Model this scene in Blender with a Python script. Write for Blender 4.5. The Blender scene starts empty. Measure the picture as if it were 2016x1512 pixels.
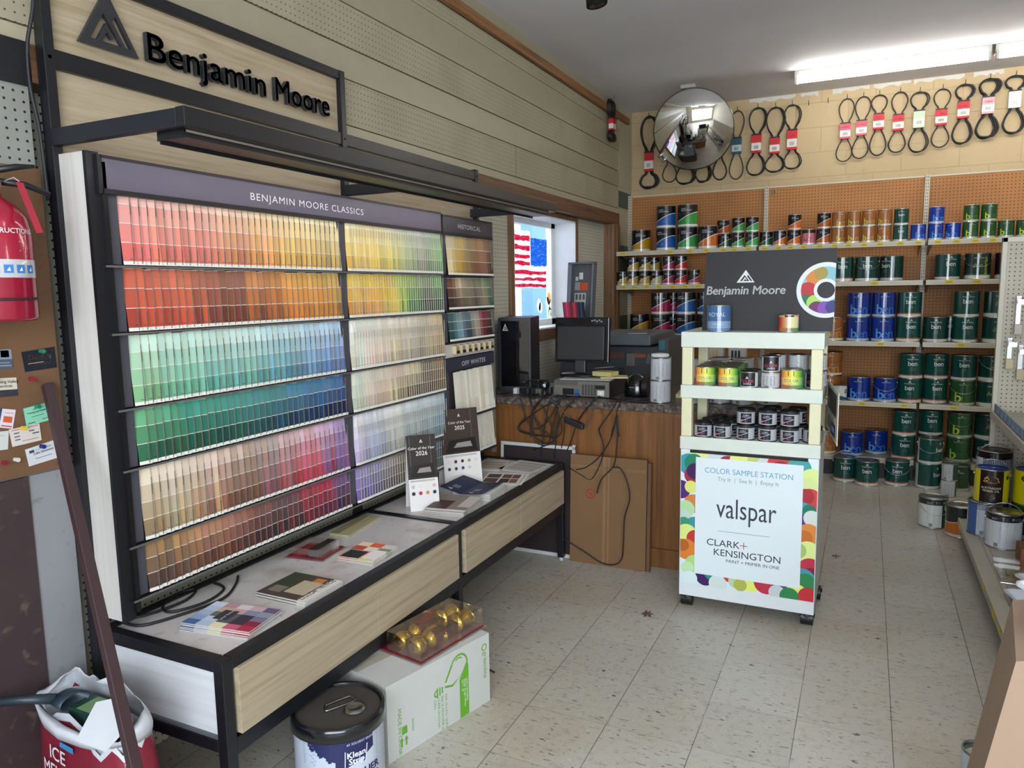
import bpy, math, random
from mathutils import Vector, Matrix
PI = math.pi
random.seed(7)
S = bpy.context.scene
COL = S.collection

# ------------------------------------------------------------------ camera, light, exposure
def setup_camera():
    yaw, pitch, roll = -.4477, .1254, -.0158
    F = Vector((math.sin(yaw)*math.cos(pitch), math.cos(yaw)*math.cos(pitch), -math.sin(pitch)))
    R = Vector((math.cos(yaw), -math.sin(yaw), 0)); U = R.cross(F)
    r = R*math.cos(roll) + U*math.sin(roll); u = -R*math.sin(roll) + U*math.cos(roll)
    cd = bpy.data.cameras.new('camera'); cam = bpy.data.objects.new('camera', cd); COL.objects.link(cam)
    m = Matrix((r, u, -F)).transposed().to_4x4(); m.translation = (0, 0, 1.5346); cam.matrix_world = m
    cd.sensor_fit = 'HORIZONTAL'; cd.sensor_width = 36; cd.lens = 1453/2016*36; cd.clip_start = .02; cd.clip_end = 200
    S.camera = cam
setup_camera()
S.view_settings.view_transform = 'Standard'; S.view_settings.look = 'None'
S.view_settings.gamma = 1; S.view_settings.exposure = 0.58; S.view_settings.use_curve_mapping = False
S.cycles.use_denoising = True
S.cycles.max_bounces = 7; S.cycles.diffuse_bounces = 4; S.cycles.glossy_bounces = 4; S.cycles.transparent_max_bounces = 8
S.cycles.sample_clamp_indirect = 4
W = bpy.data.worlds.new('world'); S.world = W; W.use_nodes = True
nt = W.node_tree; nt.nodes.clear()
bg = nt.nodes.new('ShaderNodeBackground'); wo = nt.nodes.new('ShaderNodeOutputWorld')
bg.inputs[0].default_value = (.80, .90, 1.0, 1); bg.inputs[1].default_value = 2.6
nt.links.new(bg.outputs[0], wo.inputs[0])

def area(name, loc, size, size_y, energy, color, direction, spread=PI):
    l = bpy.data.lights.new(name, 'AREA'); l.shape = 'RECTANGLE'; l.size = size; l.size_y = size_y
    l.energy = energy; l.color = color; l.spread = spread
    o = bpy.data.objects.new(name, l); COL.objects.link(o); o.location = loc
    o.rotation_euler = Vector(direction).to_track_quat('-Z', 'Y').to_euler()
    return o
# daylight through the shop front behind the camera, and through the small side window
area('shopfront_daylight', (.9, -1.72, 1.75), 3.6, 1.7, 138, (.84, .92, 1.0), (-.05, 1, -.42))
# the fluorescent tubes and the strip under the canopy are glowing meshes built with their fixtures

# ------------------------------------------------------------------ colours and materials
def lin(c):
    return tuple((x/12.92 if x <= .04045 else ((x+.055)/1.055)**2.4) for x in c)
def hx(s):
    s = s.lstrip('#'); return tuple(int(s[i:i+2], 16)/255 for i in (0, 2, 4))
def col(c):
    if isinstance(c, str): c = hx(c)
    return lin(c) + (1.0,)
def mix(a, b, t): return tuple(a[i]*(1-t) + b[i]*t for i in range(3))
M = {}
def newmat(name):
    m = bpy.data.materials.new(name); m.use_nodes = True; n = m.node_tree; n.nodes.clear()
    b = n.nodes.new('ShaderNodeBsdfPrincipled'); o = n.nodes.new('ShaderNodeOutputMaterial'); n.links.new(b.outputs[0], o.inputs[0])
    M[name] = m
    return m, n, b
def vcmat(name, rough, metal=0.0, noise=.06, scale=14, coat=0.0, bump=0.0, spec=.5):
    """colour comes from the mesh's own Col attribute, broken up by a little noise"""
    m, n, b = newmat(name)
    a = n.nodes.new('ShaderNodeAttribute'); a.attribute_name = 'Col'
    tc = n.nodes.new('ShaderNodeTexCoord'); no = n.nodes.new('ShaderNodeTexNoise'); no.inputs['Scale'].default_value = scale; no.inputs['Detail'].default_value = 4
    n.links.new(tc.outputs['Object'], no.inputs['Vector'])
    mr = n.nodes.new('ShaderNodeMapRange'); mr.inputs[3].default_value = 1-noise; mr.inputs[4].default_value = 1+noise
    n.links.new(no.outputs['Fac'], mr.inputs[0])
    mx = n.nodes.new('ShaderNodeMix'); mx.data_type = 'RGBA'; mx.blend_type = 'MULTIPLY'; mx.inputs[0].default_value = 1
    n.links.new(a.outputs['Color'], mx.inputs[6]); n.links.new(mr.outputs[0], mx.inputs[7]); n.links.new(mx.outputs[2], b.inputs['Base Color'])
    b.inputs['Roughness'].default_value = rough; b.inputs['Metallic'].default_value = metal; b.inputs['Coat Weight'].default_value = coat
    b.inputs['Specular IOR Level'].default_value = spec
    if bump:
        bp = n.nodes.new('ShaderNodeBump'); bp.inputs['Strength'].default_value = bump; bp.inputs['Distance'].default_value = .01
        n.links.new(no.outputs['Fac'], bp.inputs['Height']); n.links.new(bp.outputs[0], b.inputs['Normal'])
    return m
vcmat('matte', .75); vcmat('satin', .42); vcmat('gloss', .16, noise=.02, coat=.3); vcmat('metal', .28, metal=1.0, noise=.05)
vcmat('print', .5, noise=.01, spec=.3); vcmat('powder', .38, noise=.12, scale=60, spec=.5); vcmat('rubber', .55, noise=.1, scale=30)
vcmat('brass', .14, metal=1.0, noise=.02); vcmat('fabric', .95, noise=.2, scale=90, bump=.3); vcmat('plaster', .9, noise=.10, scale=1.3)
vcmat('cardboard', .85, noise=.07, scale=6, bump=.15); vcmat('bagplastic', .33, noise=.06, scale=9, bump=.5)

def glassmat(name, rough=.02, tint=(1, 1, 1), alpha=.25):
    m, n, b = newmat(name)
    b.inputs['Base Color'].default_value = (*tint, 1); b.inputs['Roughness'].default_value = rough
    t = n.nodes.new('ShaderNodeBsdfTransparent'); mx = n.nodes.new('ShaderNodeMixShader'); mx.inputs[0].default_value = alpha
    o = [q for q in n.nodes if q.type == 'OUTPUT_MATERIAL'][0]
    b.inputs['Transmission Weight'].default_value = 0
    g = n.nodes.new('ShaderNodeBsdfGlossy'); g.inputs['Roughness'].default_value = rough; g.inputs['Color'].default_value = (*tint, 1)
    n.links.new(t.outputs[0], mx.inputs[1]); n.links.new(g.outputs[0], mx.inputs[2]); n.links.new(mx.outputs[0], o.inputs[0])
    return m
glassmat('window_glass', alpha=.06); glassmat('clear_plastic', rough=.12, alpha=.22); glassmat('dark_acrylic', rough=.05, tint=(.3, .3, .35), alpha=.55)
m, n, b = newmat('mirror_glass'); b.inputs['Base Color'].default_value = (.86, .86, .84, 1); b.inputs['Metallic'].default_value = 1; b.inputs['Roughness'].default_value = .03
m, n, b = newmat('glow_tube'); b.inputs['Base Color'].default_value = (1, 1, 1, 1); b.inputs['Emission Color'].default_value = (1, .98, .92, 1); b.inputs['Emission Strength'].default_value = 33
m, n, b = newmat('glow_led'); b.inputs['Emission Color'].default_value = (1, .92, .95, 1); b.inputs['Emission Strength'].default_value = 38

def N(n, t, **kw):
    q = n.nodes.new(t)
    for k, v in kw.items(): setattr(q, k, v)
    return q
def math_(n, op, a, b=None, c=None):
    q = N(n, 'ShaderNodeMath', operation=op)
    for i, v in enumerate((a, b, c)):
        if v is None: continue
        if isinstance(v, (int, float)): q.inputs[i].default_value = v
        else: n.links.new(v, q.inputs[i])
    return q.outputs[0]
def mixc(n, f, a, b, blend='MIX'):
    q = N(n, 'ShaderNodeMix', data_type='RGBA', blend_type=blend)
    for i, v in ((0, f), (6, a), (7, b)):
        if isinstance(v, (int, float)): q.inputs[i].default_value = v
        elif isinstance(v, (tuple, list)): q.inputs[i].default_value = v if len(v) == 4 else (*v, 1)
        else: n.links.new(v, q.inputs[i])
    return q.outputs[2]
def worldpos(n):
    g = N(n, 'ShaderNodeNewGeometry'); s = N(n, 'ShaderNodeSeparateXYZ'); n.links.new(g.outputs['Position'], s.inputs[0])
    return g.outputs['Position'], s.outputs
def noise(n, vec, scale, detail=4, rough=.5, stretch=None):
    if stretch:
        mp = N(n, 'ShaderNodeMapping'); mp.inputs['Scale'].default_value = stretch; n.links.new(vec, mp.inputs[0]); vec = mp.outputs[0]
    q = N(n, 'ShaderNodeTexNoise'); q.inputs['Scale'].default_value = scale; q.inputs['Detail'].default_value = detail; q.inputs['Roughness'].default_value = rough
    n.links.new(vec, q.inputs['Vector']); return q.outputs['Fac']
def ramp(n, f, stops):
    r = N(n, 'ShaderNodeValToRGB'); e = r.color_ramp.elements
    while len(e) < len(stops): e.new(.5)
    for i, (p, c) in enumerate(stops): e[i].position = p; e[i].color = c if len(c) == 4 else (*c, 1)
    n.links.new(f, r.inputs[0]); return r.outputs[0]
def sstep(n, v, a, b):
    q = N(n, 'ShaderNodeMapRange'); q.interpolation_type = 'SMOOTHSTEP'; q.inputs[1].default_value = a; q.inputs[2].default_value = b
    n.links.new(v, q.inputs[0]); return q.outputs[0]

def make_floor():
    m, n, b = newmat('vinyl_tile'); p, s = worldpos(n); T = .3048
    def edge(v, o):
        f = math_(n, 'FRACT', math_(n, 'DIVIDE', math_(n, 'SUBTRACT', v, o), T))
        return math_(n, 'MULTIPLY', math_(n, 'MINIMUM', f, math_(n, 'SUBTRACT', 1.0, f)), T)
    ex, ey = edge(s[0], -1.082), edge(s[1], 2.649)
    # lines along the room are darker than the cross joints
    gx = math_(n, 'SUBTRACT', 1.0, sstep(n, ex, .0004, .0019)); gy = math_(n, 'MULTIPLY', math_(n, 'SUBTRACT', 1.0, sstep(n, ey, .0004, .0018)), .5)
    gap = math_(n, 'MAXIMUM', gx, gy)
    gap = math_(n, 'MULTIPLY', gap, sstep(n, noise(n, p, 5), .2, .55))
    # each tile its own tone, streaks alternate direction
    ix = math_(n, 'FLOOR', math_(n, 'DIVIDE', math_(n, 'SUBTRACT', s[0], -1.082), T)); iy = math_(n, 'FLOOR', math_(n, 'DIVIDE', math_(n, 'SUBTRACT', s[1], 2.649), T))
    cb = N(n, 'ShaderNodeCombineXYZ'); n.links.new(ix, cb.inputs[0]); n.links.new(iy, cb.inputs[1])
    wn = N(n, 'ShaderNodeTexWhiteNoise', noise_dimensions='2D'); n.links.new(cb.outputs[0], wn.inputs['Vector'])
    base = mixc(n, wn.outputs['Value'], col('#bab6ab'), col('#b1ada2'))
    base = mixc(n, math_(n, 'MULTIPLY', sstep(n, noise(n, p, 1.1, 5), .47, .68), .55), base, col('#a6977e'))
    base = mixc(n, math_(n, 'MULTIPLY', sstep(n, noise(n, p, 26, 6, .65), .5, .7), .35), base, col('#857a69'))
    st = noise(n, p, 30, 3, .5, (.8, 3.2, 1)); base = mixc(n, math_(n, 'MULTIPLY', sstep(n, st, .63, .66), .8), base, col('#6a6459'))
    st4 = noise(n, p, 19, 2, .5, (1.2, 2.6, 1)); base = mixc(n, math_(n, 'MULTIPLY', sstep(n, st4, .70, .715), .85), base, col('#2e2924'))
    st2 = noise(n, p, 70, 2, .5, (2.2, 1.0, 1)); base = mixc(n, math_(n, 'MULTIPLY', sstep(n, st2, .655, .69), .5), base, col('#6d655a'))
    st3 = noise(n, p, 48, 2, .5, (1, 2.0, 1)); base = mixc(n, math_(n, 'MULTIPLY', sstep(n, st3, .66, .70), .45), base, col('#d8d3c6'))
    base = mixc(n, gap, base, col('#3a2c22'))
    n.links.new(base, b.inputs['Base Color'])
    rr = N(n, 'ShaderNodeMapRange'); rr.inputs[3].default_value = .26; rr.inputs[4].default_value = .5; n.links.new(noise(n, p, 3, 5), rr.inputs[0]); n.links.new(rr.outputs[0], b.inputs['Roughness'])
    bp = N(n, 'ShaderNodeBump'); bp.inputs['Strength'].default_value = .25; bp.inputs['Distance'].default_value = .002
    h = math_(n, 'SUBTRACT', math_(n, 'MULTIPLY', noise(n, p, 6, 2), .6), gap); n.links.new(h, bp.inputs['Height']); n.links.new(bp.outputs[0], b.inputs['Normal'])
make_floor()

def pegmat(name, c, c2, horiz, pitch=.0254, r=.0030, hole='#1c1712', rough=.6, off=(0, 0)):
    m, n, b = newmat(name); p, s = worldpos(n)
    def d(v, o):
        f = math_(n, 'FRACT', math_(n, 'DIVIDE', math_(n, 'ADD', v, 50+o), pitch)); return math_(n, 'MULTIPLY', math_(n, 'SUBTRACT', f, .5), pitch)
    a, z = d(s[horiz], off[0]), d(s[2], off[1])
    dist = math_(n, 'SQRT', math_(n, 'ADD', math_(n, 'MULTIPLY', a, a), math_(n, 'MULTIPLY', z, z)))
    hmask = math_(n, 'SUBTRACT', 1.0, sstep(n, dist, r*.8, r*1.15))
    base = mixc(n, sstep(n, noise(n, p, 2.5, 5), .35, .7), col(c), col(c2))
    n.links.new(mixc(n, hmask, base, col(hole)), b.inputs['Base Color']); b.inputs['Roughness'].default_value = rough
    bp = N(n, 'ShaderNodeBump'); bp.inputs['Strength'].default_value = .5; bp.inputs['Distance'].default_value = .002; bp.invert = True
    n.links.new(hmask, bp.inputs['Height']); n.links.new(bp.outputs[0], b.inputs['Normal'])
pegmat('peg_brown', '#a87038', '#996430', 0, r=.0040, hole='#3a1f10')
pegmat('peg_cream_y', '#a69e87', '#9c947d', 1, r=.0029, hole='#4d4536')
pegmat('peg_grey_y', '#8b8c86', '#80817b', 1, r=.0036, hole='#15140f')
pegmat('peg_white_y', '#c6c3b2', '#b9b6a6', 1, r=.0036, hole='#1a1812')
pegmat('peg_white_x', '#c2bcab', '#b4ae9d', 0, r=.0034, hole='#17140f')

def blockmat(name, c, c2, horiz, patches=False):
    m, n, b = newmat(name); p, s = worldpos(n)
    cb = N(n, 'ShaderNodeCombineXYZ'); n.links.new(s[horiz], cb.inputs[0]); n.links.new(s[2], cb.inputs[1])
    br = N(n, 'ShaderNodeTexBrick'); n.links.new(cb.outputs[0], br.inputs['Vector']); br.inputs['Scale'].default_value = 1
    br.inputs['Brick Width'].default_value = .41; br.inputs['Row Height'].default_value = .205; br.inputs['Mortar Size'].default_value = .0045; br.inputs['Mortar Smooth'].default_value = .6
    base = mixc(n, sstep(n, noise(n, p, 1.6, 6), .3, .75), col(c), col(c2))
    base = mixc(n, math_(n, 'MULTIPLY', sstep(n, noise(n, p, 30, 3), .62, .8), .25), base, col('#8a7858'))
    if patches:
        band = math_(n, 'FRACT', math_(n, 'MULTIPLY', s[2], 1.55)); gm = math_(n, 'GREATER_THAN', band, .52)
        gm = math_(n, 'MULTIPLY', gm, math_(n, 'LESS_THAN', s[2], 2.42))
        base = mixc(n, gm, base, col('#46564c'))
    base = mixc(n, math_(n, 'MULTIPLY', br.outputs['Fac'], .22), base, col('#7c6c50'))
    n.links.new(base, b.inputs['Base Color']); b.inputs['Roughness'].default_value = .62
    bp = N(n, 'ShaderNodeBump'); bp.inputs['Strength'].default_value = .35; bp.inputs['Distance'].default_value = .006; bp.invert = True
    n.links.new(math_(n, 'ADD', br.outputs['Fac'], math_(n, 'MULTIPLY', noise(n, p, 60, 5), .25)), bp.inputs['Height']); n.links.new(bp.outputs[0], b.inputs['Normal'])
blockmat('block_beige', '#bda67e', '#ae9873', 0); blockmat('block_side', '#b0a88e', '#a59d84', 1, True)

def woodmat(name, c, c2, c3, axis, rough=.45, scale=1.0):
    """grain runs along the given world axis"""
    m, n, b = newmat(name); p, s = worldpos(n)
    st = [55, 55, 55]; st[axis] = 1.8
    f = noise(n, p, scale, 6, .6, tuple(st)); st2 = [190, 190, 190]; st2[axis] = 5
    g = noise(n, p, scale, 3, .5, tuple(st2))
    base = ramp(n, f, [(.32, col(c3)), (.48, col(c)), (.66, col(c2))])
    base = mixc(n, math_(n, 'MULTIPLY', sstep(n, g, .5, .72), .45), base, col(c3))
    n.links.new(base, b.inputs['Base Color']); b.inputs['Roughness'].default_value = rough
woodmat('ash_y', '#ab9a80', '#b3a38a', '#98886c', 1, .5)
woodmat('ash_drawer', '#a4957c', '#ad9f88', '#8f816a', 1, .45)
woodmat('ash_white_z', '#c6c2bd', '#cdc9c5', '#bcb6b0', 2, .4)
woodmat('ash_white_x', '#c9cbd0', '#d0d2d6', '#bfc1c5', 0, .4)
woodmat('oak_z', '#7a4f28', '#86592f', '#5c3a1c', 2, .38, .55)
woodmat('trim_wood_y', '#6a4a33', '#7a573c', '#4a3223', 1, .5)
woodmat('trim_wood_z', '#7a5a3e', '#886648', '#59402b', 2, .5)
woodmat('raw_wood_y', '#8d6038', '#9c6e44', '#5c3d23', 1, .6)

def granite():
    m, n, b = newmat('granite_laminate'); p, s = worldpos(n)
    f = noise(n, p, 55, 6, .7); g = noise(n, p, 160, 3, .6)
    base = ramp(n, f, [(.36, col('#1f1c1b')), (.5, col('#5a4f49')), (.62, col('#7d7068')), (.72, col('#a09488'))])
    base = mixc(n, sstep(n, g, .6, .66), base, col('#2a2422')); n.links.new(base, b.inputs['Base Color']); b.inputs['Roughness'].default_value = .3
granite()
def dirtytop():
    m, n, b = newmat('laminate_top'); p, s = worldpos(n)
    base = mixc(n, sstep(n, noise(n, p, 5, 6, .6), .5, .72), col('#c6c1bf'), col('#a59d92'))
    base = mixc(n, math_(n, 'MULTIPLY', sstep(n, noise(n, p, 30, 4), .62, .7), .4), base, col('#8c8274'))
    n.links.new(base, b.inputs['Base Color']); b.inputs['Roughness'].default_value = .35
dirtytop()
def ceilmat():
    m, n, b = newmat('ceiling_paint'); p, s = worldpos(n)
    base = mixc(n, sstep(n, noise(n, p, .7, 5), .35, .7), col('#dddce0'), col('#d0ced0'))
    n.links.new(base, b.inputs['Base Color']); b.inputs['Roughness'].default_value = .8
    bp = N(n, 'ShaderNodeBump'); bp.inputs['Strength'].default_value = .2; bp.inputs['Distance'].default_value = .01; n.links.new(noise(n, p, 8, 6), bp.inputs['Height']); n.links.new(bp.outputs[0], b.inputs['Normal'])
ceilmat()
def paintglass():
    m, n, b = newmat('window_paint'); a = N(n, 'ShaderNodeAttribute', attribute_name='Col'); p, s = worldpos(n)
    c = mixc(n, math_(n, 'MULTIPLY', sstep(n, noise(n, p, 30, 4, .6, (1, 1, 4)), .5, .75), .2), a.outputs['Color'], (1, 1, 1), 'SCREEN')
    d = N(n, 'ShaderNodeBsdfDiffuse'); t = N(n, 'ShaderNodeBsdfTranslucent'); x = N(n, 'ShaderNodeMixShader'); x.inputs[0].default_value = .75
    for q in (d, t): n.links.new(c, q.inputs[0])
    n.links.new(d.outputs[0], x.inputs[1]); n.links.new(t.outputs[0], x.inputs[2])
    n.links.new(x.outputs[0], [q for q in n.nodes if q.type == 'OUTPUT_MATERIAL'][0].inputs[0])
paintglass()
def corkmat(name, c, c2, c3):
    m, n, b = newmat(name); p, s = worldpos(n)
    base = mixc(n, sstep(n, noise(n, p, 3.5, 6), .35, .7), col(c), col(c2)); base = mixc(n, math_(n, 'MULTIPLY', sstep(n, noise(n, p, 22, 5), .6, .72), .5), base, col(c3))
    n.links.new(base, b.inputs['Base Color']); b.inputs['Roughness'].default_value = .6
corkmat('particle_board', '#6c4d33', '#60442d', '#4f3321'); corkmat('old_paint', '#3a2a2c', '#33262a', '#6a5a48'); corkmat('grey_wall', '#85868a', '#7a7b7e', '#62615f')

# ------------------------------------------------------------------ mesh helpers
def tag(o, label=None, cat=None, group=None, kind=None):
    if label: o['label'] = label
    if cat: o['category'] = cat
    if group: o['group'] = group
    if kind: o['kind'] = kind
    return o
def thing(name, label, cat, loc=(0, 0, 0), rz=0, group=None):
    o = bpy.data.objects.new(name, None); COL.objects.link(o); o.location = loc; o.rotation_euler = (0, 0, rz); o.empty_display_size = .05
    return tag(o, label, cat, group)
IDX = lambda x, y, z: (x, y, z)
class MB:
    def __init__(self): self.v = []; self.f = []; self.c = []; self.m = []; self.sm = []
    def add(self, verts, faces, c, mi=0, xf=None, smooth=False):
        k = len(self.v)
        for p in verts: self.v.append(tuple(xf(*p)) if xf else tuple(p))
        multi = isinstance(c, list)
        for i, f in enumerate(faces):
            self.f.append(tuple(k+j for j in f)); self.c.append(col(c[i]) if multi else col(c)); self.m.append(mi); self.sm.append(smooth)
        return self
    def box(self, x0, x1, y0, y1, z0, z1, c, mi=0, xf=None):
        v = [(x, y, z) for z in (z0, z1) for y in (y0, y1) for x in (x0, x1)]
        return self.add(v, [(0, 2, 3, 1), (4, 5, 7, 6), (0, 1, 5, 4), (2, 6, 7, 3), (0, 4, 6, 2), (1, 3, 7, 5)], c, mi, xf)
    def obox(self, o, a, b, d, c, mi=0):
        """box from corner o along the three edge vectors"""
        o, a, b, d = map(Vector, (o, a, b, d))
        v = [o + a*i + b*j + d*k for k in (0, 1) for j in (0, 1) for i in (0, 1)]
        return self.add(v, [(0, 2, 3, 1), (4, 5, 7, 6), (0, 1, 5, 4), (2, 6, 7, 3), (0, 4, 6, 2), (1, 3, 7, 5)], c, mi)
    def quad(self, a, b, c_, d, c, mi=0): return self.add([a, b, c_, d], [(0, 1, 2, 3)], c, mi)
    def lathe(self, prof, c, n=28, mi=0, xf=None, smooth=True, cap=False):
        """prof: list of (r, z); c one colour or one per ring"""
        v = []; f = []; cc = []
        for r, z in prof:
            for i in range(n): t = 2*PI*i/n; v.append((r*math.cos(t), r*math.sin(t), z))
        for k in range(len(prof)-1):
            for i in range(n):
                j = (i+1) % n; f.append((k*n+i, k*n+j, (k+1)*n+j, (k+1)*n+i)); cc.append(c[k] if isinstance(c, list) else c)
        if cap:
            f.append(tuple(range(n))[::-1]); cc.append(c[0] if isinstance(c, list) else c)
            f.append(tuple((len(prof)-1)*n+i for i in range(n))); cc.append(c[-1] if isinstance(c, list) else c)
        return self.add(v, f, cc, mi, xf, smooth)
    def cyl(self, p, r, h, c, axis='z', n=20, mi=0, r2=None, smooth=True):
        r2 = r if r2 is None else r2; x, y, z = p
        mp = {'z': lambda a, b, d: (x+a, y+b, z+d), 'x': lambda a, b, d: (x+d, y+a, z+b), 'y': lambda a, b, d: (x+a, y+d, z+b)}[axis]
        v = [(r*math.cos(2*PI*i/n), r*math.sin(2*PI*i/n), 0) for i in range(n)] + [(r2*math.cos(2*PI*i/n), r2*math.sin(2*PI*i/n), h) for i in range(n)]
        self.add(v, [(i, (i+1) % n, n+(i+1) % n, n+i) for i in range(n)], c, mi, mp, smooth)
        self.add(v, [tuple(range(n))[::-1], tuple(range(n, 2*n))], c, mi, mp)
        return self
    def tube(self, pts, r, c, n=6, mi=0, closed=False, sub=0, flat=None):
        P = [Vector(p) for p in pts]
        if sub: P = spline(P, sub, closed)
        L = len(P); v = []; f = []; up = Vector((0, 0, 1)); prev = None
        for i in range(L):
            t = (P[(i+1) % L] - P[i-1]) if closed else (P[min(i+1, L-1)] - P[max(i-1, 0)])
            if t.length < 1e-9: t = Vector((0, 0, 1))
            t.normalize()
            if prev is None:
                a = t.cross(up)
                if a.length < .1: a = t.cross(Vector((0, 1, 0)))
            else: a = prev - t*prev.dot(t)
            if a.length < 1e-6: a = t.orthogonal()
            a.normalize(); b_ = t.cross(a); prev = a; ri = r[i] if isinstance(r, list) else r
            for j in range(n):
                q = 2*PI*j/n; v.append(P[i] + a*math.cos(q)*ri + b_*math.sin(q)*ri)
        for i in range(L if closed else L-1):
            for j in range(n):
                k = (j+1) % n; i2 = (i+1) % L; f.append((i*n+j, i*n+k, i2*n+k, i2*n+j))
        if not closed: f += [tuple(range(n))[::-1], tuple((L-1)*n+j for j in range(n))]
        return self.add(v, f, c, mi, None, True)
    def flat(self, vf, c, xf, mi=0):
        """2D text or outline mesh placed by xf(x, y, z)"""
        return self.add(vf[0], vf[1], c, mi, xf)
    def text(self, s, size, c, xf, align='CENTER', bold=0, ex=0, mi=0, space=1, shear=0, w=None):
        if bold > 0: # heavier strokes: the same letters laid again a hair to each side
            b = bold*size; vf = text2d(s, size, align, 0, ex, space, shear, w)
            for dx, dy in ((-b, 0), (b, 0), (0, b*.7), (0, -b*.7)): self.flat(vf, c, lambda x, y, z, dx=dx, dy=dy: xf(x+dx, y+dy, z), mi)
            return self
        return self.flat(text2d(s, size, align, 0, ex, space, shear, w), c, xf, mi)
    def poly(self, pts, h, c, xf=None, mi=0):
        n = len(pts); v = [(x, y, 0) for x, y in pts] + [(x, y, h) for x, y in pts]
        f = [tuple(range(n))[::-1], tuple(range(n, 2*n))] + [(i, (i+1) % n, n+(i+1) % n, n+i) for i in range(n)]
        return self.add(v, f, c, mi, xf)
    def mesh(self, name, mats, origin=(0, 0, 0)):
        me = bpy.data.meshes.new(name); ox, oy, oz = origin
        me.from_pydata([(x-ox, y-oy, z-oz) for x, y, z in self.v], [], self.f)
        at = me.color_attributes.new('Col', 'FLOAT_COLOR', 'CORNER'); buf = []
        for f, c in zip(self.f, self.c): buf += list(c)*len(f)
        at.data.foreach_set('color', buf)
        me.polygons.foreach_set('material_index', self.m); me.polygons.foreach_set('use_smooth', self.sm)
        for q in (mats if isinstance(mats, (list, tuple)) else [mats]): me.materials.append(M[q])
        me.update(); return me
    def build(self, name, mats='matte', parent=None, bevel=0, world=True, local=False):
        """vertices are in world space unless local; child vertices are made relative to the parent's place"""
        if parent is not None:
            if local: org = (0, 0, 0)
            else: org = wloc(parent)
        else:
            xs = [p[0] for p in self.v]; ys = [p[1] for p in self.v]; zs = [p[2] for p in self.v]
            org = ((min(xs)+max(xs))/2, (min(ys)+max(ys))/2, min(zs))
            if local: org = (0, 0, 0)
        o = bpy.data.objects.new(name, self.mesh(name, mats, org)); COL.objects.link(o)
        if parent is not None: o.parent = parent
        elif not local: o.location = org
        if bevel:
            b = o.modifiers.new('bevel', 'BEVEL'); b.width = bevel; b.segments = 2; b.limit_method = 'ANGLE'; b.angle_limit = math.radians(50)
        return o
def wloc(o):
    p = Vector((0, 0, 0))
    while o is not None: p = p + o.location; o = o.parent
    return p
def spline(P, k, closed=False):
    out = []; L = len(P)
    for i in range(L if closed else L-1):
        g = (lambda j: P[j % L]) if closed else (lambda j: P[max(0, min(L-1, j))])
        p0, p1, p2, p3 = g(i-1), g(i), g(i+1), g(i+2)
        for s in range(k):
            t = s/k; out.append(.5*((2*p1) + (p2-p0)*t + (2*p0-5*p1+4*p2-p3)*t*t + (3*p1-p0-3*p2+p3)*t**3))
    if not closed: out.append(P[-1])
    return out
_T = {}
def text2d(s, size, align='CENTER', bold=0, ex=0, space=1, shear=0, w=None):
    k = (s, size, align, bold, ex, space, shear, w)
    if k in _T: return _T[k]
    cu = bpy.data.curves.new('t', 'FONT'); cu.body = s; cu.size = size; cu.align_x = align; cu.offset = bold*size; cu.extrude = ex
    cu.space_character = space; cu.shear = shear; cu.resolution_u = 2 if size < .03 else 4
    o = bpy.data.objects.new('t', cu); me = bpy.data.meshes.new_from_object(o)
    v = [tuple(p.co) for p in me.vertices]; f = [tuple(p.vertices) for p in me.polygons]
    if w and v:
        x0 = min(p[0] for p in v); x1 = max(p[0] for p in v); sc = w/(x1-x0); cx = (x0+x1)/2 if align == 'CENTER' else x0
        v = [((p[0]-cx)*sc + (0 if align == 'CENTER' else 0), p[1], p[2]) for p in v]
    bpy.data.objects.remove(o); bpy.data.curves.remove(cu); bpy.data.meshes.remove(me)
    _T[k] = (v, f); return _T[k]
def poly2d(loops, ex=0):
    cu = bpy.data.curves.new('p', 'CURVE'); cu.dimensions = '2D'; cu.fill_mode = 'BOTH'; cu.extrude = ex
    for lp in loops:
        sp = cu.splines.new('POLY'); sp.points.add(len(lp)-1); sp.use_cyclic_u = True
        for i, (x, y) in enumerate(lp): sp.points[i].co = (x, y, 0, 1)
    o = bpy.data.objects.new('p', cu); me = bpy.data.meshes.new_from_object(o)
    r = ([tuple(p.co) for p in me.vertices], [tuple(p.vertices) for p in me.polygons])
    bpy.data.objects.remove(o); bpy.data.curves.remove(cu); bpy.data.meshes.remove(me); return r
def peak(w, h, ex=0):
    """the mountain mark: a triangle with two light cut-outs; origin at bottom centre"""
    A = [(.19, .115), (.435, .60), (.71, .115), (.38, .115), (.47, .30), (.53, .18), (.575, .20), (.464, .44), (.30, .115)]
    B = [(.573, .50), (.636, .60), (.875, .115), (.775, .115)]
    S_ = lambda L: [((u-.5)*w, v*h) for u, v in L]
    return poly2d([S_([(0, 0), (.5, 1), (1, 0)]), S_(A), S_(B)], ex)
def on_xz(X, Y, Z, s=1): return lambda x, y, z: (X+x*s, Y-z, Z+y*s)          # faces -y
def on_yz(X, Y, Z, s=1): return lambda x, y, z: (X+z, Y+x*s, Z+y*s)          # faces +x
def on_flat(X, Y, Z, a=0, s=1):                                              # lies flat, turned by a
    ca, sa = math.cos(a), math.sin(a); return lambda x, y, z: (X+(x*ca-y*sa)*s, Y+(x*sa+y*ca)*s, Z+z)
def struct(name, mb, mats='matte', bevel=0): return tag(mb.build(name, mats, bevel=bevel), kind='structure')
def copytree(o, parent=None):
    c = o.copy(); COL.objects.link(c); c.parent = parent
    for ch in [k for k in CH.get(o, [])]: copytree(ch, c)
    return c
CH = {}
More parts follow.
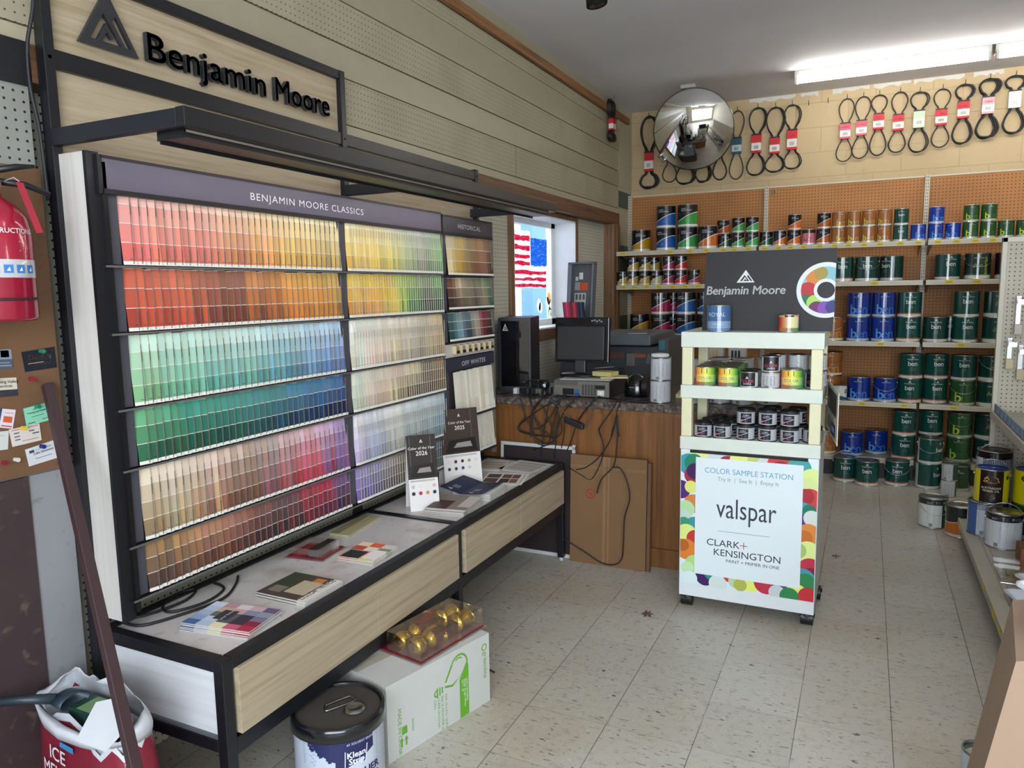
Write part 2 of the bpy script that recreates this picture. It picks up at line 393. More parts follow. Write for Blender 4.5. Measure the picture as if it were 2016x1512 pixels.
def part(name, mb, mats, parent, bevel=0, local=False, label=None):
    o = mb.build(name, mats, parent, bevel, local=local); CH.setdefault(parent, []).append(o)
    if label: o['label'] = label
    return o
ORD = ['first', 'second', 'third', 'fourth', 'fifth', 'sixth', 'seventh', 'eighth', 'ninth', 'tenth', 'eleventh', 'twelfth', 'thirteenth', 'fourteenth', 'fifteenth', 'sixteenth', 'seventeenth', 'eighteenth', 'nineteenth', 'twentieth', 'twenty-first', 'twenty-second', 'twenty-third', 'twenty-fourth', 'twenty-fifth', 'twenty-sixth', 'twenty-seventh', 'twenty-eighth', 'twenty-ninth', 'thirtieth', 'thirty-first', 'thirty-second', 'thirty-third', 'thirty-fourth']

# ================================================================== THE ROOM
ZC = 3.17; YB = 6.98
mb = MB(); mb.box(-2.35, 3.7, -1.92, 7.05, -.06, 0, '#b0a898'); struct('floor', mb, 'vinyl_tile')
mb = MB(); mb.box(-2.35, 3.7, -1.92, 7.05, ZC, ZC+.08, '#a0a0a0'); struct('ceiling', mb, 'ceiling_paint')
mb = MB(); mb.box(-2.35, 3.7, YB, YB+.12, 0, ZC, '#c0a87e'); struct('wall_back', mb, 'block_beige')
mb = MB(); mb.box(3.6, 3.7, -1.92, YB, 0, ZC, '#b8b2a4'); struct('wall_right', mb, 'plaster')
# front wall with the shop window opening
mb = MB()
for a in ((-2.2, -1.0, 0, ZC), (3.4, 3.6, 0, ZC), (-1.0, 3.4, 0, .4), (-1.0, 3.4, 2.6, ZC)): mb.box(a[0], a[1], -1.92, -1.82, a[2], a[3], '#b5afa0')
struct('wall_front', mb, 'plaster')
f = MB()
for x in (-1.0, .45, 1.9, 3.35): f.box(x, x+.05, -1.90, -1.84, .4, 2.6, '#8a8a88')
for z in (.4, 2.55): f.box(-1.0, 3.4, -1.90, -1.84, z, z+.05, '#8a8a88')
w2 = struct('window_2', f, 'satin')
g = MB(); g.box(-.95, 3.35, -1.875, -1.87, .45, 2.55, '#ffffff'); part('pane', g, 'window_glass', w2)
# left wall: cream plank and pegboard siding above, a shallow bay below it with the side window
mb = MB(); cr, cr2 = '#9d957d', '#a69e86'
mb.box(-2.35, -2.072, -1.9, 6.575, 2.215, ZC, '#6f674f')
for z0, z1, x1, m_, c in ((3.095, ZC, -2.062, 0, cr), (2.952, 3.03, -2.066, 1, cr), (2.765, 2.942, -2.056, 0, cr), (2.590, 2.762, -2.062, 1, cr), (2.452, 2.580, -2.056, 0, cr), (2.262, 2.449, -2.062, 1, cr), (2.213, 2.256, -2.060, 0, cr2)):
    mb.box(-2.075, x1, -1.9, 6.573, z0, z1, c, m_)
mb.box(-2.0725, -2.0605, 4.40, 4.403, 2.262, 2.449, '#6b634e')
struct('wall_left', mb, ['satin', 'peg_cream_y'])
mb = MB(); mb.box(-2.35, -2.06, 6.575, YB, 0, ZC, '#b0a88e'); struct('wall_left_corner', mb, 'block_side')['kind'] = 'structure'
mb = MB(); mb.box(-2.062, -2.035, -1.9, 6.83, 3.032, 3.088, '#8d6038'); struct('trim_1', mb, 'raw_wood_y', .003)
mb = MB(); mb.box(-2.2, -2.052, 1.31, 6.577, 2.112, 2.213, '#6a4a33'); struct('trim_2', mb, 'trim_wood_y', .003)
mb = MB(); mb.box(-2.16, -2.052, 6.42, 6.577, 0, 2.112, '#7a5a3e'); mb.box(-2.058, -2.046, 6.50, 6.577, 0, 2.112, '#6a4a33'); struct('trim_3', mb, 'trim_wood_z', .002)
# bay back with the window opening
wy0, wy1, wz0, wz1 = 4.50, 5.66, 1.25, 2.075
mb = MB()
for y0, y1, z0, z1 in ((1.31, wy0, 0, 2.2), (wy1, 6.43, 0, 2.2), (wy0, wy1, 0, wz0), (wy0, wy1, wz1, 2.2)): mb.box(-2.35, -2.15, y0, y1, z0, z1, '#c6c3b2')
struct('wall_left_bay', mb, 'peg_white_y')
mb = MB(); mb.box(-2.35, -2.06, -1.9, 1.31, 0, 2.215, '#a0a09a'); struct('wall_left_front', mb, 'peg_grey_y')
mb = MB(); mb.box(-2.064, -2.052, -1.0, 1.318, 2.10, 2.215, '#0f0f12'); struct('trim_4', mb, 'matte')
mb = MB(); mb.box(-2.062, -2.05, .9, 1.205, 0, 1.052, '#3a2a2c'); struct('wall_left_panel', mb, 'old_paint')
mb = MB(); mb.box(-2.063, -2.054, 1.205, 1.32, 0, 1.052, '#85868a'); struct('wall_left_strip', mb, 'grey_wall')
# side window
f = MB()
tw = '#7a5a3e'
for y0, y1, z0, z1 in ((wy0-.055, wy0, wz0-.075, wz1+.03), (wy1, wy1+.055, wz0-.075, wz1+.03), (wy0, wy1, wz0-.075, wz0-.002), (wy0, wy1, wz1, wz1+.03)): f.box(-2.152, -2.128, y0, y1, z0, z1, tw, 0)
wh = '#e4e8ea'
for y0, y1, z0, z1 in ((wy0, wy0+.012, wz0, wz1), (wy1-.012, wy1, wz0, wz1), (wy0, wy1, wz0, wz0+.012), (wy0, wy1, wz1-.012, wz1)): f.box(-2.345, -2.13, y0, y1, z0, z1, wh, 1)
for y0, y1, z0, z1 in ((wy0+.012, wy0+.05, wz0, wz1), (wy1-.09, wy1-.012, wz0, wz1), (wy0, wy1, wz0+.01, wz0+.06), (wy0, wy1, wz1-.05, wz1-.01)): f.box(-2.335, -2.305, y0, y1, z0, z1, wh, 1)
win = struct('window_1', f, ['trim_wood_z', 'satin'], .002)
g = MB(); g.box(-2.322, -2.318, wy0+.04, wy1-.08, wz0+.05, wz1-.04, '#ffffff'); part('pane', g, 'window_glass', win)
p = MB(); X = -2.316
def brush(y0, y1, z0, z1, c, wob=.006, dx=0.0):
    n_ = 14; v = [(X+dx, y0+(y1-y0)*i/n_, z1+random.uniform(-wob, wob)) for i in range(n_+1)] + [(X+dx, y0+(y1-y0)*i/n_, z0+random.uniform(-wob, wob)) for i in range(n_, -1, -1)]
    p.add(v, [tuple(range(len(v)))], c)
brush(4.62, 5.18, 1.555, 1.98, '#f2f2f6', .004); brush(5.18, 5.50, 1.555, 1.72, '#eef0f6', .004, .0)
for i, (z0, z1, y1) in enumerate(((1.905, 1.94, 5.17), (1.835, 1.87, 5.17), (1.775, 1.805, 5.17), (1.722, 1.752, 5.17), (1.655, 1.685, 5.48), (1.608, 1.632, 5.48), (1.562, 1.585, 5.48))): brush(4.62, y1, z0, z1, '#e0103a', .006, .001)
brush(5.185, 5.50, 1.724, 1.93, '#1556b8', .006, .001)
for cy, cz, r, c in ((5.53, 1.47, .035, '#f0a040'), (5.50, 1.44, .03, '#ffffff'), (5.56, 1.42, .03, '#ffffff'), (5.54, 1.36, .03, '#f4efe0'), (5.33, 1.42, .035, '#ffffff'), (5.36, 1.40, .03, '#ffffff'), (5.58, 1.34, .02, '#e9c9a0')):
    p.add([(X+.0015, cy+r*math.cos(t*PI/5)*(1+.2*(t % 2)), cz+1.5*r*math.sin(t*PI/5)) for t in range(10)], [tuple(range(10))], c)
for k in range(3): p.add([(X+.001, 5.47+.03*k, 1.30), (X+.001, 5.483+.03*k, 1.30), (X+.001, 5.55, 1.42), (X+.001, 5.54, 1.42)], [(0, 1, 2, 3)], '#7fb58a')
part('painted_flag', p, 'window_paint', win, label='hand-painted stars and stripes on the window glass')
# outside the side window
mb = MB(); mb.box(-60, -2.4, -40, 60, -.15, -.1, '#9a9a98'); tag(mb.build('pavement', 'matte'), kind='structure')
b_ = thing('building', 'blue sided building seen outside through the painted side window', 'building', (-9, 16, -.1))
mb = MB(); mb.box(-12, -7.6, 9, 18.0, -.1, 4.2, '#3f7cbc'); part('wall', mb, 'satin', b_)
mb = MB(); mb.box(-7.61, -7.56, 15.75, 16.35, -.1, 1.75, '#f4f4f4'); mb.box(-7.61, -7.56, 15.75, 16.35, 2.7, 3.1, '#f4f4f4'); part('door', mb, 'satin', b_)
# spackle along the top of the back wall
mb = MB()
for x0, x1 in ((-1.0, -.62), (-.58, -.44), (-.33, -.05), (-.02, .25), (.27, .62), (.68, .88)):
    n_ = 9; v = [(x0+(x1-x0)*i/n_, YB-.001, ZC-.004) for i in range(n_+1)] + [(x0+(x1-x0)*i/n_, YB-.001, ZC-.02-random.uniform(0, .025)) for i in range(n_, -1, -1)]
    mb.add(v, [tuple(range(len(v)))], '#c9c6c0')
struct('trim_5', mb, 'matte')

# ================================================================== CEILING THINGS
def fixture(x0, x1, y, label):
    t = thing('fluorescent_light', label, 'ceiling light', ((x0+x1)/2, y, ZC-.07), 0, 'bare tube ceiling lights')
    mb = MB(); mb.box(x0-.03, x1+.03, y-.055, y+.055, ZC-.052, ZC-.001, '#c2c2bc'); mb.box(x0-.03, x1+.03, y-.03, y+.03, ZC-.062, ZC-.05, '#b8b8b2'); part('housing', mb, 'satin', t, .003)
    for x in (x0-.025, x1+.008): mb = MB(); mb.box(x, x+.017, y-.075, y-.035, ZC-.105, ZC-.045, '#d8d8d2'); part('tube_holder', mb, 'satin', t, .002)
    mb = MB(); mb.cyl((x0-.005, y-.055, ZC-.083), .0165, x1-x0+.01, '#ffffff', 'x', 16); part('tube', mb, 'glow_tube', t)
fixture(-.54, .68, 6.31, 'long bare tube light on the ceiling above the back shelves, left one')
fixture(.76, 1.98, 6.31, 'bare tube light at the right edge of view, end to end with the longer one')
fixture(.4, 1.62, 1.6, 'bare tube ceiling light over the near aisle, behind the camera')  # this and the next two fixtures are added out of view as room light
fixture(-1.2, .02, -.6, 'bare tube ceiling light near the shop window, left of two')
fixture(1.6, 2.82, -.6, 'bare tube ceiling light near the shop window, right of two')
t = thing('spotlight', 'black cylindrical ceiling spotlight cut off at the top of the picture', 'ceiling light', (-1.04, 3.02, 2.685))
mb = MB(); mb.lathe([(.0, .0), (.034, .0), (.036, .012), (.044, .0), (.046, .03), (.046, .11), (.03, .13), (.0, .13)], ['#151517']*7, 28, 0, lambda x, y, z: (-1.04+x*.97, 3.02+y, 2.685+z+x*.18)); part('lamp_head', mb, 'satin', t)
mb = MB(); mb.tube([(-1.04, 3.02, 2.80), (-1.03, 3.02, 2.9), (-1.03, 3.02, ZC)], .009, '#151517', 8); mb.cyl((-1.03, 3.02, ZC-.02), .05, .02, '#151517'); part('stem', mb, 'satin', t)

# convex safety mirror
t = thing('safety_mirror', 'round convex mirror hanging from the ceiling in front of the drive belts', 'mirror', (-1.32, 6.2, 2.80))
def mframe():
    nrm = Vector((.13, -1, -.40)).normalized(); a = nrm.cross(Vector((0, 0, 1))).normalized(); b = a.cross(nrm); return nrm, a, b
nrm, ma, mb_ = mframe(); c0 = Vector((-1.32, 6.2, 2.80))
mx_ = lambda x, y, z: tuple(c0 + ma*x + mb_*y + nrm*z)
R0 = .315; dz = .075
mb = MB(); mb.lathe([(R0*k/14, dz*(1-(k/14)**2)) for k in range(14, -1, -1)], '#ffffff', 64, 0, mx_); part('mirror_face', mb, 'mirror_glass', t)
mb = MB(); mb.lathe([(R0, .004), (R0+.006, .002), (R0+.006, -.014), (R0, -.016), (0, -.02)], '#8d8f8c', 64, 0, mx_); part('rim', mb, 'metal', t)
mb = MB(); mb.box(-1.42, -1.33, 6.24, 6.30, ZC-.12, ZC-.03, '#0d0d0e'); mb.box(-1.435, -1.315, 6.23, 6.31, ZC-.03, ZC-.001, '#b9b9b6'); mb.cyl((-1.375, 6.225, ZC-.08), .028, .02, '#1a1a1b', 'y'); mb.tube([(-1.375, 6.26, ZC-.1), (-1.35, 6.3, 2.95), (-1.33, 6.22, 2.82)], .011, '#101010', 8); part('bracket', mb, 'satin', t, .002)
mb = MB()
for q in (-.6, -.75): mb.tube([tuple(c0+ma*(.30*math.cos(q+PI*.0))+mb_*(.30*math.sin(q))), tuple(c0+ma*(.345*math.cos(q))+mb_*(.345*math.sin(q)))], .012, '#d6d6d2', 8)
part('clip', mb, 'metal', t)

# ================================================================== DRIVE BELTS ON WALL HOOKS
def belt(xt, zt, xb, zb, s0, s1, strands, thick, sleeve, desc, plane='back', colr='#141416', hook=True, w=.062, group='drive belts on the wall hooks'):
    """a long rubber belt twisted into a figure of eight, pinched by a card sleeve"""
    Lz = zt-zb; xm = (xt+xb)/2; zs = (s0+s1)/2
    if plane == 'back': P = lambda a, z, d: (a, YB-.02-d, z)
    else: P = lambda a, z, d: (-2.035+d, a, z)
    t = thing('drive_belt', desc, 'belt', P(xb, zb, 0), 0, group)
    mb = MB()
    for k in range(strands):
        o = (k-(strands-1)/2)*.012; d = .006+k*.007; ww = w*(1+.10*k)
        pts = []
        n1 = 9
        for i in range(n1+1):                      # upper loop
            a = PI*(-.5 + i/n1)*1.0; u = i/n1
        h1 = zt-s1; h2 = s0-zb
        rt = [(ww*.50, zt-.10*h1), (ww*.78, zt-.38*h1), (ww*.60, zt-.72*h1), (.024, s1+.01), (.020, (s0+s1)/2), (.024, s0-.01), (ww*.60, zb+.72*h2), (ww*.82, zb+.38*h2), (ww*.55, zb+.10*h2)]
        cx_ = lambda z: xb+(xt-xb)*(z-zb)/(zt-zb)
        top = [(xt+o*.3, zt-.006*k)] + [(cx_(z)+a+o*.6, z) for a, z in rt] + [(xb+o, zb+.004*k)] + [(cx_(z)-a+o*.6, z) for a, z in rt[::-1]]
        mb.tube([P(a, z, d) for a, z in top], thick, colr, 6, 0, True, 3)
    part('belt_loop', mb, 'rubber', t)
    if sleeve:
        kind = sleeve; h = s1-s0; top_c, bot_c = {'red': ('#c8242f', '#dcd8d0'), 'pink': ('#d85868', '#e2dcda'), 'teal': ('#155a66', '#b9c2c0'), 'green': ('#b9cdb0', '#dcdccf'), 'pale': ('#dba0a8', '#e4e0de'), 'white': ('#dcdcda', '#e4e4e2')}[kind]
        sm = MB(); d = .02+.007*strands; hw = .040
        def Q(a0, a1, z0, z1, c, dd): sm.add([P(a0, z0, dd), P(a1, z0, dd), P(a1, z1, dd), P(a0, z1, dd), P(a0, z0, .002), P(a1, z0, .002), P(a1, z1, .002), P(a0, z1, .002)], [(0, 1, 2, 3), (4, 7, 6, 5), (0, 4, 5, 1), (2, 6, 7, 3), (0, 3, 7, 4), (1, 5, 6, 2)], c)
        Q(xm-hw, xm+hw, s0, s0+h*.12, top_c if kind != 'white' else bot_c, d); Q(xm-hw, xm+hw, s0+h*.12, s0+h*.52, bot_c, d); Q(xm-hw, xm+hw, s0+h*.52, s0+h*.92, top_c, d); Q(xm-hw, xm+hw, s0+h*.92, s1, '#26262a', d)
        tx = lambda zz: (lambda x, y, z: P(xm+x, zz+y, d+.001)) if plane == 'back' else (lambda x, y, z: P(xm+x, zz+y, d+.001))
        if kind in ('red', 'pink', 'pale', 'teal'): sm.text('V-Belt', .022, '#f4eeee' if kind != 'pale' else '#b85060', tx(s0+h*.63), bold=.01)
        for i in range(9): a = xm-.018+.0042*i; sm.add([P(a, s0+h*.2, d+.001), P(a+.0016, s0+h*.2, d+.001), P(a+.0016, s0+h*.38, d+.001), P(a, s0+h*.38, d+.001)], [(0, 1, 2, 3)], '#2a4a3a' if kind != 'white' else '#7a7a7a')
        part('card_sleeve', sm, 'print', t)
    if hook:
        hk = MB(); hk.tube([P(xt, zt+.008, -.018), P(xt, zt+.008, .035), P(xt, zt+.03, .045)] if plane == 'back' else [P(xt, zt+.008, -.02), P(xt, zt+.008, .035), P(xt, zt+.03, .045)], .0028, '#6a665e', 6)
        tag(hk.build('wall_hook', 'metal'), 'wire hook of the ' + ' '.join(desc.replace('drive ', '').replace('thick ', '').replace('thin ', '').split()[:12]), 'hook', 'wall hooks for belts')
B = [(-1.881, 3.117, -1.884, 2.469, 2.62, 2.80, 3, .010, 'red', 'thick black triple drive belt nearest the corner, left of the mirror', .068),
 (-1.697, 3.06, -1.691, 2.510, 2.68, 2.84, 1, .005, None, 'thin black drive belt hanging behind the mirror, leftmost of those showing below', .060),
 (-1.554, 3.06, -1.546, 2.480, 2.66, 2.84, 3, .006, None, 'black multi-strand drive belt showing below the middle of the mirror', .07),
 (-1.395, 3.06, -1.385, 2.485, 2.68, 2.84, 3, .006, None, 'black double drive belt showing below the right of the mirror', .055),
 (-1.248, 3.06, -1.237, 2.497, 2.68, 2.85, 1, .007, None, 'single black drive belt half hidden by the right rim of the mirror', .055),
 (-1.092, 3.076, -1.096, 2.491, 2.71, 2.85, 1, .006, 'teal', 'brown drive belt with a teal sleeve just right of the mirror', .055),
 (-.920, 3.082, -.933, 2.511, 2.70, 2.86, 2, .0065, 'red', 'black double drive belt with red sleeve, second to the right of the mirror', .065),
 (-.775, 3.069, -.774, 2.526, 2.68, 2.82, 2, .0065, 'red', 'black double drive belt with two red sleeves, third right of the mirror', .068),
 (-.640, 3.074, -.628, 2.540, 2.70, 2.87, 2, .0055, 'red', 'last black drive belt before the empty stretch of wall', .060),
 (-.214, 3.072, -.226, 2.568, 2.75, 2.88, 1, .005, 'pink', 'thin black drive belt with pink sleeve, first after the empty stretch', .056),
 (-.091, 3.073, -.105, 2.582, 2.765, 2.888, 1, .0055, 'pink', 'thin black drive belt with pink sleeve, second after the empty stretch', .056),
 (.026, 3.071, .028, 2.595, 2.80, 2.928, 1, .006, 'red', 'thin black drive belt with red sleeve, third after the empty stretch', .056),
 (.176, 3.076, .166, 2.606, 2.775, 2.905, 1, .006, 'red', 'thin black drive belt with red sleeve, under the middle of the tube light', .056),
 (.315, 3.059, .319, 2.592, 2.78, 2.918, 2, .0055, 'green', 'black drive belt with a pale green sleeve', .058),
 (.473, 3.062, .472, 2.617, 2.785, 2.912, 1, .0055, 'red', 'thin black drive belt with red sleeve, just right of the pale green one', .056),
 (.624, 3.077, .617, 2.630, 2.82, 2.955, 2, .007, 'red', 'black double drive belt with a deep red sleeve over a pink one', .056),
 (.787, 3.098, .778, 2.655, 2.835, 2.965, 3, .0075, 'pale', 'thick black drive belt with a faded pink and white sleeve', .056),
 (.953, 3.098, .955, 2.674, 2.86, 2.99, 2, .0075, 'white', 'black drive belt with a plain white sleeve at the right edge', .058)]
for q in B: belt(q[0], q[1], q[2], q[3], q[4], q[5], q[6], q[7], q[8], q[9], colr='#3a2a22' if 'brown' in q[9] else '#141416', w=q[10]*1.32)
belt(6.234, 3.126, 6.249, 2.791, 2.875, 2.975, 3, .009, 'red', 'small bundled black drive belt hanging on the left wall siding', 'left', w=.085)
for x in (-.51, -.36):
    hk = MB(); hk.tube([(x, YB, 3.06), (x, YB-.05, 3.06), (x, YB-.055, 3.09)], .0028, '#5a564e', 6)
    tag(hk.build('wall_hook', 'metal'), 'empty wire wall hook, %s of the two in the gap between belt groups' % ('left' if x < -.4 else 'right'), 'hook', 'wall hooks for belts')

# ================================================================== PAINT CHIP DISPLAY
BK = '#121319'; XP = -2.045; Y0 = 1.33; Y1 = 2.585; Y2 = 3.79
D = thing('paint_chip_display', 'tall black framed paint colour display with wood panels and lettered sign board', 'display rack', (XP, Y0, 0))
mb = MB()
for y, zt in ((Y0, 2.6), (Y1, 2.455), (Y2-.03, 2.215)): mb.box(XP-.0, XP+.035, y, y+.03, 0, zt, BK)
for a in ((Y0, Y1+.03, 2.42, 2.455), (Y0, Y2, 2.155, 2.205)): mb.box(XP-.001, XP+.030, a[0]+.001, a[1]-.001, a[2], a[3], BK)
part('frame', mb, 'powder', D, .002)
for y0, y1, z0, z1 in ((Y0+.03, Y1, 2.20, 2.42), (Y0+.03, Y1, .6, 2.156), (Y1+.03, Y2-.03, .6, 2.156)):
    mb = MB(); mb.box(XP-.0, XP+.012, y0, y1, z0, z1, '#c0b091'); part('backing_panel', mb, 'ash_y', D)
mb = MB()
for y in (Y0+.015, Y1+.015, Y2-.015): mb.cyl((XP+.035, y, 2.18), .005, .002, '#08080a', 'x', 10)
part('bolt', mb, 'metal', D)
# raised sign lettering
for wd_, y_, w_ in (('Benjamin', 1.655, .492), ('Moore', 2.198, .305)):
    mb = MB(); mb.text(wd_, .118, '#2a2b2f', lambda x, y, z: (XP+.030+z, y_+x, 2.252+y), 'LEFT', .018, .008, w=w_); part('sign_word', mb, 'powder', D, label=f'raised black word {wd_}')
mb = MB(); mb.flat(peak(.19, .165, .006), '#2a2b2f', lambda x, y, z: (XP+.030+z, 1.528+x, 2.246+y)); part('mountain_mark', mb, 'powder', D, label='raised black mountain shaped mark')
# canopy
mb = MB(); xf_ = -1.505; zc0, zc1 = 1.945, 1.99
for y, x0 in ((Y0, XP+.03), (Y1-.0, XP+.03), (3.69, XP+.03)): mb.box(x0, xf_-.03, y, y+.022, zc0, zc1, '#1a1d24')
mb.box(xf_-.03, xf_, Y0, 3.712, zc0, zc1+.002, '#17181c')
part('canopy_frame', mb, 'powder', D, .002)
mb = MB(); mb.box(xf_-.135, xf_-.032, Y0+.03, 3.68, 1.925, 1.965, '#17181c'); mb.box(xf_-.037, xf_-.031, Y0+.03, 3.68, 1.938, 1.944, '#8a8076'); mb.box(xf_-.1255, xf_-.1235, Y0+.03, 3.68, 1.9165, 1.926, '#17181c'); part('light_housing', mb, 'powder', D)
mb = MB(); mb.add([(xf_-.1262, Y0+.1, 1.9243), (xf_-.1372, Y0+.1, 1.9326), (xf_-.1372, 3.62, 1.9326), (xf_-.1262, 3.62, 1.9243)], [(0, 1, 2, 3)], '#ffffff'); part('light_strip', mb, 'glow_led', D)
# side gable of the chip rack
mb = MB(); mb.box(XP+.005, -1.905, Y0+.015, Y0+.032, .60, 1.925, '#d0ccc8'); part('side_panel', mb, 'ash_white_z', D, .001)
mb = MB(); mb.box(-1.905, -1.893, Y0+.010, Y0+.048, .60, 1.925, '#131318'); mb.box(-1.90, -1.885, Y0+.045, Y0+.06, .62, 1.9, '#0d0d12'); part('edge_strip', mb, 'powder', D)
# header boards
XH = -1.885
mb = MB(); mb.box(XH-.02, XH, 1.375, 3.155, 1.828, 1.912, '#5d5766'); mb.box(XH-.022, XH+.003, 1.375, 3.155, 1.910, 1.918, '#111115'); mb.box(XH-.022, XH+.003, 1.375, 3.155, 1.815, 1.829, '#111115'); mb.box(XH-.022, XH+.003, 1.365, 1.378, 1.815, 1.918, '#111115')
mb.text('BENJAMIN MOORE CLASSICS', .034, '#e6e2e8', on_yz(XH+.002, 1.915, 1.853), 'LEFT', 0, 0, space=1.15, w=.62)
part('header_board', mb, 'satin', D, label='dark violet header reading BENJAMIN MOORE CLASSICS')
mb = MB(); mb.box(XH-.02, XH, 3.175, 3.70, 1.828, 1.905, '#33323a'); mb.box(XH-.022, XH+.003, 3.165, 3.70, 1.903, 1.911, '#111115'); mb.box(XH-.022, XH+.003, 3.165, 3.70, 1.815, 1.829, '#111115'); mb.text('HISTORICAL', .032, '#c9c6cc', on_yz(XH+.002, 3.32, 1.853), 'LEFT', 0, 0, space=1.15, w=.24)
part('header_board', mb, 'satin', D, label='dark header reading HISTORICAL')
mb = MB(); mb.box(XH-.02, XH, 3.175, 3.695, 1.135, 1.20, '#2f3040'); mb.text('OFF WHITES', .034, '#dcdce2', on_yz(XH+.002, 3.325, 1.153), 'LEFT', 0, 0, space=1.15, w=.26)
part('header_board', mb, 'satin', D, label='dark header reading OFF WHITES')
ROWS = [(1.625, 1.85), (1.437, 1.617), (1.222, 1.428), (1.047, 1.213), (.822, 1.037), (.662, .812)]
mb = MB(); G = '#46454f'
mb.box(XP+.012, -1.91, 1.39, 3.70, .66, 1.83, '#2a2a31')
for z0, z1 in ROWS:
    for y0, y1 in ((1.378, 1.425), (2.375, 2.425), (3.165, 3.21)) if z0 > 1.3 or z0 < 1.3 else (): mb.box(-1.91, -1.896, y0, y1, z0, z1, G)
mb.box(-1.91, -1.888, 3.695, 3.715, .62, 1.905, '#6b655c')
part('rack_body', mb, 'satin', D)
for z0, z1 in ROWS:
    mb = MB(); mb.box(-1.905, -1.880, 1.365, 3.16, z0-.009, z0-.004, '#1a1a1e'); mb.box(-1.8805, -1.879, 1.365, 3.16, z0-.009, z0-.003, '#5d5b58'); part('pocket_ledge', mb, 'satin', D)
HR = [(1.620, 1.815), (1.447, 1.607), (1.285, 1.432)]; OR_ = [(.882, 1.125), (.665, .872)]
for z0, z1 in HR+OR_:
    mb = MB(); mb.box(-1.905, -1.878, 3.18, 3.70, z0-.010, z0-.004, '#1a1a1e'); part('pocket_ledge', mb, 'satin', D)
mb = MB(); mb.box(XH-.03, XH, 3.175, 3.70, 1.205, 1.272, '#bdb9ae')
mb.box(XH-.03, XH+.001, 3.175, 3.70, 1.272, 1.282, '#15151a')
for k in range(7):
    y = 3.245+.064*k; mb.box(XH, XH+.014, y, y+.042, 1.222, 1.236, '#17171b'); mb.box(XH, XH+.010, y, y+.042, 1.236, 1.256, '#8d8a84'); mb.box(XH, XH+.02, y-.006, y-.002, 1.22, 1.262, '#c9b48a'); mb.box(XH, XH+.0005, y, y+.04, 1.262, 1.265, '#6a6a6a')
part('sample_tray', mb, 'satin', D, label='white tray of small fan clips in black slots')

# chip colours per row: (upper shade keys, lower shade keys) from left to right
LB = [(['#e8a79c', '#efae9a', '#f2bf9c', '#f4cf98', '#f6dda0', '#f8e6ac'], ['#dd5548', '#e2695a', '#e57e52', '#e79a3c', '#d9a23c', '#bda058'], 4),
 (['#d3543c', '#e2683e', '#9a5a48', '#dd8238', '#e3a03a', '#c79d48'], ['#bf3826', '#cf4a22', '#5e2a26', '#b9571e', '#ec8420', '#86652f'], 3),
 (['#b4d6bb', '#b9e0cc', '#bdd8cc', '#b9dfe0', '#b5d6e4', '#a9c6e6'], ['#5f9a6a', '#4aa88c', '#55a896', '#4a98a6', '#5a92bc', '#5877b6'], 4),
 (['#58a56c', '#2f9a7c', '#3a8f82', '#3d8a8c', '#3f83b0', '#3a66a8'], ['#1f6440', '#0f4c38', '#0e5348', '#10434e', '#153a6a', '#131f4a'], 3),
 (['#d6c6ac', '#d9c3aa', '#dcb8a6', '#b89a82', '#b7a0a0', '#dca0a6', '#d6a8c6', '#a88cc0'], ['#8c7a5a', '#ad8a58', '#a2604a', '#70442e', '#8a5058', '#cc2c36', '#b02a58', '#7a58a0'], 4),
 (['#86643f', '#c18848', '#b0705a', '#8f4a38', '#5a4a4a', '#a83040', '#c02840', '#74508a'], ['#52382a', '#6f4228', '#6a3226', '#4a2422', '#33262a', '#9a1c2a', '#6a1c3c', '#32264e'], 3)]
RB = [(['#f4e6a2', '#f6df96', '#ecdcae', '#d8dab8', '#cfd6c6', '#9fd080'], ['#dda92e', '#ecb92a', '#dcc22c', '#98b064', '#82826a', '#58a83c'], 4),
 (['#e2bb3a', '#eebb1e', '#d8b030', '#98c048', '#808a6c', '#6fae58'], ['#c9862e', '#e58a1a', '#e4ba10', '#3f9a2e', '#3c4440', '#35683a'], 3),
 (['#dfe3d6', '#e8dfcc', '#e8d8c2', '#dfd2bc', '#cfbc9e', '#cfac70'], ['#c2d2bc', '#e0bfae', '#d8c28a', '#988a78', '#a08e68', '#b58c46'], 4),
 (['#d6dccc', '#dfd2b4', '#dfbfac', '#dfcc98', '#80705e', '#a07034'], ['#b6c0a4', '#dfa594', '#cfb464', '#54463a', '#634b30', '#71491a'], 3),
 (['#d6d2dc', '#cfd0da', '#dedad2', '#c6d0d4', '#c3cbd0', '#9cb8c6'], ['#a898c2', '#8392ba', '#a8a898', '#88989a', '#6a8890', '#527892'], 4),
 (['#9080ba', '#8a84a8', '#a08e7c', '#847a5c', '#7c8478', '#3f6078'], ['#6252a0', '#55507a', '#625a42', '#544a34', '#4a5450', '#1c3450'], 3)]
def keyc(keys, u):
    u = max(0, min(.9999, u))*(len(keys)-1); i = int(u); return mix(hx(keys[i]), hx(keys[i+1]), u-i)
def soft(c):
    g = .3*c[0]+.6*c[1]+.1*c[2]; return tuple(max(0, min(1, 1.0*(v*.78+g*.22)+.015)) for v in c)
def jit(c, a, rnd): k = 1+rnd.uniform(-a, a); h = rnd.uniform(-a, a)*.25; return tuple(max(0, min(1, v*k + (h if i == 0 else -h if i == 2 else 0))) for i, v in enumerate(c))
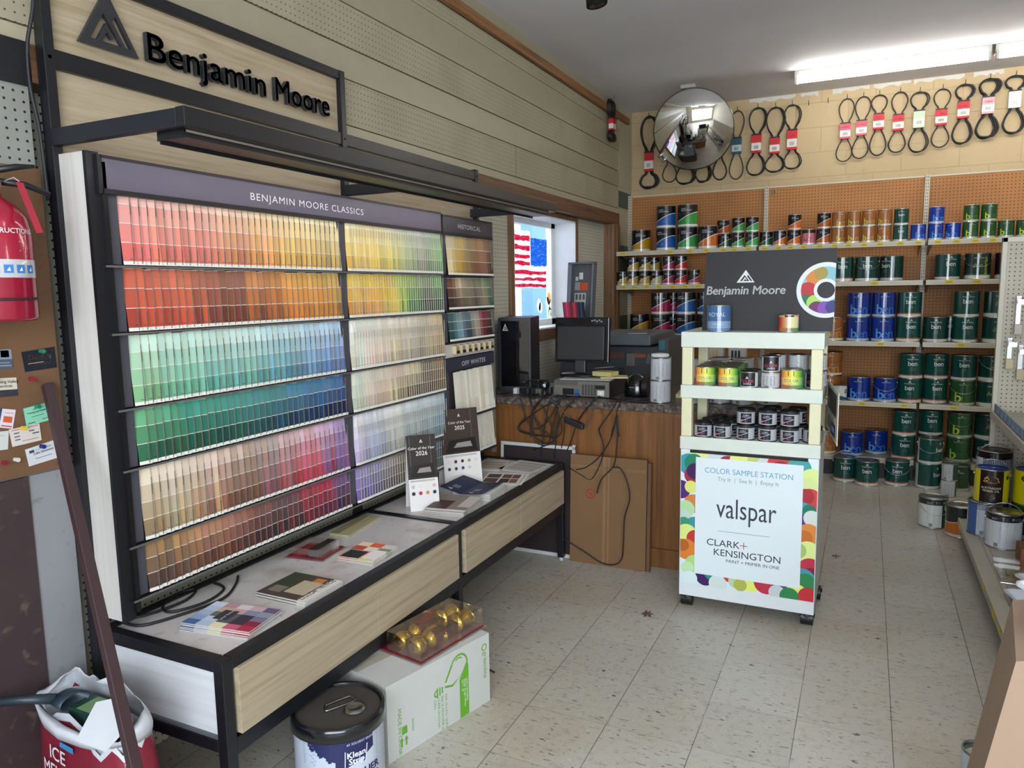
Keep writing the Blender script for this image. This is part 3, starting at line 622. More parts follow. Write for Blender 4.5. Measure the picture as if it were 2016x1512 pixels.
def family(c):
    import colorsys
    h, s, v = colorsys.rgb_to_hsv(*c); h *= 360
    if s < .16: return 'off-white' if v > .78 else 'grey' if v > .4 else 'charcoal'
    if h < 12 or h > 345: n = 'pink' if v > .72 and s < .5 else 'red' if v > .5 else 'maroon'
    elif h < 26: n = 'coral' if v > .75 else 'rust brown' if v > .4 else 'dark brown'
    elif h < 42: n = ('cream' if s < .42 else 'orange') if v > .72 else 'tan' if v > .5 else 'brown'
    elif h < 62: n = ('pale yellow' if s < .5 else 'yellow') if v > .72 else 'olive'
    elif h < 100: n = 'lime green'
    elif h < 165: n = 'pale green' if v > .7 and s < .35 else 'green' if v > .4 else 'dark green'
    elif h < 200: n = 'pale aqua' if v > .7 and s < .35 else 'teal' if v > .3 else 'dark teal'
    elif h < 255: n = 'pale blue' if v > .7 and s < .35 else 'blue' if v > .4 else 'navy'
    else: n = 'lilac' if v > .6 else 'purple'
    return n
ROWN = ['top', 'second', 'third', 'fourth', 'fifth', 'bottom']
def strip_mesh(mb, y, z0, z1, wv, shades, rnd, off=(0, 0, 0)):
    """one strip: a card tilted a little so that its right edge tucks behind its neighbour"""
    n_ = len(shades); xa, xb = -1.891, -1.884+rnd.uniform(-.001, .001); y1 = y+wv*1.35; lip = .010
    zz = z1 - rnd.uniform(0, .004)
    def P(u, z): # tilt back towards the top
        t = (z-z0)/(z1-z0); return (xa+(xb-xa)*u-.016*t, y+(y1-y)*u, z)
    def band(a, b, c): mb.add([P(0, a), P(1, a), P(1, b), P(0, b)], [(0, 1, 2, 3)], c)
    band(z0, z0+lip, '#dcdad2')
    h = (zz-z0-lip)/n_
    for i in range(n_):
        a = z0+lip+h*i; band(a, a+h-.0018, shades[n_-1-i]); band(a+h-.0018, a+h, '#ddd8cc')
    q = [P(1, z0), P(1, zz)]; mb.add([q[0], q[1], (q[1][0]-.0015, q[1][1]+.0006, q[1][2]), (q[0][0]-.0015, q[0][1]+.0006, q[0][2])], [(0, 1, 2, 3)], '#8a867e')
    # a row of tiny printed names
    a = z0+lip+h*.10; mb.add([(P(.5, a)[0]+.0004, P(.5, a)[1], a), (P(.85, a)[0]+.0004, P(.85, a)[1], a), (P(.85, a)[0]+.0004, P(.85, a)[1], a+.0016), (P(.5, a)[0]+.0004, P(.5, a)[1], a+.0016)], [(0, 1, 2, 3)], mix(shades[n_-1], (0, 0, 0), .45))
rnd = random.Random(3); rest = MB(); nstrip = 0
for bank, (Tb, ya, yb, cnt, lim) in enumerate(((LB, 1.427, 2.372, 34, 34), (RB, 2.427, 3.158, 38, 16))):
    for r in range(6):
        z0, z1 = ROWS[r]; ku, kl, ns = Tb[r]; pitch = (yb-ya)/cnt
        for i in range(cnt):
            u = i/(cnt-1); top = jit(keyc(ku, u+rnd.uniform(-.06, .06)), .06, rnd); bot = jit(keyc(kl, u+rnd.uniform(-.09, .09)), .13, rnd)
            sh = [soft(jit(mix(top, bot, k/(ns-1)), .015, rnd)) for k in range(ns)]
            mb = MB() if i < lim else rest
            strip_mesh(mb, ya+pitch*i, z0, z1, pitch, sh, rnd)
            if i < lim:
                fam = family(mix(top, bot, .6)); side = 'left' if bank == 0 else 'right'
                o = mb.build('paint_strip', 'print')
                tag(o, f'{fam} paint strip, {ORD[i]} from the left in the {ROWN[r]} row of the {side} bank', 'paint chip', f'paint strips in the {side} bank')
                nstrip += 1
HC = [(['#b8ae90', '#b89a5a', '#9a8a68', '#8a6a4c', '#a08068', '#7a5a4a'], ['#c8b888', '#b08838', '#7a6a48', '#6a4a34', '#8a6050', '#4a3430']),
      (['#6a4a3c', '#b8a890', '#8a8068', '#7a7468', '#8a9078', '#5a7a68'], ['#3a2a26', '#6a5444', '#6a6452', '#544c44', '#8a7a60', '#2f5a4a']),
      (['#4a6464', '#8aa0a4', '#5a646c', '#b8b4a8', '#8a3038', '#3a4a48'], ['#2a4a48', '#7a98a8', '#2c3440', '#a8a090', '#5a1820', '#1a2422'])]
for (z0, z1), (ku, kl) in zip(HR, HC):
    for i in range(15):
        u = i/14; t_, b_ = jit(keyc(ku, u), .08, rnd), jit(keyc(kl, u), .08, rnd); strip_mesh(rest, 3.225+i*.0315, z0, z1, .0315, [t_, mix(t_, b_, .5), b_], rnd)
for z0, z1 in OR_:
    for i in range(18):
        b_ = jit(mix(hx('#cfc8b4'), hx('#ddd8cc'), rnd.random()), .05, rnd); strip_mesh(rest, 3.27+i*.0236, z0, z1, .0236, [b_, jit(b_, .03, rnd), jit(b_, .05, rnd)], rnd)
tag(rest.build('paint_strips', 'print'), 'remaining paint strips at the right of the display, with historical and off white columns', 'paint chip', kind='stuff')
# clear hooks between the strips
mb = MB()
for bank, (ya, yb, cnt) in enumerate(((1.427, 2.372, 34), (2.427, 3.158, 38))):
    for r in range(6):
        z0, z1 = ROWS[r]
        for i in range(cnt):
            y = ya+(yb-ya)/cnt*(i+1)
            wd = .0007 if bank == 0 else .0003
            mb.box(-1.8855, -1.8832, y-wd, y+wd*.4, z0+.003, z1-(.03 if r % 2 == 0 else .012), '#77726a' if bank == 0 else '#bdb8ae')
            for zz in ((z0+.012, z0+.05), (z0+(z1-z0)*.62, z0+(z1-z0)*.62+.03)) if r in (0, 2, 4) else ((z0+.012, z0+.055),):
                mb.box(-1.8832, -1.8815, y-.0015, y+.0002, zz[0], zz[1], '#5c5852' if bank == 0 else '#a39e96')
o = part('strip_divider', mb, 'satin', D); o['kind'] = 'stuff'

# ------------------------------------------------------------------ the low bench below
T = thing('display_table', 'long low table with black steel frame, white top and pale wood drawer fronts', 'table', (XP, Y0, 0))
XF = -1.505; ZT = .568; mb = MB()
def leg(x, y, z1=ZT-.001): m_ = MB(); m_.box(x, x+.035, y, y+.035, .02, z1, BK); m_.cyl((x+.0175, y+.0175, 0), .012, .022, '#b8b8b8', n=12); part('leg', m_, 'powder', T, .002)
for y in (Y0, 2.585, 3.77): leg(XF-.035, y); leg(XP+.036, y)
for y in (Y0, 2.60, 3.77): mb.box(XP+.0365, XF-.0355, y+.001, y+.034, ZT-.036, ZT, BK)
for x in (XP+.037, XF-.034): mb.box(x, x+.033, Y0+.0355, 3.77, ZT-.036, ZT, BK)
for y in (Y0, 3.77): mb.box(XP+.0715, XF-.0355, y+.001, y+.034, .30, .335, BK)
mb.box(XF-.034, XF-.001, Y0+.0355, 2.585, .285, .335, BK); mb.box(XF-.034, XF-.001, 2.62, 3.77, .285, .335, BK)
part('frame', mb, 'powder', T, .002)
for y0, y1 in ((Y0+.035, 2.60), (2.635, 3.77)): mb = MB(); mb.box(XP+.06, XF-.0345, y0, y1, ZT-.03, ZT-.006, '#c8c4c0'); part('table_top', mb, 'laminate_top', T)
mb = MB(); mb.box(XP+.072, XF-.036, Y0+.014, Y0+.024, .336, ZT-.037, '#d0d2d6'); part('side_panel', mb, 'ash_white_x', T)
mb = MB(); mb.box(XP+.072, XF-.036, Y0+.004, Y0+.014, .336, .343, '#55575a'); part('panel_sill', mb, 'satin', T)
for y0, y1 in ((1.373, 2.00), (2.002, 2.572), (2.632, 3.185), (3.188, 3.762)):
    mb = MB(); mb.box(XF-.012, XF+.012, y0, y1, .345, ZT-.034, '#cbb88e'); part('drawer_front', mb, 'ash_drawer', T, .001)
    mb = MB(); mb.box(XF-.36, XF-.036, y0+.03, y1-.03, .35, ZT-.045, '#2a2622'); part('drawer_box', mb, 'matte', T)

# ------------------------------------------------------------------ things on the bench
ZB = ZT-.006
def stack(name, label, cat, cx, cy, a, w, l, n_, cover, h=.0022, jitr=.003, group=None, fan=(0, 0), extra=None):
    """a pile of leaflets: each one its own thing; the cover art belongs to the sheet"""
    for k in range(n_):
        mb = MB(); f = on_flat(cx+fan[0]*k+random.uniform(-jitr, jitr), cy+fan[1]*k+random.uniform(-jitr, jitr), ZB+.0006+h*k, a+random.uniform(-.02, .02)*(.4 if k == n_-1 else 1))
        mb.box(-w/2, w/2, -l/2, l/2, 0, h*.82, '#b9b5b0', 0, f)
        g = lambda x, y, z, f=f: f(x, y, z+h*.82+.0002)
        cover(mb, g, w, l)
        lab = label if k == n_-1 else None
        o = mb.build(name, 'print')
        pos = 'topmost of its pile' if k == n_-1 else ORD[k]+' from the bottom of its pile'
        tag(o, f'{label}, {pos}', cat, group)
def patch(mb, f, x0, x1, y0, y1, c, z=.0): mb.add([(x0, y0, z), (x1, y0, z), (x1, y1, z), (x0, y1, z)], [(0, 1, 2, 3)], c, 0, f)
def cov_fan(mb, f, w, l):
    cs = ['#b03048', '#8a2a40', '#7a7288', '#8f96a4', '#6a5a78', '#c8607a', '#3a3844', '#3a3844', '#8a88a0', '#c0a8b0', '#e6dfb4', '#5c5a60', '#5c5a60', '#c9a0a0', '#d8c8d0', '#b4c4dc', '#c0cfe0', '#5c7060', '#c8a894', '#b8909a', '#4c6a9c', '#8fa8cc', '#a8b8d4', '#b8c8e0', '#d0d8e8']
    for i in range(5):
        for j in range(5): patch(mb, f, -w/2+w*j/5, -w/2+w*(j+1)/5, -l/2+l*i/5, -l/2+l*(i+1)/5, cs[(i*5+j) % 25])
    patch(mb, f, -w*.2, w*.2, -l*.02, l*.2, '#3b3844', .0003); mb.text('your home', .014, '#d8d4dc', lambda x, y, z: f(x, y+l*.06, .0006))
stack('colour_leaflet', 'folded leaflet of colour squares', 'leaflet', -1.672, 1.525, 1.72, .155, .235, 6, cov_fan, .0036, .004, 'colour square leaflets near the front corner', (-.0, .0015))
def cov_mag(mb, f, w, l):
    patch(mb, f, -w/2, w/2, -l/2, l/2, '#4a4038'); patch(mb, f, -w*.5, -w*.1, -l*.1, l*.5, '#39412f', .0002); patch(mb, f, -w*.1, w*.3, -l*.3, l*.25, '#b8aa90', .0002); patch(mb, f, w*.05, w*.25, l*.25, l*.42, '#c07a38', .0003); patch(mb, f, -w*.4, -w*.15, -l*.35, -l*.1, '#7c7468', .0003); patch(mb, f, w*.33, w*.5, -l*.5, l*.5, '#ded6cc', .0003)
    mb.text('COLOR TRENDS', .03, '#f4f0ea', lambda x, y, z: f(w*.40-y, x, .0008), bold=.03, w=l*.9)
stack('magazine', 'glossy colour trends magazine', 'magazine', -1.648, 1.79, 0.0, .205, .185, 6, cov_mag, .0032, .004, 'magazines on the near table')
def cov_deck(mb, f, w, l):
    cs = ['#d87840', '#e8c060', '#d8d0a0', '#a0a070', '#e0a070', '#f0e8e0', '#c05048', '#e8dcd0', '#8a8a6a', '#f0d8b0', '#e0603a', '#d8d4cc']
    for i in range(4):
        for j in range(3): patch(mb, f, -w/2+w*j/3, -w/2+w*(j+1)/3, -l/2+l*i/4, -l/2+l*(i+1)/4, cs[(i*3+j) % 12])
    patch(mb, f, -w*.45, w*.05, -l*.48, -l*.05, '#2a2830', .0003); patch(mb, f, w*.1, w*.48, -l*.45, l*.1, '#efe8e4', .0003)
stack('colour_card', 'small folded card of warm colour blocks', 'leaflet', -1.640, 2.155, .05, .155, .165, 7, cov_deck, .0026, .003, 'folded colour cards beside the lock pack')
for k, (dx, dy) in enumerate(((.0, .0),)):
    mb = MB(); f = on_flat(-1.90, 2.42, ZB+.0006, .12); mb.box(-.045, .045, -.13, .13, 0, .008, '#a8a07e', 0, f); mb.box(-.043, -.004, -.128, .128, .008, .010, '#8d8666', 0, f); tag(mb.build('edge_moulding', 'satin'), 'short olive grey moulding strip lying at the back of the table', 'moulding')
def lockpack(nm, label, X, Y, Z, a, w, l, knobs, brass, tilt=0):
    ca, sa = math.cos(a), math.sin(a)
    def f(x, y, z): return (X+x*ca-y*sa, Y+x*sa+y*ca, Z+z+x*tilt)
    t = thing(nm, label, 'hardware pack', (X, Y, Z))
    mb = MB(); mb.box(-w/2, w/2, -l/2, l/2, .002, .006, '#6c1626', 0, f); mb.box(-w/2+.01, -w/2+.05, -l/2+.01, l/2-.01, .006, .0065, '#b31c34', 0, f); mb.box(-w*.12, -w*.05, -l*.15, l*.2, .006, .0068, '#b88a28', 0, f)
    mb.text('ENTRY DOOR SET', .016, '#e8c8a8', lambda x, y, z: f(-w/2+.035-y, x, .007), bold=.01); mb.text('LOCK COMBO', .010, '#e0d0c8', lambda x, y, z: f(-w*.08-y, x, .0072))
    part('backing_card', mb, 'satin', t)
    for q, (x, y) in enumerate(knobs):
        m_ = MB()
        if brass:
            pr = [(0, 0), (.018, .0), (.028, .003), (.033, .012), (.0335, .028), (.029, .044), (.022, .056), (.021, .064), (.026, .070), (.034, .080), (.035, .090), (.0, .091)]
            s = 1 if q % 2 == 0 else -1; m_.lathe(pr, '#c8a23c', 24, 0, lambda u, v, h: f(x+u, y+s*h, .037+v)); part('door_knob', m_, 'brass', t)
            m_ = MB(); m_.cyl((0, 0, 0), .0115, .002, '#8a6a28', n=14); m_.v = [f(x+a, y-s*(b_*0+c_+.0005), .037+b_) for a, b_, c_ in m_.v]; part('key_plate', m_, 'brass', t)
            if s > 0: m_ = MB(); m_.lathe([(.0, .092), (.026, .092), (.026, .128), (.0, .129)], '#5a1626', 20, 0, lambda u, v, h: f(x+u, y+h, .03+v)); part('latch_core', m_, 'satin', t)
        else:
            m_.box(x-.018, x+.018, y-.022, y+.022, .006, .034, '#a8a6a4', 0, f); part('lock_body', m_, 'metal', t)
    h = .076 if brass else .036
    mb = MB(); x0, x1, y0, y1 = (-.035, w/2-.002, -l/2+.004, l/2-.004) if brass else (-w*.42, w*.42, -l*.42, l*.42)
    mb.box(x0, x1, y0, y1, .0065, h, '#ffffff', 0, f); mb.box(-w/2-.01, w/2+.012, -l/2-.01, l/2+.01, .0, .0018, '#ffffff', 0, f); part('clear_blister', mb, 'clear_plastic', t, .008 if brass else .004)
lockpack('lock_pack', 'flat clear pack of three steel lock cylinders lying on the white table', -1.848, 2.108, ZB+.0005, .12, .15, .15, [(.03, -.045), (.03, 0), (.03, .045)], False)

# standing show cards
def easel(X, Y, a, w, h, label, year, colt, lean=.16):
    t = thing('show_card', label, 'show card', (X, Y, ZB))
    ca, sa = math.cos(a), math.sin(a)      # card faces the direction (cos, sin)
    def f(x, y, z): # x across, y up, z out
        ox = z - y*lean; return (X + ox*ca - x*sa, Y + ox*sa + x*ca, ZB+y)
    mb = MB(); mb.box(-w/2, w/2, 0, h*.42, -.0015, 0, '#dcd8d6', 0, f); mb.box(-w/2, w/2, h*.42, h, -.0015, 0, colt, 0, f)
    mb.add([(-w*.42, h*.44, .0006), (w*.44, h*.44, .0006), (w*.38, h*.62, .0006), (-w*.30, h*.60, .0006)], [(0, 1, 2, 3)], '#1c1614', 0, f)
    mb.add([(-w*.2, h*.5, .0009), (w*.3, h*.5, .0009), (w*.26, h*.57, .0009), (-w*.1, h*.56, .0009)], [(0, 1, 2, 3)], '#8a8480', 0, f)
    for x in (-w*.5+.012, w*.30): mb.add([(x, h*.6, .0005), (x+.004, h*.6, .0005), (x+.004, h*.98, .0005), (x, h*.98, .0005)], [(0, 1, 2, 3)], '#5a4c46', 0, f)
    mb.flat(peak(.016, .014), '#e8e4e0', lambda x, y, z: f(x, y+h*.90, .001)); mb.text('Color of the Year', .017, '#e8e0dc', lambda x, y, z: f(x, y+h*.81, .001)); mb.text(year, .028, '#f0e8e4', lambda x, y, z: f(x, y+h*.73, .001))
    cs = ['#d6d2cc', '#4a3230', '#5a2a28', '#b08a64', '#d8ccc0', '#244a50', '#3e4634', '#38506a', '#c4c0b0', '#e0d6c8'] if year == '2025' else ['#b8b4b4', '#d8d4d0', '#e0d4d0', '#d8a8a8', '#26323c', '#b03038', '#b89050', '#28303c']
    m_ = len(cs)//2
    for i, c in enumerate(cs):
        cx = -w*.36+w*.72*(i % m_)/(m_-1); cy = h*(.32 if i < m_ else .23); r = .0085
        mb.add([(cx+r*math.cos(k*PI/7), cy+r*math.sin(k*PI/7), .0006) for k in range(14)], [tuple(range(14))], c, 0, f)
    for i in range(3): mb.add([(-w*.45, h*(.40-.008*i), .0006), (w*.4, h*(.40-.008*i), .0006), (w*.4, h*(.40-.008*i)+.0015, .0006), (-w*.45, h*(.40-.008*i)+.0015, .0006)], [(0, 1, 2, 3)], '#8a8886', 0, f)
    part('front_card', mb, 'print', t)
    mb = MB(); mb.add([f(-w/2, 0, -.09), f(w/2, 0, -.09), f(w/2, h*.95, .0-.003), f(-w/2, h*.95, -.003), f(-w/2, 0, -.0915), f(w/2, 0, -.0915), f(w/2, h*.95, -.0045), f(-w/2, h*.95, -.0045)], [(0, 1, 2, 3), (4, 7, 6, 5), (0, 4, 5, 1), (0, 3, 7, 4), (1, 5, 6, 2)], '#d4d0ce'); part('back_strut', mb, 'print', t)
easel(-1.755, 2.735, -.75, .135, .335, 'narrow folded show card reading 2026 beside the chip rack', '2026', '#2c2624')
easel(-1.80, 3.175, -.65, .205, .385, 'wide folded show card reading 2025 with dark room photo', '2025', '#3c302c')
def cov_bro(mb, f, w, l):
    patch(mb, f, -w/2, w/2, -l/2, l/2, '#8a7a72'); patch(mb, f, -w*.5, w*.0, -l*.5, l*.1, '#4a2c28', .0002); patch(mb, f, w*.2, w*.5, -l*.3, l*.5, '#c8beb8', .0003)
stack('brochure', 'glossy brown brochure', 'brochure', -1.645, 2.80, .15, .185, .215, 9, cov_bro, .0036, .005, 'brown brochures in the pile before the navy cards')
def cov_navy(mb, f, w, l):
    patch(mb, f, -w/2, w/2, -l/2, l/2, '#19213f'); mb.flat(peak(.02, .018), '#e0e4f0', lambda x, y, z: f(x-w*.25, y-l*.3, .0006))
    for k in range(4): patch(mb, f, -w*.1, w*.25, -l*.3+.008*k, -l*.3+.008*k+.002, '#c0c4d4', .0004)
stack('catalogue', 'white leaflet under the navy folder', 'brochure', -1.655, 3.06, .1, .19, .2, 5, lambda mb, f, w, l: patch(mb, f, -w/2, w/2, -l/2, l/2, '#d8d6d4'), .006, .004, 'white leaflets under the navy folder')
t = thing('folder', 'open navy folder card lying over the leaflet pile', 'folder', (-1.70, 3.02, ZB+.032)); mb = MB()
f1 = lambda x, y, z: (-1.70+x*.98+.02, 3.03+y+x*.12, ZB+.034+abs(x)*.28*(1 if x < 0 else .18)+z)
for x0, x1 in ((-.105, 0), (0, .105)):
    mb.add([f1(x0, -.11, 0), f1(x1, -.11, 0), f1(x1, .12, 0), f1(x0, .12, 0), f1(x0, -.11, .0015), f1(x1, -.11, .0015), f1(x1, .12, .0015), f1(x0, .12, .0015)], [(3, 2, 1, 0), (4, 5, 6, 7), (0, 1, 5, 4), (1, 2, 6, 5), (2, 3, 7, 6), (3, 0, 4, 7)], '#18203e')
for x_ in (-.055, .05):
    mb.flat(peak(.022, .02), '#e4e6f0', lambda x, y, z: f1(x_-y*1.0, -.085+x, .0022))
    for k in range(4): mb.add([f1(x_-.012+.008*k, -.06, .0022), f1(x_-.012+.008*k+.0025, -.06, .0022), f1(x_-.012+.008*k+.0025, -.02, .0022), f1(x_-.012+.008*k, -.02, .0022)], [(0, 1, 2, 3)], '#b8bccc')
part('cover', mb, 'print', t)
def cov_print(c1, c2):
    def g(mb, f, w, l):
        patch(mb, f, -w/2, w/2, -l/2, l/2, '#d4cfc8')
        for k in range(6): patch(mb, f, -w*.38, w*.42, -l*.38+l*.13*k, -l*.38+l*.13*k+l*.07, c1 if k % 2 else c2, .0003)
    return g
def cov_photo(mb, f, w, l):
    patch(mb, f, -w/2, w/2, -l/2, l/2, '#dedad4')
    for a, b, c in ((-.45, -.1, '#5a3c34'), (-.05, .2, '#3a342e'), (.22, .42, '#7a5c50')):
        patch(mb, f, w*a, w*b, -l*.35, l*.0, c, .0003); patch(mb, f, w*a, w*b, l*.05, l*.38, '#6a4a40' if c != '#5a3c34' else '#4a4038', .0003)
stack('flyer', 'white flyer with small room photos', 'flyer', -1.655, 3.35, .25, .20, .23, 3, cov_photo, .003, .012, 'photo flyers near the far end of the table')
stack('colour_sheet', 'grey striped sheet near the table corner', 'flyer', -1.675, 3.635, -.12, .22, .24, 2, cov_print('#8a807c', '#a49a94'), .003, .008, 'striped sheets at the far corner')
stack('colour_sheet', 'brown striped sheet at the back', 'flyer', -1.865, 3.60, .2, .16, .22, 2, cov_print('#8a6f60', '#b09a88'), .003, .006, 'striped sheets at the back')
mb = MB(); mb.tube([(-2.0, 1.40, ZB+.006), (-1.95, 1.46, ZB+.006), (-1.93, 1.58, ZB+.006), (-1.975, 1.66, ZB+.006), (-2.0, 1.60, ZB+.006), (-1.96, 1.52, ZB+.007), (-1.90, 1.50, ZB+.006), (-1.86, 1.60, ZB+.006), (-1.89, 1.70, ZB+.006), (-1.96, 1.72, ZB+.008)], .0045, '#16161a', 6, 0, False, 5)
mb.tube([(-1.99, 1.39, ZB+.006), (-1.90, 1.40, ZB+.006), (-1.85, 1.52, ZB+.006), (-1.83, 1.64, ZB+.006), (-1.88, 1.74, ZB+.006), (-1.93, 1.80, ZB+.007)], .0045, '#16161a', 6, 0, False, 5)
tag(mb.build('cable', 'rubber'), 'looped black power cord lying under the lower left of the chip rack', 'cable')

# ================================================================== BACK SHELVING
XB = [-2.045, -.825, .395, 1.615]; YF = 6.45; YP = 6.90
SH = [(1.865, .40), (1.567, .42), (1.095, .43), (.615, .44)]
tagx = {0: [-2.0, -1.58, -1.41, -1.27, -1.13, -1.04, -.93, -.80, -.69, -.60, -.50, -.38, -.27, -.17, -.06, .05, .19, .31, .44, .56, .68, .79, .91, 1.02, 1.2, 1.35],
        1: [-2.0, -1.90, -1.79, -1.68, -1.56, -1.45, -1.34, .02, .52, .70, .88], 2: [-1.7, -1.3, .08, .37, .62, .92], 3: [-.03, .27, .60, 1.1], 4: [-.01, .5, .9]}
for b in range(3):
    x0, x1 = XB[b], XB[b+1]
    t = thing('shelving_unit', ['steel shelving bay with brown pegboard back, nearest the left wall corner', 'middle steel shelving bay with brown pegboard back, partly behind the sign board', 'right steel shelving bay with brown pegboard back, behind the white pegboard end'][b], 'shelf', (x0, YF, 0), 0, 'bays of back wall shelving')
    mb = MB(); mb.box(x0+.02, x1-.016, YP, YP+.012, .12, 2.385, '#b97a3d'); part('back_panel', mb, 'peg_brown', t)
    mb = MB(); mb.box(x0+.02, x1-.016, YP-.004, YP+.012, 2.385, 2.398, '#c0b9a4'); part('top_rail', mb, 'satin', t)
    for ux in ((x0-.015,) if b < 2 else (x0-.015, x1-.015)):
        mb = MB(); mb.box(ux, ux+.034, YP-.03, YP+.02, 0, 2.40, '#bdb6a2')
        z = .14
        while z < 2.38: mb.box(ux+.008, ux+.012, YP-.031, YP-.029, z, z+.014, '#141210'); mb.box(ux+.021, ux+.025, YP-.031, YP-.029, z, z+.014, '#141210'); z += .0254
        part('upright', mb, 'satin', t)
    for k, (z, d) in enumerate(SH+[(.165, .45)]):
        if b == 0 and k == 2: z = 1.117
        mb = MB(); mb.box(x0+.004, x1-.018, YF+.004, YF+d, z-.022, z, '#a79f8b'); mb.box(x0+.003, x1-.017, YF, YF+.012, z-.036, z+.001, '#c9c2ad')
        mb.box(x0+.004, x1-.018, YF-.002, YF, z-.028, z-.006, '#bab39f')
        for bx in (x0+.03, x1-.04): mb.add([(bx, YP, z-.022), (bx, YP, z-.10), (bx, YF+.05, z-.03), (bx+.004, YP, z-.022), (bx+.004, YP, z-.10), (bx+.004, YF+.05, z-.03)], [(0, 1, 2), (3, 5, 4), (1, 4, 5, 2), (0, 2, 5, 3)], '#8f8875')
        s = part('shelf' if k < 4 else 'base_deck', mb, 'satin', t)
        for tx in tagx[k]:
            if x0 <= tx < x1-.05:
                m2 = MB(); w = .045 if k == 0 else .055; m2.add([(tx, YF-.004, z-.030), (tx+w, YF-.004, z-.030), (tx+w, YF-.0035, z-.002), (tx, YF-.0035, z-.002), (tx, YF-.002, z-.030), (tx+w, YF-.002, z-.030), (tx+w, YF-.002, z-.002), (tx, YF-.002, z-.002)], [(0, 1, 2, 3), (4, 7, 6, 5), (0, 4, 5, 1), (2, 6, 7, 3)], '#d9c23a')
                m2.add([(tx+w*.15, YF-.0046, z-.022), (tx+w*.85, YF-.0046, z-.022), (tx+w*.85, YF-.0046, z-.012), (tx+w*.15, YF-.0046, z-.012)], [(0, 1, 2, 3)], '#a8962c')
                part('price_tag', m2, 'print', s)
    mb = MB(); mb.box(x0+.003, x1-.017, YF+.03, YF+.04, 0, .14, '#1d1b1a'); part('kick_plate', mb, 'satin', t)
mb = MB(); mb.text('B', .05, '#e8e6e0', on_xz(-.765, YP-.008, 2.335), bold=.03, ex=.003); tag(mb.build('letter_sign', 'satin'), 'small white letter B at the top of the middle pegboard', 'sign')

# ================================================================== PAINT CANS
GAL = (.084, .190); QT = (.0515, .122); PT = (.046, .088)
def wrap(r, th0=0): # text laid on a cylinder, front is -y
    return lambda x, y, z: ((r+z)*math.sin(x/r+th0), -(r+z)*math.cos(x/r+th0), y)
def can_body(r, h, zf, cf, extra=None, rim='#c8c8c6', n=40):
    """zf(theta)->ring heights (fractions), cf(theta)->colours between them; theta 0 faces the room"""
    mb = MB()
    th = [-PI+2*PI*i/n for i in range(n+1)]
    zl = [zf(t) for t in th]; k = len(zl[0])
    P = lambda t, z, rr=r: (rr*math.sin(t), -rr*math.cos(t), z*h)
    for i in range(n):
        cs = cf((th[i]+th[i+1])/2)
        for j in range(k-1):
            mb.add([P(th[i], zl[i][j]), P(th[i+1], zl[i+1][j]), P(th[i+1], zl[i+1][j+1]), P(th[i], zl[i][j+1])], [(0, 1, 2, 3)], cs[j], 0, None, True)
    mb.lathe([(r*.97, 0), (r+.0012, 0), (r+.0016, .003), (r, .0045)], rim, n, 1)
    mb.lathe([(r, h-.0045), (r+.0016, h-.003), (r+.0012, h), (r*.93, h), (r*.92, h-.004)], rim, n, 1)
    if extra: extra(mb, r, h)
    return mb
def lid(r, h, c='#b8b8b6'):
    mb = MB(); mb.lathe([(r*.925, h-.001), (r*.90, h+.0005), (r*.87, h-.004), (r*.80, h-.004), (r*.77, h-.0015), (0, h-.0015)], c, 32); return mb
def bail(r, h, up=0):
    mb = MB(); pts = []
    for i in range(21):
        a = -PI/2 + PI*i/20
        if up == 0: pts.append(((r+.006)*math.sin(a), -(r+.006)*math.cos(a), h*.80 - r*.75*math.cos(a)))
        elif up == 1: pts.append(((r+.004)*math.sin(a), -.2*r*math.cos(a), h*.80 + r*1.05*math.cos(a)))
        else: pts.append(((r+.006)*math.sin(a), .6*r*math.cos(a), h*.80 + r*.75*math.cos(a)))
    mb.tube(pts, .0017, '#c4c4c2', 6)
    for s in (-1, 1): mb.cyl((s*(r+.0005)-(.004 if s < 0 else 0), 0, h*.80), .009, .004, '#a8a8a6', 'x', 12)
    return mb
CAN = {}
def mk(kind, size, body, lidc='#b8b8b6', handle=None, mats=('gloss', 'metal'), lm='metal'):
    CAN[kind] = (size, body.mesh(kind, list(mats)), lid(*size, lidc).mesh('lid', lm), bail(*size, handle).mesh('bail', 'metal') if handle is not None else None)
_used = set()
def can(kind, x, y, z, label, group=None, rz=0, name='paint_can', lidded=True):
    size, mb_, ml, mh = CAN[kind]
    t = thing(name, label, 'paint can' if name == 'paint_can' else 'jar', (x, y, z), rz, group)
    for nm, me in (('can_body', mb_), ('lid', ml), ('bail_handle', mh)):
        if me is None: continue
        o = bpy.data.objects.new(nm, me); COL.objects.link(o); o.parent = t
    return t
def flatb(*zs): return lambda t: list(zs)
def brand(mb, r, h, z=.82, c='#d8dcd8', s=1.0, th0=0):
    f = wrap(r+.0006, th0); k = r/.084*s
    mb.flat(peak(.020*k, .017*k), c, lambda x, y, zz: f(x, y+h*z, zz)); mb.text('Benjamin Moore', .0115*k, c, lambda x, y, zz: f(x, y+h*z-.012*k, zz), bold=.02)
def small_lines(mb, r, h, z0, n_, c, w=.03, th0=0, st=.0055):
    f = wrap(r+.0006, th0)
    for i in range(n_):
        ww = w*(.5+.5*((i*37) % 10)/10); a = z0*h-st*i
        mb.add([f(-ww/2, a, 0), f(ww/2, a, 0), f(ww/2, a+.0012, 0), f(-ww/2, a+.0012, 0)], [(0, 1, 2, 3)], c)
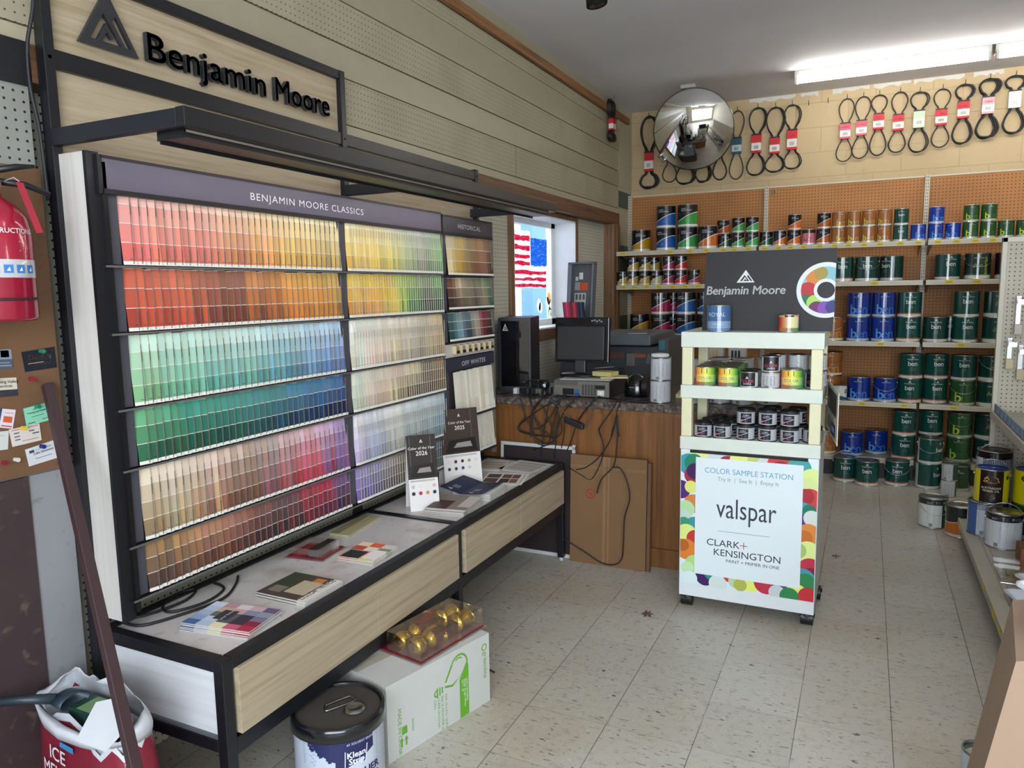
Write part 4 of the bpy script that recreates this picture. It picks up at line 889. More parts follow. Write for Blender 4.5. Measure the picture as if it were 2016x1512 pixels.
def ben_green(band, dark='#0e463e'):
    def ex(mb, r, h):
        brand(mb, r, h, .84); f = wrap(r+.0006); mb.text('ben', .050*r/.084, '#dfe4e0', lambda x, y, z: f(x, y+h*.53, z), space=.92); small_lines(mb, r, h, .44, 5, '#8fb0a6', .04)
        f2 = wrap(r+.0008); mb.text('INTERIOR PAINT', .007*r/.084, '#5a5a58', lambda x, y, z: f2(x, y+h*.05, z))
    return lambda size: can_body(size[0], size[1], flatb(.02, .115, .16, .98), lambda t: (['#d4d2c8', band or dark, dark] if abs(t) < 2.1 else ['#d4d2c8', '#d4d2c8', '#cfcfc8']), ex)
mk('ben_green', GAL, ben_green(None)(GAL)); mk('ben_green_red', GAL, ben_green('#b5523c')(GAL)); mk('ben_green_h', GAL, ben_green('#b5523c')(GAL), handle=0); mk('ben_green_up', GAL, ben_green('#b5523c')(GAL), handle=1)
mk('ben_green_dark', GAL, ben_green('#1c3f5a', '#123b34')(GAL)); mk('ben_green_q', QT, ben_green(None)(QT)); mk('ben_green_hb', GAL, ben_green('#1c3f5a', '#113f38')(GAL), handle=0)
def big_ben(base, l1, l2, band, firstonly=False):
    def ex(mb, r, h):
        brand(mb, r, h, .86, s=.8); f = wrap(r+.0006); k = r/.084
        mb.text('b', .105*k, l1, lambda x, y, z: f(x-.038*k, y+h*.14, z), bold=.015); mb.text('e', .105*k, l2, lambda x, y, z: f(x+.006*k, y+h*.14, z-.0003), bold=.01); mb.text('n', .105*k, l2, lambda x, y, z: f(x+.052*k, y+h*.14, z), bold=.01)
        small_lines(mb, r, h, .70, 3, l2, .03, .25)
    return lambda size: can_body(size[0], size[1], flatb(.02, .115, .98), lambda t: [band, base] if abs(t) < 2.0 else [band, mix(hx(base), (.85, .85, .85), .75)], ex)
mk('ben_blue', GAL, big_ben('#0c2f86', '#5f9fe0', '#3a70c4', '#9fb4cc')(GAL)); mk('ben_blue_h', GAL, big_ben('#0c2f86', '#5f9fe0', '#3a70c4', '#9fb4cc')(GAL), handle=0); mk('ben_blue_q', QT, big_ben('#0f3796', '#5f9fe0', '#3f78cc', '#a8bcd4')(QT))
mk('ben_tan', GAL, big_ben('#9a5c2a', '#d9c832', '#b8884a', '#d8cfb4')(GAL), handle=0); mk('ben_tan_q', QT, big_ben('#9c6334', '#dcd438', '#b98d58', '#d8d2c0')(QT))
mk('ben_lime', GAL, big_ben('#26512c', '#b8cf3e', '#2f6634', '#a8b49a')(GAL)); mk('ben_lime_h', GAL, big_ben('#26512c', '#b8cf3e', '#2f6634', '#a8b49a')(GAL), handle=0); mk('ben_lime_q', QT, big_ben('#28502a', '#bfdc34', '#3a6a3a', '#b4bca8')(QT))
def script_ben(c, base='#0e3a34', ext=False):
    def ex(mb, r, h):
        brand(mb, r, h, .85, s=.85); f = wrap(r+.0006); mb.text('ben', .046, c, lambda x, y, z: f(x-.012, y+h*.45, z), shear=.45, space=.85); small_lines(mb, r, h, .40, 1, '#a0b8ac', .02)
        if ext: mb.text('exterior', .040, '#a8cc3c', lambda x, y, z: f(.058-y, x+h*.52, z), space=1.0)
    return lambda size: can_body(size[0], size[1], flatb(.02, .15, .20, .98), lambda t: ['#cfd0c8', '#1d5a34' if not ext else '#2a6a38', base] if abs(t) < 2.3 else ['#cfd0c8']*3, ex)
mk('ben_script', GAL, script_ben('#6fae48')(GAL)); mk('ben_script_h', GAL, script_ben('#6fae48')(GAL), handle=0); mk('ben_exterior', GAL, script_ben('#6fae48', '#20302c', True)(GAL), handle=0); mk('ben_purple', GAL, script_ben('#c03a68', '#2a1424')(GAL))
def swoosh(t, a, b): return max(.08, min(.93, a+b*math.sin(max(-PI/2, min(PI/2, t)))))
def ck(colr, tab=None, black='#15161d', cream=None):
    def zf(t): s = swoosh(t, .42, .22); return [.02, .10, .115, s, s+.028, .98]
    def cf(t):
        if abs(t) > 2.3: return ['#cfcfcb']*5
        return ['#d6d4ce', '#d6d4ce' , colr, '#e4e2de', black]
    def ex(mb, r, h):
        f = wrap(r+.0007, .1); k = r/.084
        mb.text('CLARK+', .0145*k, '#d8d8d8', lambda x, y, z: f(x-.016*k, y+h*.78, z)); mb.text('KENSINGTON', .0145*k, '#d8d8d8', lambda x, y, z: f(x+.004*k, y+h*.70, z))
        if tab: g = wrap(r+.0006); mb.add([g(-.016*k, h*.94, 0), g(.016*k, h*.94, 0), g(.016*k, h*.985, 0), g(-.016*k, h*.985, 0)], [(0, 1, 2, 3)], tab)
        if cream:
            g = wrap(r+.0005); mb.add([g(-.03*k, h*.22, 0), g(-.008*k, h*.22, 0), g(-.008*k, h*.48, 0), g(-.03*k, h*.48, 0)], [(0, 1, 2, 3)], cream)
        small_lines(mb, r, h, .30, 3, mix(hx(colr), (1, 1, 1), .5), .03*k, .3)
    return lambda size: can_body(size[0], size[1], zf, cf, ex)
for nm, c, tb in (('ck_blue', '#1257a0', '#2a6ab0'), ('ck_green', '#2f8f3e', '#3c9a4c'), ('ck_orange', '#c96a22', '#d8844a'), ('ck_yellow', '#b98a14', '#c8a02a'), ('ck_magenta', '#9c2450', '#b04a70')): mk(nm, GAL, ck(c, tb)(GAL))
for nm, c, tb in (('ck_green_q', '#3a9c4c', '#4aa85a'), ('ck_dkgreen_q', '#1f4f2c', '#2f5f3a'), ('ck_orange_q', '#cc6420', '#d8844a'), ('ck_gold_q', '#b09340', None), ('ck_whitegold_q', '#b0ac80', None), ('ck_magenta_q', '#9a2a58', '#b04a70'), ('ck_red_q', '#c02430', '#c84850'), ('ck_brown_q', '#a8541c', '#c87a48')): mk(nm, QT, ck(c, tb, cream='#d2c690' if 'gold' in nm else None)(QT))
def multi(mb, r, h):
    g = wrap(r+.0007)
    for cx, cz, rr, c in ((0, .55, .022, '#d8b040'), (.012, .40, .018, '#c84868'), (-.014, .35, .016, '#8a3a78')): mb.add([g(cx+rr*math.cos(i*PI/8), h*cz+rr*math.sin(i*PI/8), .0001*abs(cx)*100) for i in range(16)], [tuple(range(16))], c)
mk('ck_multi_q', QT, can_body(*QT, flatb(.02, .12, .75, .98), lambda t: ['#d8d4cc', '#c46a80', '#1a1a22'], multi))
# info labels (can turned so that its printed back shows)
def info(base='#c9cdd2', top=None, side=None, th=None, bars=True, bottom='#141414'):
    def cf(t):
        c = base
        if side and th and th[0] < t < th[1]: c = side
        tc = top if (top and not (side and th and th[0] < t < th[1])) else c
        return [bottom, c, c, tc, c]
    def ex(mb, r, h):
        for q in (-.45, .35):
            for i in range(14): 
                f = wrap(r+.0006, q); a = h*(.74-.042*i); w = r*.55*(.75+.25*((i*13) % 7)/7); mb.add([f(-w/2, a, 0), f(w/2, a, 0), f(w/2, a+.0021, 0), f(-w/2, a+.0021, 0)], [(0, 1, 2, 3)], '#62676e')
        if bars:
            f = wrap(r+.0008, -.55)
            for i in range(10): a = .002*i; mb.add([f(a, h*.06, 0), f(a+.0011, h*.06, 0), f(a+.0011, h*.17, 0), f(a, h*.17, 0)], [(0, 1, 2, 3)], '#3a3c44')
        if top:
            for q, s in ((-.62, 'oo'), (-.1, 'T'), (.45, 'P')): f = wrap(r+.0008, q); mb.text(s, .022*r/.084, '#b8bcc2', lambda x, y, z: f(x, y+h*.83, z)); small_lines(mb, r, h, .9, 3, '#8a8e94', .018, q+.2)
    return lambda size: can_body(size[0], size[1], flatb(.02, .035, .5, .79, .96), cf, ex)
mk('info_white', GAL, info(top='#23262c')(GAL), handle=1); mk('info_blue', GAL, info('#bcc4ce', side='#3a5a94', th=(-1.6, -.75), top='#8a92a0')(GAL)); mk('info_greenside', GAL, info('#c8ccc8', side='#23482c', th=(.25, 1.4), top='#2c302e')(GAL), handle=0)
mk('info_quart', QT, info('#c8ccd0', side='#1f4a38', th=(.55, 1.5))(QT))
mk('info_jar', (.0555, .122), info('#bfc2c6', bottom='#1a1c20')((.0555, .122)), lidc='#1b1c20', lm='rubber')
mk('orange_back', GAL, can_body(*GAL, lambda t: [.02, .10, swoosh(t, .55, .12), swoosh(t, .55, .12)+.02, .98], lambda t: ['#bfbab0', '#b8621c', '#d8d4cc', '#1a1b1f'] if t < .95 else ['#8a8c84']*4), handle=2)
def greenturn(mb, r, h):
    f = wrap(r+.0007, .8); mb.flat(peak(.02, .017), '#d8dcd8', lambda x, y, z: f(x, y+h*.80, z)); mb.text('ben', .048, '#d8dcd8', lambda x, y, z: f(x, y+h*.50, z)); f2 = wrap(r+.0007, -.05); mb.flat(peak(.10, .10), '#1a544a', lambda x, y, z: f2(x, y+h*.18, z))
mk('ben_green_turned', GAL, can_body(*GAL, flatb(.02, .12, .98), lambda t: ['#d0d0c8', '#0f4a40'] if t > -.95 else ['#d0d0c8', '#c8cac4'], greenturn)); mk('ben_green_turned_h', GAL, can_body(*GAL, flatb(.02, .12, .98), lambda t: ['#d0d0c8', '#0f4a40'] if t > -1.15 else ['#d0d0c8', '#c8cac4'], greenturn), handle=0)
mk('plain_green', GAL, can_body(*GAL, flatb(.02, .12, .98), lambda t: ['#a8b0a0', '#1f4428'], lambda mb, r, h: brand(mb, r, h, .78)))
def drips(mb, r, h):
    f = wrap(r+.0008)
    for i in range(-9, 12): a = i*.0085; l = .25+.18*((i*31) % 7)/7; mb.add([f(a-.003, h*.985, 0), f(a+.003, h*.985, 0), f(a+.002, h*(.95-l), 0), f(a-.002, h*(.96-l), 0)], [(0, 1, 2, 3)], '#1d1418')
mk('dripped', (.088, .26), can_body(.088, .26, flatb(.01, .40, .84, .99), lambda t: ['#5a76a0' if t < .2 else '#b4b8c0', '#c4c8d2', '#1d1418'], drips), lidc='#4a4648', handle=1)
def cabot(mb, r, h):
    f = wrap(r+.0007, -.1)
    mb.add([f(.036*math.cos(i*PI/10), h*.72+.020*math.sin(i*PI/10), 0) for i in range(20)], [tuple(range(20))], '#b87838'); mb.add([f(.040*math.cos(i*PI/10), h*.66+.0085*math.sin(i*PI/10), .0003) for i in range(20)], [tuple(range(20))], '#d8b070')
    mb.text('Cabot', .026, '#2a1a14', lambda x, y, z: f(x, y+h*.635, z+.0006), bold=.03); mb.text('AUSTRALIAN', .0165, '#d8cdb4', lambda x, y, z: f(x, y+h*.44, z), bold=.015); mb.text('TIMBER OIL', .0165, '#d8cdb4', lambda x, y, z: f(x, y+h*.35, z), bold=.015); small_lines(mb, r, h, .26, 6, '#8a8070', .07, -.1, .007)
    g = wrap(r+.0007, .95); mb.add([g(.0+.012*math.cos(i*PI/8), h*.78+.012*math.sin(i*PI/8), 0) for i in range(16)], [tuple(range(16))], '#222222')
mk('cabot', (.084, .19), can_body(.084, .19, flatb(.02, .06, .94, .985), lambda t: (['#201a18', '#241c1a', '#241c1a'] if -.85 < t < .55 else ['#d2c816', '#d2c816', '#d2c816']), cabot), lidc='#1e3f9c', handle=1, lm='gloss')
def yl(mb, r, h):
    g = wrap(r+.0007, -.6); mb.add([g(.014*math.cos(i*PI/8), h*.78+.014*math.sin(i*PI/8), 0) for i in range(16)], [tuple(range(16))], '#333322'); small_lines(mb, r, h, .6, 10, '#6a6410', .03, -.5, .006)
mk('yellow', GAL, can_body(*GAL, flatb(.02, .98), lambda t: ['#d4ca12'], yl), lidc='#1e3f9c', lm='gloss')
mk('white_quart_dot', QT, can_body(*QT, lambda t: [.02, swoosh(t, .32, -.14), .98], lambda t: ['#1d5a70', '#d0cfc8'], lambda mb, r, h: mb.add([wrap(r+.0007, .75)(.012*math.cos(i*PI/8), h*.62+.016*math.sin(i*PI/8), 0) for i in range(16)], [tuple(range(16))], '#101010')))

# --- the shelves: columns from left to right, cans listed from the shelf upwards
HG, HQ = GAL[1], QT[1]
def columns(shelf, z, cols, y_default, group):
    n_ = 0
    for c in cols:
        x, kinds, desc = c[0], c[1], c[2]; y = c[3] if len(c) > 3 else y_default; rz0 = c[4] if len(c) > 4 else 0
        zz = z+.0008
        for i, k in enumerate(kinds):
            r, h = CAN[k][0]
            yy = max(y, YF+r+.006); pos = ('' if len(kinds) == 1 else ' upper one,' if i == len(kinds)-1 and i else ' lower one,')
            lab = f'{desc[i] if isinstance(desc, list) else desc},{pos} {ORD[n_]} stack from left on {shelf}'
            o = can(k, x+.0015*((i*7) % 3-1), yy, zz, lab, group, rz0+random.uniform(-.12, .12)); zz += h+.001
        n_ += 1
Yf = 6.545; Yq = 6.512
columns('top shelf', 1.8655, [(-1.86, ['ck_yellow'], 'yellow gallon paint can', 6.62), (-1.617, ['ck_blue']*2, 'blue gallon paint can', Yf, -.3), (-1.428, ['ck_green']*2, 'green gallon paint can'), (-1.250, ['ck_orange'], 'orange gallon paint can'),
 (-1.150, ['ck_brown_q', 'ck_brown_q'], 'brown orange quart can', 6.68), (-1.108, ['ck_dkgreen_q'], 'dark green quart can', 6.545), (-.999, ['ck_green_q']*2, 'green quart paint can'), (-.886, ['ck_green_q']*2, 'green quart paint can'), (-.776, ['ck_dkgreen_q'], 'dark green quart can', 6.55),
 (-.668, ['ck_orange_q'], 'orange quart paint can', Yq, .25), (-.556, ['ck_orange_q']*2, 'orange quart paint can'), (-.445, ['ck_multi_q'], 'many-coloured quart can'), (-.336, ['ck_brown_q']*2, 'dark orange quart can'),
 (-.226, ['ben_tan_q']*2, 'tan quart paint can', Yq, .45), (-.119, ['ben_tan_q']*2, 'tan quart paint can'), (-.010, ['ben_tan_q']*2, 'tan quart paint can'), (.099, ['ben_tan_q']*2, 'tan quart paint can', Yq, -.35), (.213, ['ben_green_q']*2, 'dark green quart can'),
 (.332, ['ben_blue_q'], 'blue quart paint can', Yq, .35), (.448, ['ben_blue_q']*2, 'blue quart paint can', Yq, .2), (.560, ['ben_blue_q'], 'blue quart paint can', Yq, -.25), (.672, ['ben_lime_q']*2, 'green quart with lime letter'), (.784, ['ben_lime_q']*2, 'green quart with lime letter'), (.896, ['ben_lime_q'], 'green quart with lime letter'), (1.008, ['ben_lime_q'], 'green quart with lime letter'), (1.12, ['ben_lime_q'], 'green quart with lime letter')], Yq, 'paint cans on the top shelf')
columns('second shelf', 1.5675, [(-2.0, ['ck_gold_q'], 'gold quart paint can'), (-1.905, ['ck_gold_q']*2, 'gold quart paint can'), (-1.797, ['ck_gold_q']*2, 'gold quart paint can'), (-1.745, ['ck_gold_q', 'ck_gold_q'], 'gold quart set back', 6.63), (-1.69, ['ck_whitegold_q'], 'pale gold quart can'), (-1.585, ['ck_magenta_q']*2, 'magenta quart can'), (-1.475, ['ck_red_q']*2, 'red quart paint can'), (-1.36, ['ck_magenta_q'], 'magenta quart can', Yq, .5)], Yq, 'paint cans on the left of the second shelf')
columns('second shelf, right bay half', 1.5675, [(-.19, ['ben_green_red'], 'dark green gallon can'), (-.01, ['ben_green_hb'], 'dark green gallon can'), (.165, ['ben_green_dark'], 'dark green gallon can', 6.60, -.5), (.545, ['ben_green'], 'dark green gallon can', 6.57, .1), (.737, ['ben_exterior'], 'exterior paint gallon can'), (.93, ['ben_purple'], 'black and purple gallon')], Yf, 'paint cans on the right of the second shelf')
columns('third shelf, left part', 1.1175, [(-1.865, ['ck_yellow'], 'yellow gallon paint can', 6.6), (-1.66, ['ck_magenta']*2, 'magenta gallon can'), (-1.585, ['ck_magenta']*2, 'magenta gallon set back', 6.73), (-1.435, ['ck_blue']*2, 'blue gallon paint can', Yf, -.3), (-1.25, ['ck_blue']*2, 'blue gallon paint can')], Yf, 'paint cans on the left of the third shelf')
columns('third shelf, right part', 1.0955, [(-.243, ['ben_tan'], 'tan gallon with bail'), (-.055, ['ben_blue']*2, 'blue gallon paint can'), (.122, ['ben_blue']*2, 'blue gallon paint can'), (.300, ['ben_green_red', 'ben_green_red'], 'dark green gallon can', Yf, .1), (.487, ['ben_green_dark'], 'dark green gallon can', 6.56), (.60, ['ben_green_dark'], 'dark green gallon set back', 6.73), (.680, ['ben_green']*2, 'dark green gallon can'), (.875, ['ben_script']*2, 'gallon with green script', Yf, .2)], Yf, 'paint cans on the right of the third shelf')
columns('fourth shelf', .6155, [(-.245, ['ben_tan']*2, 'tan gallon paint can', 6.62), (-.030, ['ben_blue'], 'blue gallon paint can'), (.157, ['ben_blue_h'], 'blue gallon with bail'), (.332, ['ben_green_red']*2, 'dark green gallon can', 6.57), (.508, ['ben_green_red']*2, 'dark green gallon can', 6.60, .2), (.690, ['ben_lime_h', 'ben_green'], ['green gallon lime letter', 'dark green gallon can'], 6.56), (.865, ['ben_script', 'ben_script_h'], 'gallon with green script', Yf, .15)], Yf, 'paint cans on the fourth shelf')
can('white_quart_dot', -.168, 6.486, .6163, 'white and teal quart can with a black dot, peeking past the sample cart', 'paint cans on the fourth shelf', .2)
columns('bottom deck', .1655, [(-.262, ['ben_tan'], 'tan gallon with bail', 6.56), (-.066, ['ben_blue'], 'blue gallon paint can'), (.115, ['ben_blue'], 'blue gallon set back', 6.68), (.307, ['ben_green_red']*2, 'dark green gallon can'), (.495, ['ben_green']*2, 'dark green gallon can', 6.64), (.690, ['ben_lime', 'ben_lime_h'], 'green gallon lime letter', 6.60), (.870, ['ben_script']*2, 'gallon with green script', 6.60, .2)], Yf, 'paint cans on the bottom deck')
fl = 'paint cans on the floor before the back shelves'
can('ben_green_up', -.108, 6.315, .0005, 'green gallon can on the floor with raised bail, leftmost before the back shelves', fl, .1); can('ben_green_red', .052, 6.245, .0005, 'green gallon can on the floor, second from left, with red line and no bail', fl); can('ben_green_h', .262, 6.33, .0005, 'green gallon can on the floor with bail hanging across its front', fl)
can('ben_green_turned', .470, 6.325, .0005, 'turned green gallon can on the floor, under the can with white side', fl); can('ben_green_turned_h', .478, 6.322, .1920, 'green gallon can turned to show a white side, stacked on the floor can', fl); can('plain_green', .665, 6.34, .0005, 'dull green gallon can on the floor behind the small white quarts', fl)
can('info_quart', .59, 6.10, .0005, 'lower white quart can standing on the floor beside the dull green gallon', fl, .2); can('info_quart', .592, 6.10, .1235, 'upper white quart can of the pair beside the dull green gallon', fl, -.3)
can('info_greenside', .435, 5.30, .0005, 'white and green gallon can standing on the open floor', fl, .25); can('orange_back', .575, 5.155, .0005, 'black and orange gallon can on the floor against the near deck', fl, .2)

# ================================================================== COUNTER
C_ = thing('counter', 'long oak panelled service counter with a dark granite look top', 'counter', (-1.27, 3.9, 0))
mb = MB(); mb.box(-2.135, -.40, 3.90, 4.55, .10, .872, '#8d5a2c')
for x in (-1.26, -.86): mb.box(x, x+.0015, 3.8985, 3.90, .10, .872, '#3a2412')
part('body', mb, 'oak_z', C_)
mb = MB(); mb.box(-2.135, -.39, 3.888, 3.902, 0, .105, '#7c4e26'); mb.box(-2.135, -.39, 3.884, 3.902, .095, .108, '#8a5a2e'); mb.box(-2.135, -.40, 3.89, 3.90, .845, .872, '#7a4a22'); part('baseboard', mb, 'oak_z', C_)
mb = MB(); mb.box(-2.137, -.36, 3.868, 4.58, .873, .916, '#5a5048'); part('countertop', mb, 'granite_laminate', C_, .004)
ZK = .9165
# computer tower
t = thing('computer_tower', 'black computer tower with glass front, standing at the left end of the counter', 'computer', (-1.96, 4.3, ZK))
tw_ = lambda x, y, z: (-2.047+.966*x-.259*y, 4.085+.259*x+.966*y, ZK+z)
mb = MB(); mb.box(.0, .2, .004, .36, .0005, .455, '#0c0d11', 0, tw_); part('case', mb, 'satin', t, .004)
mb = MB(); mb.box(-.003, .0, .0, .36, .005, .45, '#2c3f60', 0, tw_)
for k in range(22): mb.box(-.0035, -.003, .02, .03, .03+.018*k, .04+.018*k, '#10182a', 0, tw_)
for a in ((0, .014, 0, .455), (.186, .2, 0, .455), (.0145, .1855, 0, .03), (.0145, .1855, .435, .455)): mb.box(a[0], a[1], -.006, .003, a[2]+.001, a[3], '#0a0b0e', 0, tw_)
part('front_frame', mb, 'satin', t)
mb = MB(); mb.box(.015, .185, -.002, .003, .031, .434, '#15161b', 0, tw_)
for cz, rr, c in ((.36, .052, '#2a3038'), (.20, .060, '#1e1a1c')): mb.add([tw_(.105+rr*math.cos(k*PI/14), -.0025, cz+rr*math.sin(k*PI/14)) for k in range(28)], [tuple(range(28))], c)
for k in range(9):
    for cz in (.36, .20): a = k*2*PI/9; mb.add([tw_(.105, -.003, cz), tw_(.105+.05*math.cos(a), -.003, cz+.05*math.sin(a)), tw_(.105+.05*math.cos(a+.35), -.003, cz+.05*math.sin(a+.35))], [(0, 1, 2)], '#3a3436' if cz < .3 else '#3a424c')
part('fan', mb, 'satin', t)
mb = MB(); mb.box(.015, .185, -.0055, -.004, .031, .434, '#20222a', 0, tw_); part('glass_panel', mb, 'dark_acrylic', t)
mb = MB(); mb.flat(peak(.036, .045), '#b4b0a6', lambda x, y, z: tw_(.042+x, -.0066, .375+y)); part('mountain_sticker', mb, 'print', t)
# monitor seen from behind
t = thing('monitor', 'black flat monitor seen from behind, on a round stand over the small computer', 'monitor', (-1.55, 4.2, 1.02)); mb = MB()
mon = lambda x, y, z: (-1.541+x*.985+y*.1, 4.20+y+x*.10+(z)*.06, 1.235+z)
mb.box(-.168, .168, -.012, .02, -.135, .135, '#07080a', 0, mon); part('screen_frame', mb, 'gloss', t, .004)
mb = MB(); mb.box(-.152, .152, -.034, -.012, -.125, .090, '#08090c', 0, mon); part('rear_shell', mb, 'rubber', t, .012)
mb = MB()
for k in range(18): a = -.118+.0139*k; mb.box(a, a+.0035, -.0352, -.0338, .03, .06, '#0a0b0e', 0, mon)
for i, (x, z) in enumerate(((.06, .115), (.075, .118), (.09, .112), (.105, .118), (.118, .11))): mb.box(x, x+.009, -.0135, -.0125, z-.004, z+.004, '#8a8e96', 0, mon)
mb.box(-.115, -.095, -.0135, -.0125, -.115, -.095, '#c8ccd4', 0, mon); part('rear_marks', mb, 'satin', t)
mb = MB(); mb.box(-.035, .035, -.03, .0, -.205, -.08, '#111318', 0, mon); part('neck', mb, 'satin', t, .006)
mb = MB(); mb.lathe([(.0, 0), (.105, 0), (.11, .006), (.10, .014), (.03, .022), (0, .022)], '#101218', 36, 0, lambda x, y, z: (-1.545+x*1.15, 4.17+y*.8, 1.021+z)); part('stand_base', mb, 'satin', t)
# small desktop computer lying flat, ports towards the room
t = thing('desktop_computer', 'grey small form desktop computer lying flat with its port side to the room', 'computer', (-1.48, 4.15, ZK)); mb = MB()
mb.box(-1.645, -1.305, 4.0, 4.36, ZK+.003, 1.014, '#1c1d21'); part('case', mb, 'satin', t, .002)
mb = MB(); mb.box(-1.643, -1.307, 3.997, 4.0, ZK+.006, 1.011, '#6a6762'); 
for k in range(24):
    for j in range(4): mb.box(-1.635+.0058*k, -1.632+.0058*k, 3.9955, 3.997, .985+.006*j, .988+.006*j, '#15151a')
mb.box(-1.59, -1.52, 3.9955, 3.997, .928, .965, '#0c0d10'); mb.box(-1.515, -1.488, 3.9955, 3.997, .945, .962, '#2a5f8c'); mb.box(-1.515, -1.488, 3.9955, 3.997, .927, .942, '#1f3f94')
for k in range(5):
    for j in range(9): mb.box(-1.47+.018*k, -1.458+.018*k, 3.9955, 3.997, .93+.007*j, .934+.007*j, '#1b1c20')
mb.box(-1.375, -1.335, 3.993, 3.997, .93, .96, '#d0d0cc'); mb.cyl((-1.355, 3.992, .945), .006, .002, '#e8f4d0', 'y', 12); mb.box(-1.385, -1.33, 3.99, 3.997, .968, .99, '#101114'); part('port_panel', mb, 'satin', t)
def sheet(name, label, x, y, z, a, w, l, c, th=.0012, tilt=0, cat='paper', mat='print', group=None):
    mb = MB(); f = on_flat(x, y, z, a); g = lambda u, v, q: (f(u, v, q)[0], f(u, v, q)[1], f(u, v, q)[2]+(u+w/2)*tilt); mb.box(-w/2, w/2, -l/2, l/2, 0, th, c, 0, g); return tag(mb.build(name, mat), label, cat, group)
sheet('paper', 'white papers spread on the small computer under the monitor', -1.47, 4.13, 1.0145, .1, .30, .24, '#c9c4bc', .003)
sheet('paper', 'curled white sheet leaning over the yellow pads', -1.39, 4.16, 1.070, -.5, .10, .07, '#d4d2cc', .001, .12)
sheet('notepad', 'upper yellow legal pad beside the monitor stand', -1.375, 4.14, 1.030, -.2, .125, .09, '#b9ae74', .026)
sheet('notepad', 'lower yellow legal pad angled at the corner of the small computer', -1.330, 4.16, 1.0185, .35, .16, .11, '#bdb484', .008)
# dome telephone-like tape dispenser, webcam, power strip
t = thing('desk_device', 'black round desk device beside the stack of white jars', 'device', (-1.19, 4.15, ZK)); mb = MB()
mb.lathe([(0, 0), (.07, 0), (.072, .02), (.068, .07), (.05, .11), (.02, .128), (0, .13)], '#0e0f12', 30, 0, lambda x, y, z: (-1.19+x, 4.15+y*.9, ZK+z)); part('body', mb, 'gloss', t)
mb = MB(); mb.cyl((-1.135, 4.11, ZK+.062), .058, .03, '#101115', 'x', 28); part('wheel', mb, 'satin', t, .006)
mb = MB(); mb.box(-1.215, -1.185, 4.083, 4.09, ZK+.055, ZK+.06, '#a8a8a8'); part('badge', mb, 'metal', t)
t = thing('webcam', 'small black ball webcam with a white sticker beside the computers', 'webcam', (-1.72, 4.05, ZK)); mb = MB()
mb.lathe([(0, .03), (.018, .034), (.028, .045), (.032, .062), (.028, .079), (.018, .09), (0, .094)], '#17181c', 24, 0, lambda x, y, z: (-1.715+x, 4.02+y, ZK+z)); mb.cyl((-1.715, 4.02, ZK), .022, .04, '#17181c', n=16, r2=.010); part('ball', mb, 'gloss', t)
mb = MB(); mb.box(-1.712, -1.695, 3.985, 3.989, ZK+.05, ZK+.068, '#d4d8e0'); part('sticker', mb, 'print', t)
t = thing('power_adapter', 'white wall adapter and black plugs in the heap of cords on the counter', 'adapter', (-1.87, 4.0, ZK)); mb = MB()
mb.box(-1.895, -1.872, 3.96, 4.0, ZK+.001, ZK+.04, '#c8c6c0'); part('white_plug', mb, 'satin', t, .003)
for x, y, z, w, c in ((-1.85, 3.97, .0, .05, '#15161a'), (-1.80, 4.0, .0, .055, '#1a1b1f'), (-1.76, 3.98, .0, .035, '#57544c'), (-1.82, 4.06, .04, .05, '#111216'), (-1.74, 4.05, .0, .05, '#3f3d38')): mb = MB(); mb.box(x, x+w, y, y+.045, ZK+.001+z, ZK+.04+z, c); part('black_plug', mb, 'satin', t, .004)
g_ = 'white label jars at the edge of the counter'
can('info_jar', -1.005, 3.975, ZK+.0005, 'lower white label jar in the stack of two on the counter edge', g_, .1, 'jar'); can('info_jar', -1.003, 3.975, ZK+.1235, 'upper white label jar in the stack of two on the counter edge', g_, .3, 'jar')
mb = MB(); mb.lathe([(.0, 0), (.046, 0), (.05, .008), (.048, .018), (.03, .021), (0, .021)], '#d8d8d4', 28, 0, lambda x, y, z: (-1.008+x, 3.975+y*.8, ZK+.247+z)); tag(mb.build('sponge', 'fabric'), 'white folded cloth pad lying on top of the jar stack', 'cloth')
can('info_jar', -.835, 4.0, ZK+.0005, 'lower white label jar just left of the sample cart', g_, .2, 'jar'); can('info_jar', -.835, 4.0, ZK+.1235, 'upper white label jar just left of the sample cart', g_, -.1, 'jar')
for i, (x, y, n_) in enumerate(((-.70, 4.06, 2), (-.58, 4.05, 2), (-.46, 4.1, 2))):
    for k in range(n_): can('info_jar', x, y, ZK+.0005+.123*k, f'{"upper" if k else "lower"} white label jar, {ORD[i]} stack seen through the cart', 'white label jars behind the cart', .3*i-.2, 'jar')
for i, (x, c) in enumerate(((-.76, '#c9b08a'), (-.64, '#2a2c34'))):
    t = thing('product_box', ['upright white carton with glove picture behind the sample cart', 'upright carton with dark glove picture behind the sample cart'][i], 'box', (x, 4.25, ZK)); mb = MB(); mb.box(x-.045, x+.045, 4.22, 4.28, ZK+.0005, ZK+.30, '#c4c2bc'); 
    for k in range(3): mb.box(x-.03+.018*k, x-.018+.018*k, 4.2185, 4.22, ZK+.20, ZK+.27, c)
    mb.box(x-.04, x+.04, 4.2185, 4.22, ZK+.12, ZK+.15, '#1c1e22'); part('carton', mb, 'print', t)
sheet('notepad', 'pale yellow pad on the counter behind the white jars', -.90, 4.25, ZK+.0005, .1, .14, .2, '#cfc88e', .02)
mb = MB(); mb.box(-.96, -.90, 4.3, 4.36, ZK+.0005, ZK+.07, '#8a2020'); tag(mb.build('small_box', 'print', bevel=.002), 'small red box on the counter behind the white jars', 'box')

